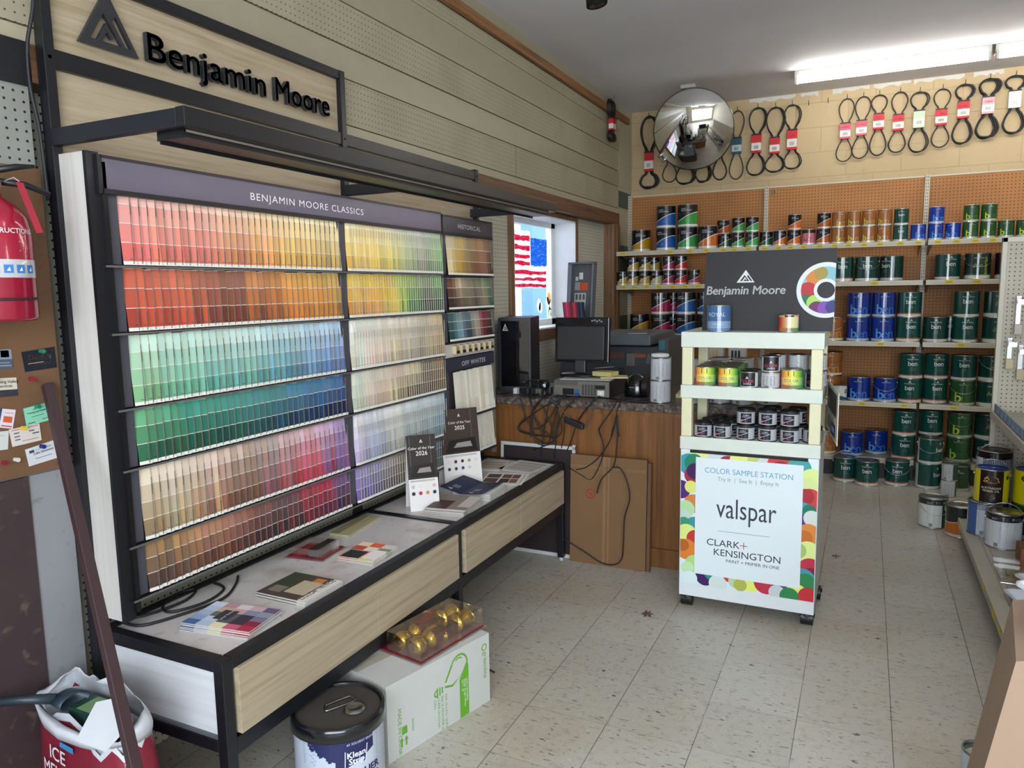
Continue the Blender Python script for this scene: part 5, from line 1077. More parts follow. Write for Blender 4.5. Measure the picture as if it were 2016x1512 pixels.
# cables
CABLES = [
([(-1.56, 3.85, 0.931), (-1.647, 3.85, 0.874), (-1.795, 3.85, 0.765), (-1.796, 3.85, 0.729), (-1.751, 3.85, 0.711), (-1.649, 3.85, 0.703)]),
([(-1.672, 3.85, 0.937), (-1.723, 3.85, 0.846), (-1.734, 3.85, 0.769), (-1.732, 3.85, 0.691)]),
([(-1.729, 3.85, 0.934), (-1.711, 3.85, 0.806), (-1.674, 3.85, 0.737), (-1.649, 3.85, 0.697)]),
([(-1.657, 3.85, 0.879), (-1.623, 3.85, 0.811), (-1.598, 3.85, 0.748), (-1.586, 3.85, 0.702)]),
([(-1.609, 3.85, 0.963), (-1.536, 3.85, 0.863), (-1.451, 3.85, 0.769), (-1.403, 3.85, 0.77), (-1.373, 3.85, 0.815), (-1.343, 3.85, 0.885), (-1.296, 3.85, 0.929)]),
([(-1.474, 3.85, 0.935), (-1.523, 3.85, 0.852), (-1.561, 3.85, 0.768), (-1.574, 3.85, 0.703)]),
([(-1.355, 3.85, 0.941), (-1.402, 3.85, 0.859), (-1.445, 3.85, 0.793)]),
([(-1.221, 3.85, 0.925), (-1.255, 3.85, 0.856), (-1.314, 3.85, 0.773), (-1.314, 3.85, 0.75), (-1.302, 3.85, 0.722)]),
([(-1.198, 3.85, 0.926), (-1.215, 3.85, 0.869), (-1.212, 3.85, 0.819), (-1.2, 3.85, 0.73)]),
([(-1.209, 3.85, 0.847), (-1.238, 3.85, 0.766), (-1.246, 3.85, 0.726)]),
([(-1.728, 3.85, 0.817), (-1.732, 3.85, 0.75), (-1.716, 3.85, 0.683), (-1.677, 3.85, 0.649), (-1.618, 3.85, 0.654), (-1.589, 3.85, 0.686), (-1.598, 3.85, 0.746), (-1.63, 3.85, 0.817)]),
([(-1.761, 3.85, 0.809), (-1.809, 3.85, 0.751), (-1.802, 3.85, 0.72), (-1.729, 3.85, 0.704), (-1.637, 3.85, 0.701), (-1.592, 3.85, 0.689), (-1.612, 3.85, 0.66), (-1.717, 3.85, 0.615)]),
([(-1.559, 3.85, 0.821), (-1.572, 3.85, 0.736), (-1.576, 3.85, 0.663), (-1.587, 3.85, 0.583)]),
([(-1.524, 3.85, 0.823), (-1.524, 3.85, 0.739), (-1.541, 3.85, 0.641)]),
([(-1.458, 3.85, 0.762), (-1.484, 3.85, 0.682), (-1.509, 3.85, 0.626)]),
([(-1.258, 3.82, 0.844), (-1.305, 3.82, 0.766), (-1.282, 3.82, 0.691), (-1.285, 3.82, 0.621), (-1.312, 3.82, 0.547), (-1.355, 3.82, 0.481), (-1.411, 3.82, 0.502), (-1.479, 3.82, 0.535)]),
([(-1.208, 3.82, 0.847), (-1.231, 3.82, 0.742), (-1.27, 3.82, 0.663), (-1.324, 3.82, 0.594), (-1.386, 3.82, 0.547), (-1.442, 3.82, 0.53)]),
([(-1.198, 3.772, 0.851), (-1.185, 3.772, 0.766), (-1.195, 3.772, 0.632), (-1.213, 3.772, 0.573), (-1.275, 3.772, 0.502), (-1.303, 3.772, 0.42)]),
([(-1.213, 3.772, 0.573), (-1.168, 3.772, 0.571), (-1.13, 3.772, 0.499), (-1.116, 3.772, 0.407), (-1.144, 3.772, 0.299), (-1.15, 3.772, 0.168), (-1.158, 3.772, 0.071), (-1.197, 3.772, 0.027), (-1.275, 3.772, 0.024), (-1.38, 3.772, 0.076), (-1.503, 3.772, 0.133)]),
]
names = ['black cord looping out to the far left below the counter edge', 'black cord falling straight from the left cord heap', 'thin black cord slanting right under the left cord heap', 'black cord crossing behind the power brick lead', 'grey cord sagging under the black power brick', 'black cord from the blue monitor plug', 'short thick cord into the power brick', 'black cord bending outward below the right of the computer', 'black cord hanging straight beside the bent one', 'thin cord branching off between the two right hand cords',
 'wide round black cord loop low on the counter front', 'black cord bowing left then back above the leaning frame', 'black cord dropping to the far table corner', 'second straight black cord dropping behind the table corner', 'short black lead slanting down left of the power brick', 'black cord swinging left across the top of the cardboard', 'thin black cord sweeping left to the white frame', 'black cord ending in a tip over the red mark', 'long black cord looping down over the cardboard to the floor']
for i, (q, nm) in enumerate(zip(CABLES, names)):
    mb = MB(); pts = [(x, y, max(z, .006)) for x, y, z in q]
    if i in (4, 5, 6, 7, 8, 0, 1, 2): # these come from plugs on the counter
        x, y, z = pts[0]
        if z > .9: pts = [(x, 3.97, .93), (x, 3.90, .928)] + [(pts[0][0], 3.858, .915)] + pts[1:]
    mb.tube(pts, .0052 if 'thick' in nm else .0035, '#4a4a4c' if 'grey' in nm else '#111215', 6, 0, False, 6); tag(mb.build('cable', 'rubber'), nm, 'cable', 'cables hanging down the counter front')
for i, (P_, nm) in enumerate(((( (-1.76, 3.93, .925), (-1.74, 3.858, .915), (-1.70, 3.85, .80), (-1.60, 3.85, .70), (-1.54, 3.85, .74), (-1.57, 3.855, .86), (-1.60, 3.86, .915)), 'black cord hanging in a deep loop left of the power brick'), (((-1.66, 3.93, .925), (-1.66, 3.858, .915), (-1.72, 3.855, .83), (-1.71, 3.855, .70), (-1.63, 3.855, .66), (-1.60, 3.86, .76), (-1.55, 3.86, .915)), 'black cord in a narrow loop below the grey ports'),
  (((-1.60, 3.93, .925), (-1.61, 3.857, .915), (-1.64, 3.85, .78), (-1.67, 3.848, .58)), 'black cord dropping straight toward the framed board'), (((-1.52, 3.93, .925), (-1.55, 3.857, .915), (-1.62, 3.85, .80), (-1.70, 3.85, .74), (-1.76, 3.85, .80), (-1.80, 3.857, .915)), 'black cord swagged wide across the left of the counter front'))):
    mb = MB(); mb.tube(P_, .0038, '#121317', 6, 0, False, 7); tag(mb.build('cable', 'rubber'), nm, 'cable', 'cables hanging down the counter front')
mb = MB(); mb.tube([(-2.0, 3.95, .922), (-1.93, 4.0, .922), (-1.96, 3.93, .924), (-1.88, 3.93, .922), (-1.80, 3.94, .924), (-1.72, 3.93, .923), (-1.66, 3.95, .924), (-1.70, 3.98, .922)], .004, '#101114', 6, 0, False, 6)
mb.tube([(-1.86, 4.06, .97), (-1.80, 4.0, 1.0), (-1.72, 3.97, .985), (-1.68, 3.95, .95), (-1.64, 3.93, .925)], .004, '#101114', 6, 0, False, 6); mb.tube([(-1.30, 3.98, .922), (-1.2, 3.93, .923), (-1.1, 3.95, .922), (-1.05, 3.91, .923), (-1.15, 3.90, .922)], .004, '#101114', 6, 0, False, 6)
tag(mb.build('cable_heap', 'rubber'), 'tangle of black cords lying on top of the counter', 'cable')
mb = MB(); f = lambda x, y, z: (-1.46+x, 3.845+y, .79+z-x*.33); mb.box(-.055, .055, -.018, .018, -.016, .016, '#17181b', 0, f); tag(mb.build('power_brick', 'satin', bevel=.005), 'black power brick hanging among the cords on the counter front', 'power brick')

# grey tinting machine and cabinet beyond the counter
t = thing('tinting_machine', 'dark grey paint tinting machine with sloping lid behind the counter', 'machine', (-1.6, 5.1, 0)); mb = MB()
mb.box(-2.0, -1.27, 4.98, 5.55, 0, 1.14, '#3c4044'); part('cabinet', mb, 'satin', t, .006)
mb = MB(); mb.box(-1.76, -1.31, 4.90, 5.60, 1.150, 1.225, '#565b60'); part('lid', mb, 'satin', t, .01)
mb = MB(); mb.box(-1.27, -1.20, 4.95, 5.5, 0, 1.19, '#454a4e'); mb.box(-1.262, -1.222, 4.946, 4.95, 1.12, 1.185, '#2f6f80'); part('side_column', mb, 'satin', t, .004)
mb = MB()
for x, z, w, h, c in ((-1.62, 1.05, .10, .05, '#5a3c34'), (-1.50, 1.0, .06, .09, '#6a6460'), (-1.44, 1.06, .09, .03, '#8a4a30'), (-1.56, .95, .05, .04, '#2a2c30'), (-1.36, 1.02, .03, .07, '#5a6068')): mb.box(x, x+w, 4.972, 4.98, z, z+h, c)
part('nozzle_parts', mb, 'satin', t, .003)
sheet('paper', 'white paper lying on the grey machine lid', -1.44, 5.05, 1.2255, .2, .13, .09, '#a9acae', .0015)
sheet('paper', 'rumpled sheets at the window side of the grey machine', -1.82, 5.4, 1.142, .4, .22, .2, '#b4b2ac', .004)
# grey brochure cabinet and fan decks by the window
t = thing('brochure_case', 'open grey metal case with taped notes standing by the window', 'case', (-1.93, 5.2, 1.14)); mb = MB()
cf_ = lambda x, y, z: (-1.937+x+z*.05, 5.20+y, 1.142+z)
mb.box(-.095, .10, .035, .05, 0, .585, '#4a4e52', 0, cf_)
for a in ((-.10, -.07), (.088, .10)): mb.box(a[0], a[1], -.03, .05, 0, .59, '#5a626c', 0, cf_)
mb.box(-.10, .10, -.03, .05, .58, .595, '#565c64', 0, cf_); part('case_shell', mb, 'satin', t, .003)
mb = MB()
for x, z, w, h, c in ((-.058, .46, .02, .03, '#c0beb8'), (-.03, .47, .03, .05, '#c8c6c0'), (-.062, .39, .04, .06, '#8e8c88'), (-.02, .39, .06, .055, '#b8481c'), (-.062, .24, .09, .13, '#a8a6a0')): mb.box(x, x+w, .032, .035, z, z+h, c, 0, cf_)
for i in range(3):
    for j in range(2): mb.box(-.052+.028*i, -.036+.028*i, .0305, .032, .26+.06*j, .30+.06*j, '#4a4a4a', 0, cf_)
part('taped_notes', mb, 'print', t)
cs = ['#7c2440', '#9a2c50', '#c83868', '#a82c58', '#8a2038', '#6a1c2c', '#a03038', '#b8404a', '#8a1c30', '#28304a', '#20283c', '#38465a']
for i, c in enumerate(cs):
    mb = MB(); f = lambda x, y, z, i=i: (-2.005+.0125*i+x-z*.10, 5.12+y, 1.145+z); mb.box(0, .0095, 0, .06, 0, .30, c, 0, f); o = mb.build('fan_deck', 'print')
    tag(o, f'{["dark pink", "crimson", "pink", "magenta", "deep red", "maroon", "brick red", "rose red", "wine red", "navy", "dark blue", "slate blue"][i]} colour fan deck in the row by the window', 'fan deck', 'colour fan decks by the window')

# white framed board and flattened carton leaning on the counter front
t = thing('framed_board', 'white framed dark board leaning behind the far end of the table', 'board', (-1.7, 3.84, 0)); mb = MB()
lf = lambda x, y, z: (x, 3.868+y-(.65-z)*.05, z+.002)
for a in ((-1.93, -1.912, .01, .64), (-1.478, -1.46, .01, .66)): mb.box(a[0], a[1], -.018, 0, a[2], a[3], '#b9bab8', 0, lf)
mb.box(-1.93, -1.46, -.018, 0, .63, .65, '#b9bab8', 0, lf); mb.box(-1.93, -1.46, -.018, 0, .0, .022, '#b9bab8', 0, lf); part('frame', mb, 'satin', t, .003)
mb = MB(); mb.box(-1.915, -1.475, -.012, -.004, .02, .635, '#2c2224', 0, lf); part('board_panel', mb, 'satin', t)
t = thing('flat_carton', 'tall flattened brown carton leaning on the oak counter front', 'carton', (-1.25, 3.84, 0)); mb = MB()
lf2 = lambda x, y, z: (x+z*-.0, 3.846+y-(.62-z)*.045, z+.001)
mb.box(-1.475, -1.035, -.022, 0, 0, .615, '#745639', 0, lf2); mb.box(-1.03, -1.012, -.02, 0, .0, .60, '#64482f', 0, lf2); mb.box(-1.475, -1.035, -.0245, -.0225, .545, .56, '#7c5e40', 0, lf2); part('board', mb, 'cardboard', t)
mb = MB(); mb.box(-1.283, -1.243, -.0238, -.0222, 0, .614, '#826243', 0, lf2); mb.box(-1.262, -1.258, -.0255, -.0238, 0, .61, '#6a4c34', 0, lf2); part('tape_strip', mb, 'satin', t)
mb = MB(); cx, cz = -1.355, .40
for rr, r2 in ((.028, .022),):
    for i in range(24):
        a, b_ = 2*PI*i/24, 2*PI*(i+1)/24; mb.add([lf2(cx+rr*math.cos(a), -.0228, cz+rr*math.sin(a)), lf2(cx+rr*math.cos(b_), -.0228, cz+rr*math.sin(b_)), lf2(cx+r2*math.cos(b_), -.0228, cz+r2*math.sin(b_)), lf2(cx+r2*math.cos(a), -.0228, cz+r2*math.sin(a))], [(0, 1, 2, 3)], '#9c2a24')
mb.add([lf2(cx-.014, -.0228, cz+.010), lf2(cx-.004, -.0228, cz-.004), lf2(cx+.012, -.0228, cz-.014), lf2(cx+.006, -.0228, cz+.004), lf2(cx-.004, -.0228, cz+.006)], [(0, 1, 2, 3, 4)], '#9c2a24'); part('red_mark', mb, 'print', t)

# ================================================================== SAMPLE CART
CX0, CX1, CY0, CY1 = -.765, -.160, 3.42, 3.84
t = thing('sample_cart', 'white plastic sample cart on casters with bubble patterned poster front', 'cart', ((CX0+CX1)/2, CY0, 0)); SC = t
band = '#c9d0c6'; post = '#d3d0ac'
for z0, z1 in ((1.264, 1.335), (1.028, 1.088), (.785, .846)):
    mb = MB(); mb.box(CX0-.004, CX1+.004, CY0-.004, CY1, z0, z1, band)
    if z0 < 1.2: # hollow tray: raised lips round a lower shelf
        mb = MB(); 
        for a in ((CX0-.004, CX1+.004, CY0-.004, CY0+.006), (CX0-.004, CX1+.004, CY1-.01, CY1)): mb.box(a[0], a[1], a[2], a[3], z0, z1, band)
        for a in ((CX0-.004, CX0+.006), (CX1-.006, CX1+.004)): mb.box(a[0], a[1], CY0+.0065, CY1-.0105, z0, z1, band)
        mb.box(CX0+.0065, CX1-.0065, CY0+.0065, CY1-.0105, z1-.022, z1-.004, '#bfc5bc')
    part('shelf_tier', mb, 'satin', t, .003)
for x in (CX0, CX1-.048):
    for y in (CY0+.001, CY1-.05):
        for z0, z1 in ((.846, 1.028), (1.088, 1.264)): mb = MB(); mb.box(x, x+.048, y, y+.045, z0, z1, post); part('post', mb, 'satin', t, .004)
mb = MB()
for a in ((CX0, CX1, CY0, CY0+.012), (CX0, CX1, CY1-.012, CY1)): mb.box(a[0], a[1], a[2], a[3], .068, .784, '#d2d8dc')
for a in ((CX0, CX0+.012), (CX1-.012, CX1)): mb.box(a[0], a[1], CY0+.0125, CY1-.0125, .068, .784, '#b9bbb6')
mb.box(CX0+.013, CX1-.013, CY0+.013, CY1-.013, .068, .08, '#a8a8a4'); part('cabinet_box', mb, 'satin', t, .002)
mb = MB(); mb.box(CX0+.045, CX1-.045, CY0-.0035, CY0-.001, .770, .784, '#141414'); part('painted_shadow_strip', mb, 'matte', t)  # solid black strip stands in for the shade below the lowest tier
# bubble poster: discs clipped to the panel
px0, px1, pz0, pz1 = CX0+.004, CX1-.003, .132, .772
mb = MB(); mb.box(px0, px1, CY0-.0025, CY0-.0005, pz0, pz1, '#cfdfe2')
def clip(poly):
    for ax, lim, sg in ((0, px0, 1), (0, px1, -1), (1, pz0, 1), (1, pz1, -1)):
        out = []
        for i in range(len(poly)):
            a, b = poly[i-1], poly[i]; ia, ib = (a[ax]-lim)*sg >= 0, (b[ax]-lim)*sg >= 0
            if ia != ib: q = (lim-a[ax])/(b[ax]-a[ax]); out.append((a[0]+(b[0]-a[0])*q, a[1]+(b[1]-a[1])*q))
            if ib: out.append(b)
        poly = out
        if not poly: break
    return poly
# placed from the look of the poster: fractions of its width and height, top left origin
BUB = [(.03,.015,.045,'#8c1f3a'),(.10,.01,.10,'#ccd8c8'),(.17,.05,.10,'#d5df8c'),(.06,.09,.085,'#2f8fa0'),(.10,.08,.075,'#1f7a5a'),(.28,.04,.08,'#c2cccc'),(.23,.11,.075,'#5a2a7c'),(.36,.08,.08,'#9c2148'),(.46,.04,.09,'#d8df7c'),(.52,.12,.075,'#d27f34'),(.55,.03,.05,'#b9bf6c'),(.63,.05,.06,'#c0ccca'),(.60,.08,.05,'#9cc4b8'),(.73,.04,.085,'#bf3a34'),(.74,.08,.07,'#8c1f3a'),(.74,.13,.08,'#a8aab0'),(.87,.055,.085,'#3a9aa0'),(.80,.10,.05,'#1f7a6a'),(.96,.13,.085,'#cfdf8c'),(.93,.19,.08,'#c6d890'),
 (.10,.17,.075,'#9a2440'),(.11,.14,.065,'#3a1a50'),(.0,.285,.075,'#4a2272'),(.08,.26,.05,'#cfd870'),(.10,.385,.075,'#c87a38'),(.04,.43,.07,'#a9cf9c'),(.02,.49,.06,'#b6c8c0'),(.11,.55,.07,'#2f8c98'),(.03,.54,.05,'#3a8a6a'),(.05,.62,.08,'#cfdc80'),(.12,.65,.07,'#b83230'),(.05,.74,.085,'#cc7a2a'),(.02,.71,.05,'#a85c20'),(.12,.85,.08,'#a8cc80'),(.06,.88,.05,'#b6d8a8'),(.19,.90,.06,'#d8e088'),
 (.95,.27,.085,'#c03a40'),(.92,.25,.06,'#a02a34'),(.90,.36,.075,'#3a96a0'),(.95,.35,.05,'#1f7060'),(.90,.44,.07,'#5a2a80'),(.97,.40,.06,'#c8d0cc'),(.95,.52,.085,'#d0813a'),(.92,.545,.06,'#b8692a'),(.95,.65,.09,'#cfe08c'),(.88,.64,.06,'#a0b468'),(.97,.77,.09,'#b22c40'),(.98,.81,.06,'#7a1a34'),(.92,.85,.09,'#3a90a0'),(.94,.87,.075,'#2a7c48'),
 (.20,.93,.075,'#3a1a58'),(.27,.88,.085,'#2f7c78'),(.33,.86,.065,'#7a1a2c'),(.38,.87,.08,'#bf3440'),(.50,.87,.085,'#cf7a30'),(.44,.93,.06,'#b0c4a0'),(.55,.93,.07,'#d8e06c'),(.47,.955,.05,'#a4ac50'),(.66,.91,.09,'#b02c44'),(.75,.88,.06,'#6a2a60'),(.80,.89,.075,'#5a2a84'),(.74,.97,.06,'#bcc4c8'),(.88,.96,.08,'#d8e068'),(.83,.985,.07,'#2a7c48'),(.96,.965,.07,'#b82c34'),(.30,.97,.07,'#c8d4d0'),(.08,.96,.06,'#cfdfe2')]
PW, PH = px1-px0, pz1-pz0
for i, (u, v, r, c) in enumerate(BUB):
    cx, cz, rr = px0+u*PW, pz1-v*PH, r*PW; pg = clip([(cx+rr*math.cos(2*PI*k/36), cz+rr*math.sin(2*PI*k/36)) for k in range(36)])
    if len(pg) > 2: mb.add([(x, CY0-.0027-.00003*i, z) for x, z in pg], [tuple(range(len(pg)))], c)
part('bubble_poster', mb, 'print', t, label='poster of overlapping coloured bubbles')
mb = MB(); Yp = CY0-.006; mb.box(-.692, -.222, Yp, CY0-.0048, .187, .752, '#d3dde2')
X_ = lambda X, Z: on_xz(X, Yp-.0006, Z)
cxp = -.457
mb.text('COLOR SAMPLE STATION', .036, '#5a9cba', X_(cxp, .682), w=.385); mb.text('Try It  |  See It  |  Enjoy It', .026, '#7f8790', X_(cxp-.0, .648), w=.268)
mb.text('valspar', .135, '#363c44', X_(cxp-.005, .475), w=.265); mb.box(-.585, -.355, Yp-.0007, Yp-.0002, .408, .4095, '#6a6e74')
mb.text('CLARK', .046, '#2c2e34', X_(-.635, .335), 'LEFT', w=.15); mb.text('KENSINGTON', .046, '#2c2e34', X_(-.602, .290), 'LEFT', w=.295); mb.text('PAINT + PRIMER IN ONE', .021, '#2c2e34', X_(-.545, .262), 'LEFT', w=.235)
mb.box(-.484, -.452, Yp-.0009, Yp-.0002, .3495, .3525, '#b02c44'); mb.box(-.4695, -.4665, Yp-.0009, Yp-.0002, .335, .367, '#b02c44')
part('white_poster', mb, 'print', t, label='white poster reading COLOR SAMPLE STATION, valspar and CLARK+KENSINGTON')
for x, y in ((-.735, 3.475), (-.190, 3.475), (-.175, 3.79), (-.735, 3.79)):
    mb = MB(); mb.cyl((x-.026, y, .0345), .034, .052, '#0e0e10', 'x', 28); mb.cyl((x-.028, y, .0345), .018, .056, '#222225', 'x', 18)
    mb.lathe([(.0, .040), (.033, .040), (.033, .052), (.024, .062), (.0, .066)], '#101012', 20, 0, lambda a, b, c, x=x, y=y: (x+a, y+b, c)); mb.cyl((x, y, .055), .008, .014, '#3a3a3c'); part('caster', mb, 'satin', t)
# hanging tilted card on the cart's right side
t = thing('hanging_sign', 'white framed sign card hanging off the right side of the sample cart', 'sign', (-.12, 3.55, .87))
A_, B_ = Vector((-.150, 3.80, 0)), Vector((-.088, 3.33, 0)); dv = (B_-A_); nn = Vector((dv.y, -dv.x, 0)).normalized()*-1
hs = lambda u, v, d: tuple(A_ + dv*u + Vector((0, 0, .865+.225*v)) + nn*d)
mb = MB(); mb.add([hs(*p) for p in ((0, 0, 0), (1, 0, 0), (1, 1, 0), (0, 1, 0), (0, 0, -.003), (1, 0, -.003), (1, 1, -.003), (0, 1, -.003))], [(0, 1, 2, 3), (4, 7, 6, 5), (0, 4, 5, 1), (2, 6, 7, 3), (1, 5, 6, 2), (0, 3, 7, 4)], '#cfc9bd')
def hq(u0, u1, v0, v1, c, d=.0008):
    for s in (1, -1): dd = d if s > 0 else -.003-d; mb.add([hs(u0, v0, dd), hs(u1, v0, dd), hs(u1, v1, dd), hs(u0, v1, dd)], [(0, 1, 2, 3)], c)
hq(.12, .88, .48, .92, '#3c3e42'); hq(.12, .42, .10, .34, '#8a8f98'); hq(.46, .84, .06, .32, '#1f3f78'); hq(.55, .75, .14, .24, '#b8c4d8', .0014)
for s_ in (.003, -.0055): mb.flat(text2d('10', .05, 'LEFT', .01), '#b8bcc0', lambda x, y, z: hs(.2+x/.47, .6+y/.225, s_ if s_ > 0 else s_))
part('card', mb, 'print', t); mb = MB(); mb.tube([(-.165, 3.82, 1.12), (-.15, 3.79, 1.13), (-.14, 3.75, 1.09)], .003, '#b8b49a', 6); part('hook', mb, 'metal', t)

# sign board standing on the cart
t = thing('sign_board', 'charcoal Benjamin Moore sign board with colour ring, standing on the sample cart', 'sign', (-.40, 3.56, 1.336))
lean = .06
sb = lambda x, y, z: (x, 3.545+y+(z-1.336)*lean, z)
mb = MB(); mb.add([sb(-.700, 0, 1.336), sb(-.131, 0, 1.336), sb(-.126, 0, 1.70), sb(-.688, 0, 1.70), sb(-.700, .008, 1.336), sb(-.131, .008, 1.336), sb(-.126, .008, 1.70), sb(-.688, .008, 1.70)], [(0, 1, 2, 3), (4, 7, 6, 5), (0, 4, 5, 1), (2, 6, 7, 3), (1, 5, 6, 2), (0, 3, 7, 4)], '#242325'); part('board', mb, 'print', t)
SBk = 1.025
mb = MB(); mb.text('Benjamin Moore', .055, '#cfd2d4', lambda x, y, z: sb(-.508+x, -.001-z, 1.503+y), bold=.02, shear=.12, w=.348); mb.flat(peak(.080, .058), '#cfd2d4', lambda x, y, z: sb(-.508+x, -.001-z, 1.556+y))
part('lettering', mb, 'print', t)
mb = MB()
for x, z in ((-.66, 1.685), (-.14, 1.69), (-.68, 1.352), (-.142, 1.352)): mb.add([sb(x+.004*math.cos(k*PI/5), -.001, z+.004*math.sin(k*PI/5)) for k in range(10)], [tuple(range(10))], '#151515')
part('screw_heads', mb, 'print', t)
mb = MB(); rc = (-.165, 1.517); XR = -.128
def half(cx, cz, r, c, d, r_in=None, lo=0, hi=2*PI, n_=72):
    for i in range(n_):
        a, b = lo+(hi-lo)*i/n_, lo+(hi-lo)*(i+1)/n_
        P = [(cx+r*math.cos(a), cz+r*math.sin(a)), (cx+r*math.cos(b), cz+r*math.sin(b))] + ([(cx+r_in*math.cos(b), cz+r_in*math.sin(b)), (cx+r_in*math.cos(a), cz+r_in*math.sin(a))] if r_in else [(cx, cz)])
        out = []
        for j in range(len(P)):
            p, q = P[j-1], P[j]; ip, iq = p[0] <= XR, q[0] <= XR
            if ip != iq: s = (XR-p[0])/(q[0]-p[0]); out.append((XR, p[1]+(q[1]-p[1])*s))
            if iq: out.append(q)
        if len(out) > 2: mb.add([sb(x, -d, z) for x, z in out], [tuple(range(len(out)))], c)
half(*rc, .122, '#d2dae0', .001); half(*rc, .103, '#7fb4c4', .0014)
seg = [('#d0813a', 100, 150), ('#c06a34', 128, 158), ('#a82c34', 158, 205), ('#2c6a48', 205, 222), ('#9cc858', 215, 250), ('#6a2a60', 240, 262), ('#6a3a94', 258, 285)]
def bub(u, v, r, c, d):
    cx, cz = rc[0]+u, rc[1]+v; pts = [(cx+r*math.cos(2*PI*k/30), cz+r*math.sin(2*PI*k/30)) for k in range(30)]
    pts = [(x, z) for x, z in pts]
    q = []
    for x, z in pts:
        dd = math.hypot(x-rc[0], z-rc[1]); s = min(1, .103/dd) if dd > 0 else 1; q.append((min(rc[0]+(x-rc[0])*s, XR), rc[1]+(z-rc[1])*s))
    mb.add([sb(x, -d, z) for x, z in q], [tuple(range(30))], c)
for k, (u, v, r, c) in enumerate(((-.045, .065, .042, '#c8803c'), (-.022, .075, .028, '#9a8a44'), (-.075, -.002, .038, '#b03038'), (-.085, -.045, .028, '#2c6a48'), (-.045, -.055, .034, '#a0cc60'), (-.035, -.085, .036, '#6a2f62'), (.0, -.080, .032, '#7a48a8'), (.03, -.075, .03, '#3a3a78'))): bub(u, v, r, c, .0016+.00012*k)
half(*rc, .050, '#d2dae0', .0032); half(*rc, .036, '#242325', .0036)
part('colour_ring', mb, 'print', t)

# cans and jars on the cart
JAR = (.040, .072)
def samp(mb, r, h):
    f = wrap(r+.0006); mb.flat(peak(.014, .012), '#d8d8d8', lambda x, y, z: f(x, y+h*.56, z)); mb.text('COLOR', .0175, '#b8405a', lambda x, y, z: f(x, y+h*.33, z), bold=.02); mb.text('SAMPLE', .011, '#c8ccd0', lambda x, y, z: f(x, y+h*.19, z))
mk('jar_sample', JAR, can_body(*JAR, flatb(.02, .10, .80, .98), lambda t: ['#c4c6c8', '#1a1a22', '#1a1a22'] if abs(t) < .95 else ['#c4c6c8']*3, samp, '#c0c0c0'), lidc='#1c2026', lm='rubber')
def ckj(mb, r, h):
    f = wrap(r+.0007); mb.text('CLARK+', .008, '#c8c8d0', lambda x, y, z: f(x, y+h*.56, z)); mb.text('KENSINGTON', .006, '#c8c8d0', lambda x, y, z: f(x, y+h*.47, z)); mb.add([f(-.022, h*.16, 0), f(.0, h*.16, 0), f(-.002, h*.30, 0), f(-.022, h*.36, 0)], [(0, 1, 2, 3)], '#c03a58')
    for i in range(12): a = -.024+.004*i; z = h*(.22+.022*i); mb.add([f(a, z, .0003), f(a+.004, z+h*.022, .0003), f(a+.004, z+h*.045, .0003), f(a, z+h*.022, .0003)], [(0, 1, 2, 3)], '#d8d8dc')
mk('jar_ck', JAR, can_body(*JAR, flatb(.02, .12, .72, .78, .98), lambda t: ['#a9acb0', '#1f2130', '#a9acb0', '#2a2c30'] if abs(t) < .70 else ['#a9acb0']*3+['#2a2c30'], ckj, '#3a3a3c'), lidc='#1c1e22', lm='rubber')
mk('jar_info', JAR, info('#b4b8bc')(JAR), lidc='#1c1e22', lm='rubber')
CC = (.046, .088)
def ccx(mb, r, h):
    f = wrap(r+.0006); mb.add([f(-.014, h*.68, 0), f(.012, h*.68, 0), f(.012, h*.93, 0), f(-.014, h*.93, 0)], [(0, 1, 2, 3)], '#20242a'); mb.flat(peak(.010, .009), '#d8d8d8', lambda x, y, z: f(x-.001, y+h*.80, z+.0004)); mb.text('COLOR', .019, '#5a6a70', lambda x, y, z: f(x, y+h*.36, z)); mb.text('SAMPLE', .008, '#7a8a8a', lambda x, y, z: f(x, y+h*.25, z))
gk = ['#c8502a', '#e08a3a', '#e8b840', '#dcd44a', '#b8cc3c', '#6aa83a', '#3a7c3a']
mk('colour_can', CC, can_body(*CC, flatb(.02, .22, .60, .97), lambda t: [mix(hx('#c85a50'), hx('#4a9c60'), max(0, min(1, .5+t/2.2))), mix(keyc(gk, .5+t/2.6), (1, 1, .9), .25), keyc(gk, .5+t/2.6)], ccx))
g1, g2 = 'jars and cans on the upper tier of the cart', 'jars on the lower tier of the cart'
zT, zL = 1.0846, .8426
def put(kind, x, y, z, lab, g, rz=0): can(kind, x, y, z, lab, g, rz, 'sample_can' if kind == 'colour_can' else 'sample_jar')
for c_, (x, nm) in enumerate(((-.665, 'leftmost'), (-.563, 'second'))):
    for k in range(4): put('colour_can', x+.012*k*0, 3.476+.093*k, zT, f'rainbow colour sample can, {["front", "second", "third", "rear"][k]} of the {nm} row on upper tier', g1, .05)
put('jar_sample', -.470, 3.472, zT, 'sample jar with black label, front centre left of upper tier', g1, -.1); put('jar_sample', -.468, 3.56, zT, 'black lidded sample jar just behind the front centre left one', g1)
put('jar_info', -.378, 3.472, zT, 'sample jar turned to its printed back, under another jar on upper tier', g1); put('jar_sample', -.377, 3.472, zT+.0728, 'sample jar with black label stacked on the turned jar', g1, .1)
put('jar_info', -.365, 3.57, zT, 'lower sample jar behind the stacked pair on upper tier', g1, .5); put('jar_info', -.363, 3.57, zT+.0728, 'upper sample jar behind the stacked pair on upper tier', g1, .7)
put('colour_can', -.287, 3.476, zT, 'single rainbow colour sample can, right of the stacked jars', g1)
for k in range(2): put('jar_info', -.272, 3.58, zT+.0728*k, f'{["lower", "upper"][k]} jar of the stack behind the single rainbow can', g1, .6)
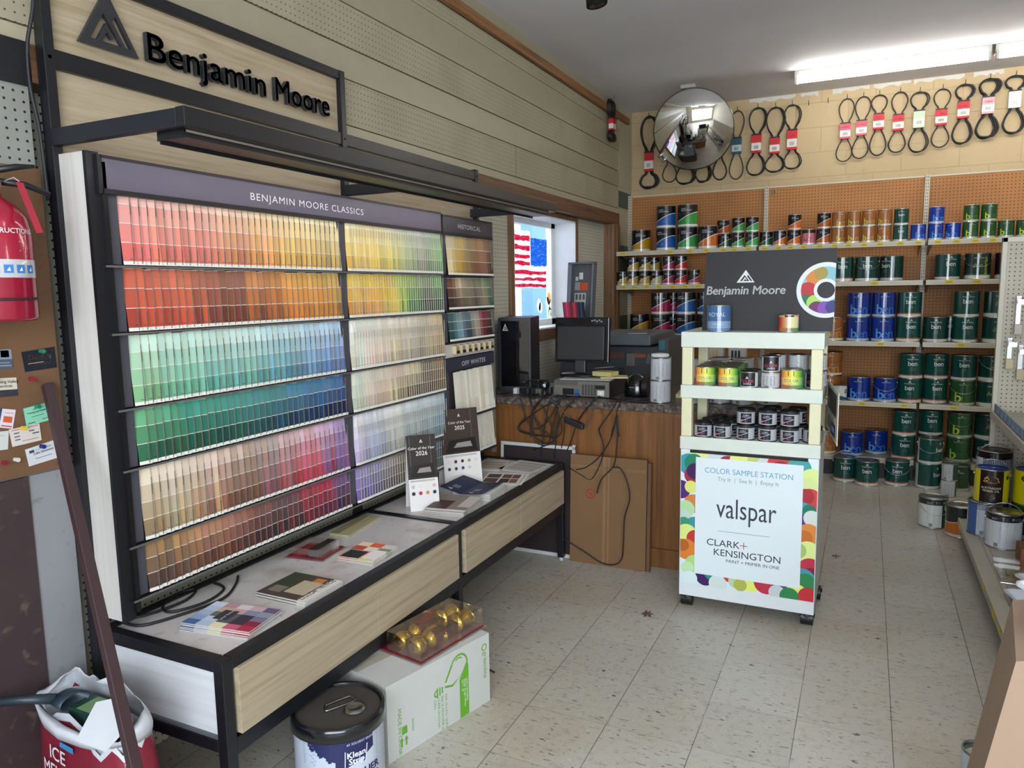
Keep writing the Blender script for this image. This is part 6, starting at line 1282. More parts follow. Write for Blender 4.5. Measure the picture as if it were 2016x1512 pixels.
put('jar_sample', -.196, 3.512, zT, 'sample jar at the right end of upper tier, half behind post', g1)
for k in range(2): put('jar_info', -.190, 3.60, zT+.0728*k, f'{["lower", "upper"][k]} jar of the stack at the rear right of upper tier', g1, .5)
for i, (x, n_, nm) in enumerate(((-.672, 1, 'leftmost'), (-.585, 1, 'second'), (-.480, 2, 'third'), (-.385, 2, 'fourth'), (-.290, 2, 'fifth'), (-.196, 1, 'rightmost'))):
    for k in range(n_): put('jar_ck', x, 3.472 if x < -.2 else 3.512, zL+.0728*k, f'grey swoosh label jar,{["", " lower one,", " upper one,"][0 if n_ == 1 else k+1]} {nm} place at the front of lower tier', g2, random.uniform(-.2, .2))
for i, (x, n_) in enumerate(((-.655, 1), (-.560, 1), (-.470, 1), (-.375, 2), (-.265, 2))):
    for k in range(n_): put('jar_ck', x, 3.565, zL+.0728*k, f'grey swoosh label jar in the second row of lower tier,{["", " lower one,", " upper one,"][0 if n_ == 1 else k+1]} {ORD[i]} from left', g2, .8+.1*i)
for i, x in enumerate((-.63, -.53)): put('jar_ck', x, 3.66, zL, f'grey swoosh label jar in the third row of lower tier, {ORD[i]} from left', g2, .5)
def royal(mb, r, h):
    f = wrap(r+.0006); mb.text('ROYAL', .026, '#b8c4d4', lambda x, y, z: f(x-.005, y+h*.58, z), bold=0); g = wrap(r+.0007); mb.add([g(-.022, h*.24, 0), g(.026, h*.24, 0), g(.026, h*.33, 0), g(-.022, h*.33, 0)], [(0, 1, 2, 3)], '#1f3050'); mb.text('BRILLIANT', .009, '#c8d0dc', lambda x, y, z: f(x+.002, y+h*.265, z+.0004))
RY = (.053, .120)
mk('royal', RY, can_body(*RY, flatb(.02, .15, .17, .40, .98), lambda t: ['#5a7aa4', '#a0b0c4', '#7f96b4', '#3f628c'], royal)); can('royal', -.612, 3.485, 1.3355, 'blue quart can reading ROYAL standing in front of the sign board', None, .05)
VP_ = (.042, .078)
mk('peach', VP_, can_body(*VP_, flatb(.02, .25, .86, .98), lambda t: [mix(hx('#c0603c'), hx('#5a8a60'), max(0, min(1, .5+t/2))), mix(hx('#b8482a'), hx('#d8d0a0'), max(0, min(1, .8+t))), '#20201e' if -.3 < t < .7 else '#d8a070'], None)); can('peach', -.309, 3.475, 1.3355, 'small peach and cream sample can standing in front of the sign board', None, 0)

# ================================================================== RIGHT HAND SHELVING RUN
t = thing('side_shelving', 'low steel shelving run along the right of the aisle with white pegboard end', 'shelf', (.9, 3.8, 0)); ST = t
mb = MB(); mb.box(.715, 1.45, 5.13, 5.14, .10, 1.77, '#c2bcab'); part('peg_end_panel', mb, 'peg_white_x', t)
mb = MB(); mb.box(.692, .718, 5.115, 5.15, 0, 1.795, '#c4bead'); mb.box(.692, 1.45, 5.115, 5.15, 1.768, 1.796, '#c4bead'); part('end_frame', mb, 'satin', t, .002)
mb = MB(); mb.box(.56, 1.15, 2.62, 5.06, .112, .130, '#b8b0a0')
for k in range(94): mb.box(.615, .619, 2.64+k*.0254, 2.651+k*.0254, .1301, .1303, '#2a2622'); mb.box(.640, .644, 2.64+k*.0254, 2.651+k*.0254, .1301, .1303, '#2a2622')
part('base_deck', mb, 'satin', t)
mb = MB(); mb.box(.548, .561, 2.62, 5.06, .092, .134, '#b4ad9b'); mb.box(.5465, .548, 2.62, 5.06, .096, .118, '#a8a498'); dl = part('deck_lip', mb, 'satin', t, .001)
for y in (4.92, 3.92, 3.60, 3.44): mb = MB(); mb.box(.5445, .5463, y, y+.055, .100, .130, '#cdb828'); part('price_tag', mb, 'print', dl)
mb = MB(); mb.box(.66, .67, 2.62, 5.06, 0, .11, '#1a1918'); part('kick_plate', mb, 'satin', t)
mb = MB(); mb.box(.69, 1.15, 2.62, 5.10, .768, .785, '#b6ae9e'); mb.box(.682, .692, 2.62, 5.10, .750, .792, '#c6c0ae'); sh_ = part('shelf', mb, 'satin', t, .001)
mb = MB(); mb.box(.700, .706, 2.62, 5.08, .786, .835, '#6a86a4')
for k in range(20): mb.box(.6985, .700, 2.64+k*.12, 2.73+k*.12, .79, .83, '#8aa0b8')
part('shelf_fence', mb, 'satin', sh_)
mb = MB(); mb.box(1.15, 1.17, 2.62, 5.13, .0, 1.6, '#c2bcab'); part('spine_panel', mb, 'satin', t)
for i, (x, z0, z1, c) in enumerate(((.745, 1.04, 1.18, '#c4b48c'), (.80, .98, 1.14, '#bcae8a'), (.775, 1.24, 1.42, '#b8b4a8'), (.85, 1.2, 1.36, '#b4a078'))):
    q = thing('hanging_tool', ['wood handled scraper on a price hook, lowest left on the white pegboard', 'scraper pack hanging at the right edge, low on the white pegboard', 'narrow putty knife hanging high on the white pegboard', 'putty knife pack at the right edge, high on the white pegboard'][i], 'tool', (x, 5.08, z0), 0, 'tools on the white pegboard')
    mb = MB(); mb.box(x, x+.022, 5.088, 5.094, z0+.05, z1+.04, '#a8a8a8'); part('blade', mb, 'metal', q); mb = MB(); mb.box(x-.006, x+.034, 5.07, 5.10, z0, z0+.06, c); part('handle', mb, 'satin', q, .004)
    mb = MB(); mb.tube([(x+.01, 5.13, z1+.03), (x+.01, 5.0, z1+.028), (x+.01, 4.995, z1+.045)], .0022, '#a8a8a4', 6); mb.box(x-.01, x+.03, 4.985, 4.988, z1-.005, z1+.022, '#c8c4b4'); part('price_hook', mb, 'metal', q)
zD = .1308; gd = 'cans on the deck of the right shelving run'
can('info_white', .712, 4.60, zD, 'white instruction label gallon with raised bail, nearest on the right deck', gd, -.1); can('info_blue', .648, 4.80, zD, 'white and blue gallon can under the brown and yellow one', gd, .2)
can('cabot', .672, 4.805, zD+.191, 'brown and yellow Cabot gallon can with blue lid', gd, -.05); can('plain_green', .862, 4.83, zD, 'dull green gallon under the yellow one at the right edge', gd, .2); can('yellow', .862, 4.83, zD+.191, 'bright yellow gallon with blue lid at the right edge', gd, 0)
can('ben_blue', .703, 4.975, zD, 'blue gallon under the paint dripped can on the deck', gd, .5); can('dripped', .703, 4.974, zD+.191, 'tall can with dark paint dripping down its white side', gd, .1)
CAN['info_white2'] = (GAL, CAN['info_white'][1], CAN['info_white'][2], None); can('info_white2', .91, 4.62, zD, 'white label gallon cut by the right edge behind the nearest one', gd, .6)
mb = MB(); mb.box(.95, 1.12, 4.95, 5.09, zD, zD+.18, '#5a4436'); tag(mb.build('small_carton', 'cardboard', bevel=.003), 'dark carton in the far corner of the right deck', 'carton')
mb = MB(); mb.box(.742, .90, 4.28, 4.42, zD, zD+.09, '#8a5c3c'); tag(mb.build('small_carton', 'cardboard', bevel=.003), 'small brown carton at the right edge behind the hook pack', 'carton')
t = thing('hook_pack', 'clear clamshell pack of brass cup hooks on the right deck', 'hardware pack', (.72, 4.15, zD)); mb = MB(); mb.box(.625, .86, 4.02, 4.28, zD, zD+.004, '#a89a78'); part('card', mb, 'print', t)
for k in range(7): mb = MB(); x = .66+.026*k; mb.tube([(x, 4.14, zD+.012), (x, 4.09, zD+.012), (x+.006, 4.075, zD+.016), (x+.010, 4.085, zD+.022)], .003, '#c8a040', 6); part('cup_hook', mb, 'brass', t)
mb = MB(); mb.box(.622, .862, 4.0, 4.285, zD+.0042, zD+.035, '#ffffff'); part('clamshell', mb, 'clear_plastic', t, .006)
mb = MB(); mb.cyl((.615, 3.965, zD+.015), .0145, .17, '#ffffff', 'x', 16); tag(mb.build('plastic_tube', 'clear_plastic'), 'clear plastic tube lying in front of the hook pack', 'tube')
def tray(x, y, z, a, label, w=.20, l=.26):
    mb = MB(); f = on_flat(x, y, z, a); h = .045; rings = []
    def rr(w_, l_, z_, r=.03):
        o = []
        for cx, cy, s in ((1, 1, 0), (-1, 1, 1), (-1, -1, 2), (1, -1, 3)):
            for k in range(5): an = PI/2*(s+k/4); o.append((cx*(w_/2-r)+r*math.cos(an), cy*(l_/2-r)+r*math.sin(an), z_))
        return o
    R_ = [rr(w+.016, l+.016, h-.006), rr(w+.016, l+.016, h), rr(w, l, h), rr(w-.03, l-.03, .004), rr(w-.03, l-.03, .0), rr(w, l, h-.004), rr(w+.014, l+.014, h-.006)]
    v = [p for r_ in R_ for p in r_]; m_ = 20; fc = []
    for k in range(len(R_)-1):
        for i in range(m_): fc.append((k*m_+i, k*m_+(i+1) % m_, (k+1)*m_+(i+1) % m_, (k+1)*m_+i))
    fc.append(tuple(3*m_+i for i in range(m_))); fc.append(tuple(4*m_+i for i in range(m_))[::-1])
    mb.add(v, fc, '#d6d8e0', 0, f, True); return tag(mb.build('plastic_tray', 'satin'), label, 'tray', 'white plastic trays')
tray(.735, 3.70, zD+.0005, .25, 'lower white plastic tray on the right deck'); tray(.80, 3.80, zD+.052, .45, 'upper white plastic tray, resting across the lower one')

# ================================================================== FOREGROUND
# light bulb carton
Rr, Ll = Vector((-1.227, 2.320, 0)), Vector((-1.355, 1.842, 0)); du = (Rr-Ll).normalized(); LU = (Rr-Ll).length; nf = Vector((du.y, -du.x, 0)); HB = .268; DB = .33
bx = lambda u, d, z: tuple(Ll + du*u - nf*d + Vector((0, 0, z)))
t = thing('bulb_carton', 'white carton of light bulbs with green bulb drawing on the floor', 'carton', tuple(Ll)); mb = MB()
mb.box(0, LU, 0, DB, 0, HB, '#b9bab6', 0, bx); part('box_body', mb, 'cardboard', t)
mb = MB(); fx = lambda x, y, z: bx(x, -.0008-z, y); gr = '#5f9e2c'
ft = lambda X0, Z0: (lambda x, y, z: fx(X0+y, Z0-x, z))
cb, zb = .335, .0
pts = [(.268, .175), (.262, .19), (.262, .20)]
for i in range(20):
    pass
def arc(cx, cz, r0, r1, a0, a1, c=gr, n_=16):
    for i in range(n_):
        a, b = a0+(a1-a0)*i/n_, a0+(a1-a0)*(i+1)/n_; mb.add([fx(cx+r0*math.cos(a), cz+r0*math.sin(a), 0), fx(cx+r0*math.cos(b), cz+r0*math.sin(b), 0), fx(cx+r1*math.cos(b), cz+r1*math.sin(b), 0), fx(cx+r1*math.cos(a), cz+r1*math.sin(a), 0)], [(0, 1, 2, 3)], c)
def pq(*P): mb.add([fx(x, z, .0001) for x, z in P], [tuple(range(len(P)))], gr)
arc(.335, .205, .037, .044, -1.0, 2.6); arc(.332, .208, .024, .029, .9, 2.2)
pq((.297, .226), (.303, .222), (.268, .166), (.262, .172)); pq((.335, 0.002), (.381, 0.002), (.381, .19), (.374, .21), (.345, .165), (.335, .15))
pq((.262, .150), (.30, .140), (.34, .165), (.352, .176), (.33, .16), (.298, .148), (.262, .158))
for k in range(3): pq((.222+.0*k+.012*k, .130+.004*k), (.228+.012*k, .130+.004*k), (.228+.012*k, .165-.002*k), (.222+.012*k, .165-.002*k))
arc(.222, .147, .008, .013, PI/2, 3*PI/2)
mb.text('greenlite', .030, gr, ft(.462, .205)  , 'LEFT'); mb.text('MADE IN CHINA', .022, gr, ft(.045, .17), 'LEFT'); arc(.467, .222, .010, .014, 0, 2*PI)
for k, s in enumerate(('14W/120V/60Hz', '3000K Bright White', 'QTY: 24')): mb.text(s, .013, '#d8e4cc', lambda x, y, z, k=k: fx(.368-.011*k+y, .145-x, .0006), 'LEFT')
for k, s in enumerate(('GW: 12.2 KG / 26.8 lbs', 'Size: 31.5X23.5X26 cm', '12.4X9.1X10.3 inch', 'C/No.:')): mb.text(s, .014, gr, ft(.262-.018*k, .128), 'LEFT')
pq((.055, .03), (.062, .03), (.062, .05), (.055, .05)); pq((.05, .05), (.067, .05), (.0585, .064)); pq((.075, .03), (.082, .03), (.082, .05), (.075, .05)); pq((.07, .05), (.087, .05), (.0785, .064)); pq((.06, .072), (.085, .072), (.083, .10), (.062, .10)); mb.text('FRAGILE', .012, gr, ft(.105, .11), 'LEFT')
part('printing', mb, 'print', t, label='green printing'); mb = MB(); mb.box(0, LU, .15, .20, HB, HB+.0006, '#a8a294', 0, bx); part('top_tape', mb, 'satin', t)
lockpack('door_knob_pack', 'clear pack of brass door knobs on burgundy card, lying on the bulb carton', -1.425, 2.205, HB+.0025, -.18, .26, .35, [(.005, -.158), (.005, .158), (.078, -.158), (.078, .158)], True)
# solvent pail under the table edge
pc = (-1.425, 1.69); PR = .142; PHt = .277
t = thing('solvent_pail', 'blue and white lacquer thinner pail with black lid under the table edge', 'pail', (*pc, 0)); mb = MB()
pa = math.atan2(-pc[1], -pc[0]) # the label faces the viewer's side
def pxf(x, y, z): a = pa-PI/2; return (pc[0]-(x*math.sin(pa+PI)+0)*0 + 0, 0, 0)
def pw(r, th0=0): return lambda x, y, z: (pc[0]+(r+z)*math.cos(pa+x/r+th0), pc[1]+(r+z)*math.sin(pa+x/r+th0), y)
n_ = 160
for i in range(n_):
    a, b = -PI+2*PI*i/n_, -PI+2*PI*(i+1)/n_; m_ = (a+b)/2
    def P(q, z, r=PR-.006): return (pc[0]+r*math.cos(pa+q), pc[1]+r*math.sin(pa+q), z)
    if m_ < -.12: cs = [('#b4bccc', .02, .235)]
    elif m_ < .78: zt = .135+.0*m_ + .10*(m_+.12)*.55; cs = [('#b8bfcf', .02, zt), ('#1d2350', zt, .235)]
    else: cs = [('#b0b6c4', .02, .235)]
    if -.75 < m_ < -.12: z1 = .215-.05*(m_+.75)/.63+.006*math.sin(m_*31); cs = [('#b4bccc', .02, z1), ('#1d2350', z1, .235)]
    for c, z0, z1 in cs: mb.add([P(a, z0), P(b, z0), P(b, z1), P(a, z1)], [(0, 1, 2, 3)], c, 0, None, True)
mb.lathe([(0, .001), (PR-.012, .001), (PR-.006, .008), (PR-.006, .02)], '#1a1c24', 48, 0, lambda x, y, z: (pc[0]+x, pc[1]+y, z)); mb.lathe([(PR-.006, .235), (PR-.010, .26)], '#1a1c24', 48, 0, lambda x, y, z: (pc[0]+x, pc[1]+y, z))
f = pw(PR-.0052)
mb.add([f(x, y, 0) for x, y in ((.010, .150), (.078, .150), (.085, .205), (.012, .200))], [(0, 1, 2, 3)], '#c8ccd8'); mb.add([f(x, y, .0004) for x, y in ((.014, .154), (.074, .154), (.081, .201), (.016, .196))], [(0, 1, 2, 3)], '#1d2350')
mb.text('Klean', .026, '#dfe2ea', lambda x, y, z: f(.047+x, .178+y, z+.0012), bold=.03); mb.text('Strip', .026, '#dfe2ea', lambda x, y, z: f(.047+x, .158+y, z+.0012), bold=.03); mb.text('LACQUER', .032, '#1d2350', lambda x, y, z: f(.055+x, .112+y, z+.001), bold=.03); mb.text('THINNER', .032, '#1d2350', lambda x, y, z: f(.060+x, .082+y, z+.001), bold=.03)
mb.text('#1 SOLVENT BRAND', .010, '#d0d4e0', lambda x, y, z: f(.065+x, .218+y, z+.001)); 
g = pw(PR-.0052, -.78)
mb.add([g(x, y, 0) for x, y in ((0, .095), (.026, .121), (0, .147), (-.026, .121))], [(0, 1, 2, 3)], '#b02030'); mb.add([g(x, y, .0004) for x, y in ((-.007, .112), (.007, .112), (.009, .124), (.003, .134), (.001, .126), (-.004, .136), (-.009, .122))], [tuple(range(7))], '#e8e4e4')
for q, w_ in ((-.70, .05), (1.15, .07)):
    h_ = pw(PR-.005, q)
    for k in range(16): a = .222-.0068*k; mb.add([h_(-w_/2, a, 0), h_(w_*(.2+.3*((k*7) % 5)/5), a, 0), h_(w_*(.2+.3*((k*7) % 5)/5), a+.0016, 0), h_(-w_/2, a+.0016, 0)], [(0, 1, 2, 3)], '#7c869c') if not (q < 0 and k > 9) else None
part('pail_body', mb, 'satin', t)
mb = MB(); mb.lathe([(PR-.004, .232), (PR+.002, .234), (PR+.002, .262), (PR, .274), (PR-.006, PHt), (PR-.012, PHt-.004), (PR-.014, PHt-.012), (0, PHt-.010)], '#131419', 56, 0, lambda x, y, z: (pc[0]+x, pc[1]+y, z)); part('pail_lid', mb, 'gloss', t)
mb = MB(); mb.lathe([(PR-.013, PHt-.0118), (PR-.03, PHt-.0095), (0, PHt-.0095)], '#37322d', 56, 0, lambda x, y, z: (pc[0]+x, pc[1]+y, z)); part('lid_panel', mb, 'plaster', t, label='dusty brown grey lid centre')
mb = MB(); q = Vector((math.cos(pa), math.sin(pa), 0)); s_ = Vector((-q.y, q.x, 0)); c0_ = Vector((*pc, PHt-.006))
L2 = lambda a, b, z=0: tuple(c0_ + q*a + s_*b + Vector((0, 0, z)))
mb.tube([L2(-.005, -.038), L2(.012, -.040), L2(.018, -.028), L2(-.012, .048), L2(-.026, .050), L2(-.042, .040), L2(-.042, .028), L2(-.014, -.034)], .0035, '#8a8886', 8, 0, True, 4)
mb.lathe([(.0, .004), (.022, .004), (.024, .008), (.028, .007), (.034, .001)], '#8f8d8c', 28, 0, lambda x, y, z: L2(.030+x, .048+y, z)); part('spout_cap', mb, 'metal', t)
t['category'] = 'pail'

# bag of ice melt
bc = (-1.815, 1.175); t = thing('ice_melt_bag', 'torn open burgundy ice melter sack standing on the floor at bottom left', 'bag', (*bc, 0)); mb = MB(); rb = random.Random(5)
nn_, kk = 40, 12; V = []; Fa = []; Cc = []
ang = -.12; ca, sa = math.cos(ang), math.sin(ang)
def bag(u, z, k=0):
    th = 2*PI*u; w, d = .222, .066; sq = .62
    cx, sy = math.cos(th), math.sin(th); x = w*math.copysign(abs(cx)**sq, cx); y = d*math.copysign(abs(sy)**sq, sy)
    bulge = 1+.10*math.sin(PI*min(1, z/.43))-.05*(z/.43); wr = .007*math.sin(5*th+z*16)+.003*math.sin(11*th-z*25)
    x *= bulge+wr*2; y *= bulge+wr*3; return (bc[0]+x*ca-y*sa, bc[1]+x*sa+y*ca, z)
zs = [.0, .02, .06, .11, .16, .21, .26, .31, .35, .385, .41, .43]
for j, z in enumerate(zs):
    for i in range(nn_): V.append(bag(i/nn_, z + (.025*math.sin(i*1.3)+.02*math.sin(i*.5)) * (z/.435)**2))
for j in range(len(zs)-1):
    for i in range(nn_): Fa.append((j*nn_+i, j*nn_+(i+1) % nn_, (j+1)*nn_+(i+1) % nn_, (j+1)*nn_+i)); Cc.append('#7a1c30' if j < 10 else '#c0c3c9')
Fa.append(tuple(range(nn_))[::-1]); Cc.append('#7a1c30')
mb.add(V, Fa, Cc, 0, None, True)
def front(u, z, o=.004): # point a little outside the camera side of the sack, u 0..1 across
    p = bag(.5+.5*u, z); dx, dy = p[0]-bc[0], p[1]-bc[1]; l = math.hypot(dx, dy); return (p[0]+dx/l*o, p[1]+dy/l*o, p[2])
for k in range(12):
    z0, z1 = .03+k*.025, .03+(k+1)*.025
    mb.add([front(.70, z0), front(.735, z0), front(.735, z1), front(.70, z1)], [(0, 1, 2, 3)], '#c9c4c6')
def tq(x, y, z): # wrap onto the broad front of the sack
    X = -.045+x; b_ = 1+.10*math.sin(PI*min(1, y/.43))-.05*(y/.43); q_ = min(.98, abs(X)/(.222*b_)); Y = -.066*b_*(1-q_**(2/.62))**.31 - .009 - z
    return (bc[0]+X*ca-Y*sa, bc[1]+X*sa+Y*ca, y)
mb.text('ICE', .058, '#d8d4d8', lambda x, y, z: tq(x-.01, .322+y*.9, z), bold=.01); mb.text('MELTER', .052, '#d8d4d8', lambda x, y, z: tq(x+.0, .272+y, z), bold=.01)
mb.add([tq(.0, .366, -.002), tq(.07, .366, -.002), tq(.068, .382, -.002), tq(.005, .380, -.002)], [(0, 1, 2, 3)], '#2f86b8'); mb.add([front(.88, .18, .005), front(.96, .18, .005), front(.96, .26, .005), front(.88, .26, .005)], [(0, 1, 2, 3)], '#2f86b8')
mb.text('NET WT 20 lb', .016, '#d8c8cc', lambda x, y, z: front(.87-y/.5, .40-x, .006), 'LEFT')
part('sack', mb, 'bagplastic', t)
mb = MB(); V = []; Fa = []; nl = 6     # white inner liner, turned out at the front and standing at the back
for j in range(nl):
    for i in range(nn_):
        u = i/nn_; p = Vector(bag(u, .425)); d_ = Vector((p.x-bc[0], p.y-bc[1], 0)).normalized(); back = .5+.5*math.sin(2*PI*u); right = .5+.5*math.cos(2*PI*u)
        s = j/(nl-1); wob = .010*math.sin(5*2*PI*u+1)+.006*math.sin(11*2*PI*u)
        out = .016*math.sin(PI*s) + s*(.026*(1-back)+.006*math.sin(3*2*PI*u) - .045*back); up = .026*math.sin(PI*s)*(1-back) + s*(.085*back - .012*(1-back)) + s*wob*(.4+.8*back) + .02*s*right*back
        V.append(tuple(p + d_*out + Vector((0, 0, up))))
for j in range(nl-1):
    for i in range(nn_): Fa.append((j*nn_+i, j*nn_+(i+1) % nn_, (j+1)*nn_+(i+1) % nn_, (j+1)*nn_+i))
mb.add(V, Fa, '#c4c8cf', 0, None, True)
mb.add([(-1.72, 1.06, .45), (-1.61, 1.06, .45), (-1.585, 1.12, .50), (-1.66, 1.16, .53), (-1.735, 1.13, .51), (-1.70, 1.045, .38), (-1.655, 1.05, .415)], [(0, 1, 2, 3, 4)], '#c9ccd2')
V = []; Fa = []
for j, (k_, zz) in enumerate(((.985, .424), (.93, .40), (.90, .33), (.88, .27))):
    for i in range(nn_): p = bag(i/nn_, .425); V.append((bc[0]+(p[0]-bc[0])*k_, bc[1]+(p[1]-bc[1])*k_, zz))
for j in range(3):
    for i in range(nn_): Fa.append((j*nn_+i, j*nn_+(i+1) % nn_, (j+1)*nn_+(i+1) % nn_, (j+1)*nn_+i))
mb.add(V, Fa, '#a4a8ae', 0, None, True); k0 = len(V)-nn_
mb.add(V[k0:], [tuple(range(nn_))], '#5a6a64')
o = part('torn_collar', mb, 'bagplastic', t); so = o.modifiers.new('solid', 'SOLIDIFY'); so.thickness = .0012
mb = MB(); mb.box(-1.86, -1.74, 1.135, 1.205, .37, .465, '#1d3c34'); mb.box(-1.83, -1.75, 1.138, 1.20, .465, .4665, '#6a8a5c'); tag(mb.build('scoop_pack', 'satin', bevel=.006), 'dark green packet with pale label sitting in the open sack', 'packet')
t2 = thing('scoop', 'dark plastic scoop with its handle sticking out left over the sack', 'scoop', (-1.95, 1.13, .39)); mb = MB(); mb.tube([(-2.04, 1.02, .49), (-1.96, 1.08, .49), (-1.90, 1.13, .48)], [.012, .012, .014], '#1a2a34', 10); part('handle', mb, 'satin', t2); mb = MB(); mb.lathe([(.0, 0), (.036, .0), (.042, .05), (.040, .05), (.034, .004), (0, .004)], '#22323e', 20, 0, lambda x, y, z: (-1.90+z, 1.15+x, .475+y*.5)); part('bowl', mb, 'satin', t2)
# leaning moulding
mb = MB(); a0, a1 = Vector((-2.030, 1.268, 1.30)), Vector((-1.176, .915, .002)); dvv = a1-a0; sx = Vector((0, 1, 0)); sn = dvv.cross(sx).normalized()
mb.obox(a0-sn*.010-sx*.014, dvv, sx*.028, sn*.020, '#382529'); tag(mb.build('trim_stick', 'satin', bevel=.002), 'long dark brown wooden moulding leaning on the wall across the table end', 'moulding')

# notice board with cards, and the fire extinguisher
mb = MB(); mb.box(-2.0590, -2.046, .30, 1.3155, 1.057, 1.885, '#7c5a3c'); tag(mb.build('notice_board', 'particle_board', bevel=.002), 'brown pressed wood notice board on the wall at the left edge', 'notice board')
xw = -2.0457
def bcard(nm, pts, c, deco, label, k=0, pin=None):
    t = thing(nm, label, 'card', (xw, (pts[0][0]+pts[2][0])/2, pts[2][1]), 0, 'cards on the notice board'); mb = MB(); th = .0012
    f = lambda u, v, d=0: (xw+.0004*k+th+d, (pts[3][0]*(1-u)+pts[2][0]*u)*(1-v)+(pts[0][0]*(1-u)+pts[1][0]*u)*v, (pts[3][1]*(1-u)+pts[2][1]*u)*(1-v)+(pts[0][1]*(1-u)+pts[1][1]*u)*v)
    q = [f(0, 0), f(1, 0), f(1, 1), f(0, 1)]; mb.add(q+[(p[0]-th, p[1], p[2]) for p in q], [(0, 1, 2, 3), (7, 6, 5, 4), (0, 4, 5, 1), (1, 5, 6, 2), (2, 6, 7, 3), (3, 7, 4, 0)], c)
    W = abs(pts[1][0]-pts[0][0]); H_ = abs(pts[0][1]-pts[3][1])
    for d in deco:
        if d[0] == 'r': mb.add([f(d[1], d[3], .0003), f(d[2], d[3], .0003), f(d[2], d[4], .0003), f(d[1], d[4], .0003)], [(0, 1, 2, 3)], d[5])
        else: mb.text(d[1], d[2], d[5], lambda x, y, z, d=d: f(d[3]+x/W, d[4]+y/H_, .0005), 'CENTER', .01, shear=d[6] if len(d) > 6 else 0)
    part('card', mb, 'print', t)
    if pin:
        u, v, pcx = pin; p = f(u, v); m2 = MB(); m2.cyl((p[0], p[1], p[2]), .0055, .004, pcx, 'x', 12); m2.cyl((p[0]+.004, p[1], p[2]), .0035, .007, pcx, 'x', 12); m2.cyl((p[0]+.011, p[1], p[2]), .006, .004, pcx, 'x', 12)
        tag(m2.build('push_pin', 'gloss'), f'{ {"#1f7a5a": "green", "#c8b43a": "yellow", "#20307a": "blue"}[pcx]} push pin holding the {label.split(",")[0]}', 'push pin')
bcard('business_card', [(1.12, 1.405), (1.190, 1.402), (1.190, 1.350), (1.12, 1.354)], '#4c5468', [('r', 0, 1, .5, 1, '#7c8894'), ('r', .6, .9, .6, .95, '#a8b0b0'), ('r', .5, .95, .15, .2, '#9098a8'), ('r', .5, .9, .3, .34, '#9098a8')], 'blue grey photo business card at the left edge')
bcard('business_card', [(1.216, 1.392), (1.306, 1.400), (1.308, 1.342), (1.221, 1.338)], '#161b28', [('t', "Bert's", .024, .42, .5, '#c09a78', .3), ('t', 'TAXIDERMY', .009, .55, .25, '#b89a88'), ('r', .12, .6, .36, .39, '#c09a78'), ('t', 'Y', .030, .82, .5, '#c8c4c0')], 'black card reading Bert’s taxidermy', 1, (.55, .9, '#1f7a5a'))
bcard('business_card', [(1.12, 1.331), (1.196, 1.326), (1.196, 1.277), (1.12, 1.280)], '#c4beb0', [('r', 0, 1, 0, .36, '#30323c'), ('t', 'Wyoming Valley', .0115, .55, .72, '#2a2a30'), ('t', 'Services', .011, .6, .50, '#2a2a30'), ('t', 'Contact us for info', .006, .6, .18, '#b8b8b8')], 'white and charcoal Valley Services card', 0, (.25, .96, '#1f7a5a'))
bcard('business_card', [(1.206, 1.240), (1.274, 1.248), (1.278, 1.198), (1.210, 1.190)], '#7fc0a4', [('t', 'On To', .007, .5, .78, '#2c5a4c'), ('t', 'Towing and Hauling', .0068, .5, .62, '#2c5a4c'), ('r', .25, .75, .42, .45, '#3c6a5c'), ('r', .08, .35, .1, .14, '#20403a'), ('r', .65, .9, .16, .19, '#20403a')], 'mint green business card behind the leaning moulding', 1, (.5, .95, '#1f7a5a'))
bcard('business_card', [(1.153, 1.248), (1.186, 1.240), (1.173, 1.190), (1.140, 1.200)], '#cdc8d0', [('r', .18, .85, .3, .62, '#c05a30'), ('r', .2, .9, .78, .82, '#c08080'), ('r', .1, .9, .08, .14, '#b04848')], 'upright white card with an orange square', 2)
bcard('business_card', [(1.10, 1.252), (1.152, 1.249), (1.140, 1.202), (1.10, 1.205)], '#3c3f6a', [('r', .2, .8, .2, .24, '#8a8ab0')], 'dark purple card partly under the orange one', 1)
bcard('business_card', [(1.163, 1.190), (1.244, 1.193), (1.246, 1.146), (1.168, 1.142)], '#c8c0ba', [('r', .08, .4, .88, .93, '#c07060'), ('r', .6, .95, .9, .95, '#c07060'), ('r', .12, .3, .68, .74, '#4a4a58'), ('r', .12, .3, .48, .54, '#4a4a58'), ('r', .12, .3, .30, .36, '#4a4a58'), ('r', .62, .8, .66, .72, '#4a4a58'), ('r', .72, .95, .48, .55, '#4a4a58'), ('r', .35, .9, .18, .22, '#b07060')], 'cream card with small black vehicles', 3, (.42, .95, '#c8b43a'))
bcard('business_card', [(1.10, 1.192), (1.163, 1.187), (1.156, 1.138), (1.10, 1.142)], '#bfc3c0', [('r', .3, .8, .75, .78, '#7a9a98'), ('r', .2, .4, .5, .53, '#7a9a98')], 'pale grey card at the left edge, lowest', 2)
bcard('business_card', [(1.200, 1.128), (1.284, 1.140), (1.289, 1.088), (1.206, 1.080)], '#c4c6ca', [('t', 'Cabe Simonson', .009, .55, .55, '#303858'), ('r', .3, .85, .78, .80, '#4a5270'), ('r', .25, .8, .30, .33, '#4a5270'), ('r', .1, .26, .7, .85, '#303858')], 'white card with a small blue dog, lowest on the board', 1, (.5, .9, '#20307a'))
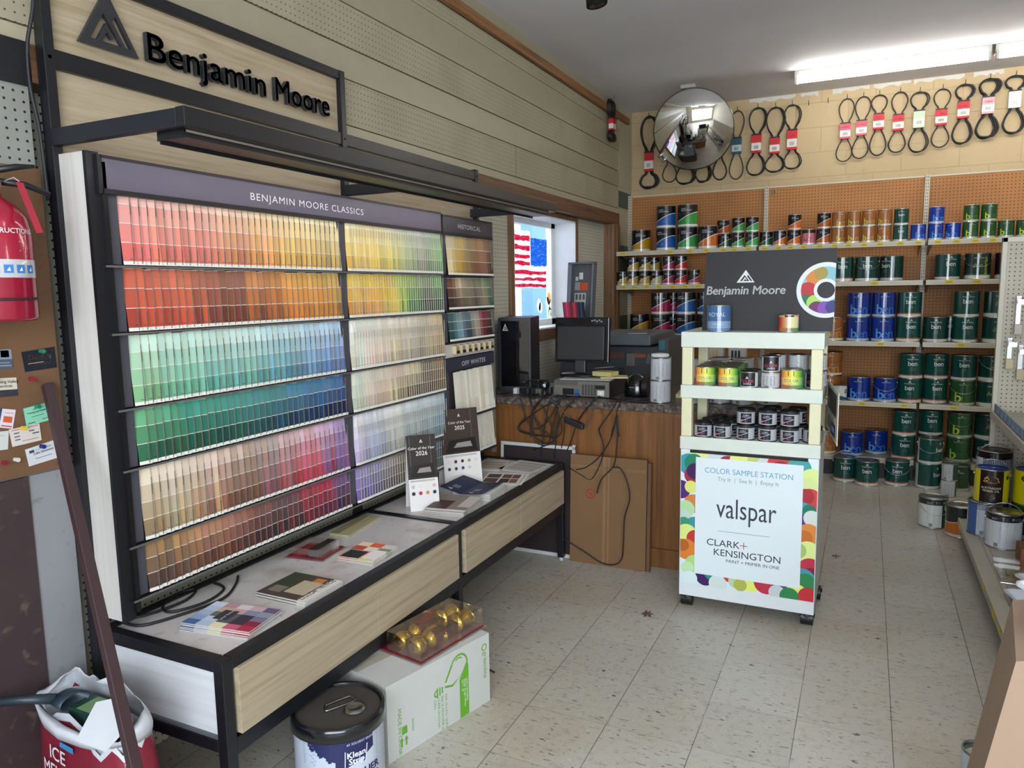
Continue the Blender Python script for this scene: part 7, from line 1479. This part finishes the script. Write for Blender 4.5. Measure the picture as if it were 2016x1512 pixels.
for y, z, c, nm in ((1.232, 1.318, '#8a1c34', 'dark red push pin under the black card'), (1.14, 1.105, '#8a1c34', 'dark red push pin at the left edge of the board'), (1.172, 1.107, '#c8c4c0', 'white push pin low on the notice board')):
    m2 = MB(); m2.cyl((xw, y, z), .0055, .004, c, 'x', 12); m2.cyl((xw+.004, y, z), .0035, .007, c, 'x', 12); m2.cyl((xw+.011, y, z), .006, .004, c, 'x', 12); tag(m2.build('push_pin', 'gloss'), nm, 'push pin')
ex, ey = -1.955, 1.122; t = thing('fire_extinguisher', 'red fire extinguisher hanging on the notice board at the left edge', 'fire extinguisher', (ex, ey, 1.48)); E_ = lambda x, y, z: (ex+x, ey+y, z)
R3 = .082; mb = MB(); mb.lathe([(0, 1.482), (R3-.006, 1.48), (R3, 1.488), (R3, 1.585), (R3+.0005, 1.586), (R3+.0005, 1.63), (R3, 1.631), (R3, 1.70), (R3-.006, 1.735), (R3-.028, 1.765), (.028, 1.782), (.022, 1.80), (0, 1.80)], ['#8e1230']*3+['#8e1230', '#b9b9bd', '#8e1230']+['#9a1430']*6, 40, 0, E_)
def ew(x, y, z): a = -.62+x/R3; return (ex+(R3+.001+z)*math.cos(a), ey+(R3+.001+z)*math.sin(a), y)
mb.text('INSTRUCTIONS', .017, '#d8c8cc', lambda x, y, z: ew(x+.045, 1.693+y, z), bold=.03)
for k in range(4): mb.add([ew(-.02, 1.683-.011*k, 0), ew(.075-.01*(k % 2), 1.683-.011*k, 0), ew(.075-.01*(k % 2), 1.6855-.011*k, 0), ew(-.02, 1.6855-.011*k, 0)], [(0, 1, 2, 3)], '#c07888')
for k in range(4): a = -.005+.028*k; mb.add([ew(a, 1.597, .0006), ew(a+.02, 1.597, .0006), ew(a+.02, 1.617, .0006), ew(a, 1.617, .0006)], [(0, 1, 2, 3)], '#3a7cc0'); mb.add([ew(a+.005, 1.602, .001), ew(a+.014, 1.602, .001), ew(a+.012, 1.612, .001)], [(0, 1, 2)], '#e0e4ea')
part('cylinder', mb, 'gloss', t)
mb = MB(); mb.lathe([(R3+.001, 1.530), (R3+.003, 1.530), (R3+.003, 1.536), (R3+.001, 1.536)], '#17171a', 40, 0, E_); part('strap', mb, 'rubber', t)
mb = MB(); mb.cyl((ex, ey, 1.80), .018, .035, '#2a2426'); mb.cyl((ex+.018, ey-.005, 1.815), .022, .008, '#a89a9c', 'x', 20); part('valve', mb, 'metal', t)
mb = MB(); mb.tube([(ex, ey, 1.845), (ex+.02, ey+.06, 1.862), (ex+.03, ey+.10, 1.868)], [.009, .008, .004], '#17181c', 8); mb.tube([(ex, ey+.01, 1.825), (ex+.02, ey+.08, 1.82), (ex+.025, ey+.135, 1.802)], [.009, .008, .007], '#17181c', 8); part('lever', mb, 'satin', t)
mb = MB(); mb.add([(ex+.055, ey+.035, 1.82), (ex+.055, ey+.052, 1.82), (ex+.07, ey+.082, 1.70), (ex+.07, ey+.064, 1.697), (ex+.054, ey+.035, 1.82), (ex+.054, ey+.052, 1.82), (ex+.069, ey+.082, 1.70), (ex+.069, ey+.064, 1.697)], [(0, 1, 2, 3), (7, 6, 5, 4), (0, 4, 5, 1), (1, 5, 6, 2), (2, 6, 7, 3), (3, 7, 4, 0)], '#a02c3c'); mb.tube([(ex+.02, ey+.03, 1.825), (ex+.04, ey+.04, 1.832), (ex+.055, ey+.043, 1.822)], .0014, '#b0a8a8', 5); part('inspection_tag', mb, 'print', t)
mb = MB(); mb.box(-2.046, -2.034, ey-.03, ey+.03, 1.50, 1.80, '#2a2426'); part('bracket', mb, 'satin', t)
# power lead in front of the black post
mb = MB(); mb.tube([(-2.0, 1.322, 2.6), (-2.0, 1.318, 2.42), (-2.01, 1.312, 2.30), (-2.03, 1.300, 2.20), (-2.035, 1.300, 2.10), (-2.03, 1.312, 1.98), (-2.03, 1.318, 1.8)], .005, '#14151a', 8, 0, False, 6); tag(mb.build('cable', 'rubber'), 'black power cord running down beside the near display post', 'cable')

# near right: open quart can and cardboard
t = thing('open_paint_can', 'open quart can of cream paint on the floor at bottom right', 'paint can', (.372, 2.50, 0)); o_ = lambda x, y, z: (.372+x, 2.50+y, z)
mb = MB(); mb.lathe([(0, .001), (.052, .001), (.0535, .004), (.0535, .115)], '#b8c4cc', 40, 0, o_); mb.lathe([(.0535, .115), (.055, .119), (.0535, .122), (.049, .122), (.047, .117), (.046, .110), (.0465, .06)], '#8f959c', 40, 1, o_); part('can_body', mb, ['satin', 'metal'], t)
mb = MB(); mb.lathe([(.0463, .100), (0, .100)], '#cfc8b8', 40, 0, o_); part('paint', mb, 'gloss', t)
t = thing('cardboard_box', 'large brown cardboard box edge filling the lower right corner', 'box', (.55, 1.9, 0)); mb = MB()
v = [(.215, 1.88, .0), (.75, 1.80, .0), (.80, 2.2, .0), (.26, 2.2, .0), (.335, 1.90, .69), (.85, 1.80, .86), (.90, 2.2, .86), (.37, 2.2, .72)]
mb.add(v, [(3, 2, 1, 0), (4, 5, 6, 7), (0, 1, 5, 4), (1, 2, 6, 5), (2, 3, 7, 6), (3, 0, 4, 7)], '#98806c'); part('box_body', mb, 'cardboard', t)
tray(.47, 2.02, .772, .5, 'white plastic tray tilted on the cardboard box at the right edge', .16, .2)
# bits on the floor
mb = MB(); rl = random.Random(9); c0 = (-.88, 3.28)
for k in range(6): a = k*1.05; mb.add([(c0[0], c0[1], .004), (c0[0]+.022*math.cos(a), c0[1]+.03*math.sin(a), .008), (c0[0]+.030*math.cos(a+.3), c0[1]+.04*math.sin(a+.3), .002), (c0[0]+.018*math.cos(a+.6), c0[1]+.02*math.sin(a+.6), .006)], [(0, 1, 2, 3)], '#5a3024')
tag(mb.build('dry_leaf', 'matte'), 'curled brown dry leaf on the floor near the carton', 'leaf')
mb = MB(); c0 = (-.10, 4.45)
for k in range(4): a = k*1.5; mb.add([(c0[0], c0[1], .003), (c0[0]+.018*math.cos(a), c0[1]+.022*math.sin(a), .008), (c0[0]+.026*math.cos(a+.3), c0[1]+.03*math.sin(a+.3), .002), (c0[0]+.012*math.cos(a+.7), c0[1]+.015*math.sin(a+.7), .005)], [(0, 1, 2, 3)], '#5a4030')
tag(mb.build('dry_leaf', 'matte'), 'small dry leaf on the floor right of the sample cart', 'leaf')
mb = MB(); mb.tube([(-1.30, 2.50, .006), (-1.62, 2.62, .006), (-1.80, 2.9, .006), (-1.85, 3.3, .006)], .004, '#151518', 6, 0, False, 5); tag(mb.build('cable', 'rubber'), 'black cable on the floor running under the table behind the bulb carton', 'cable')
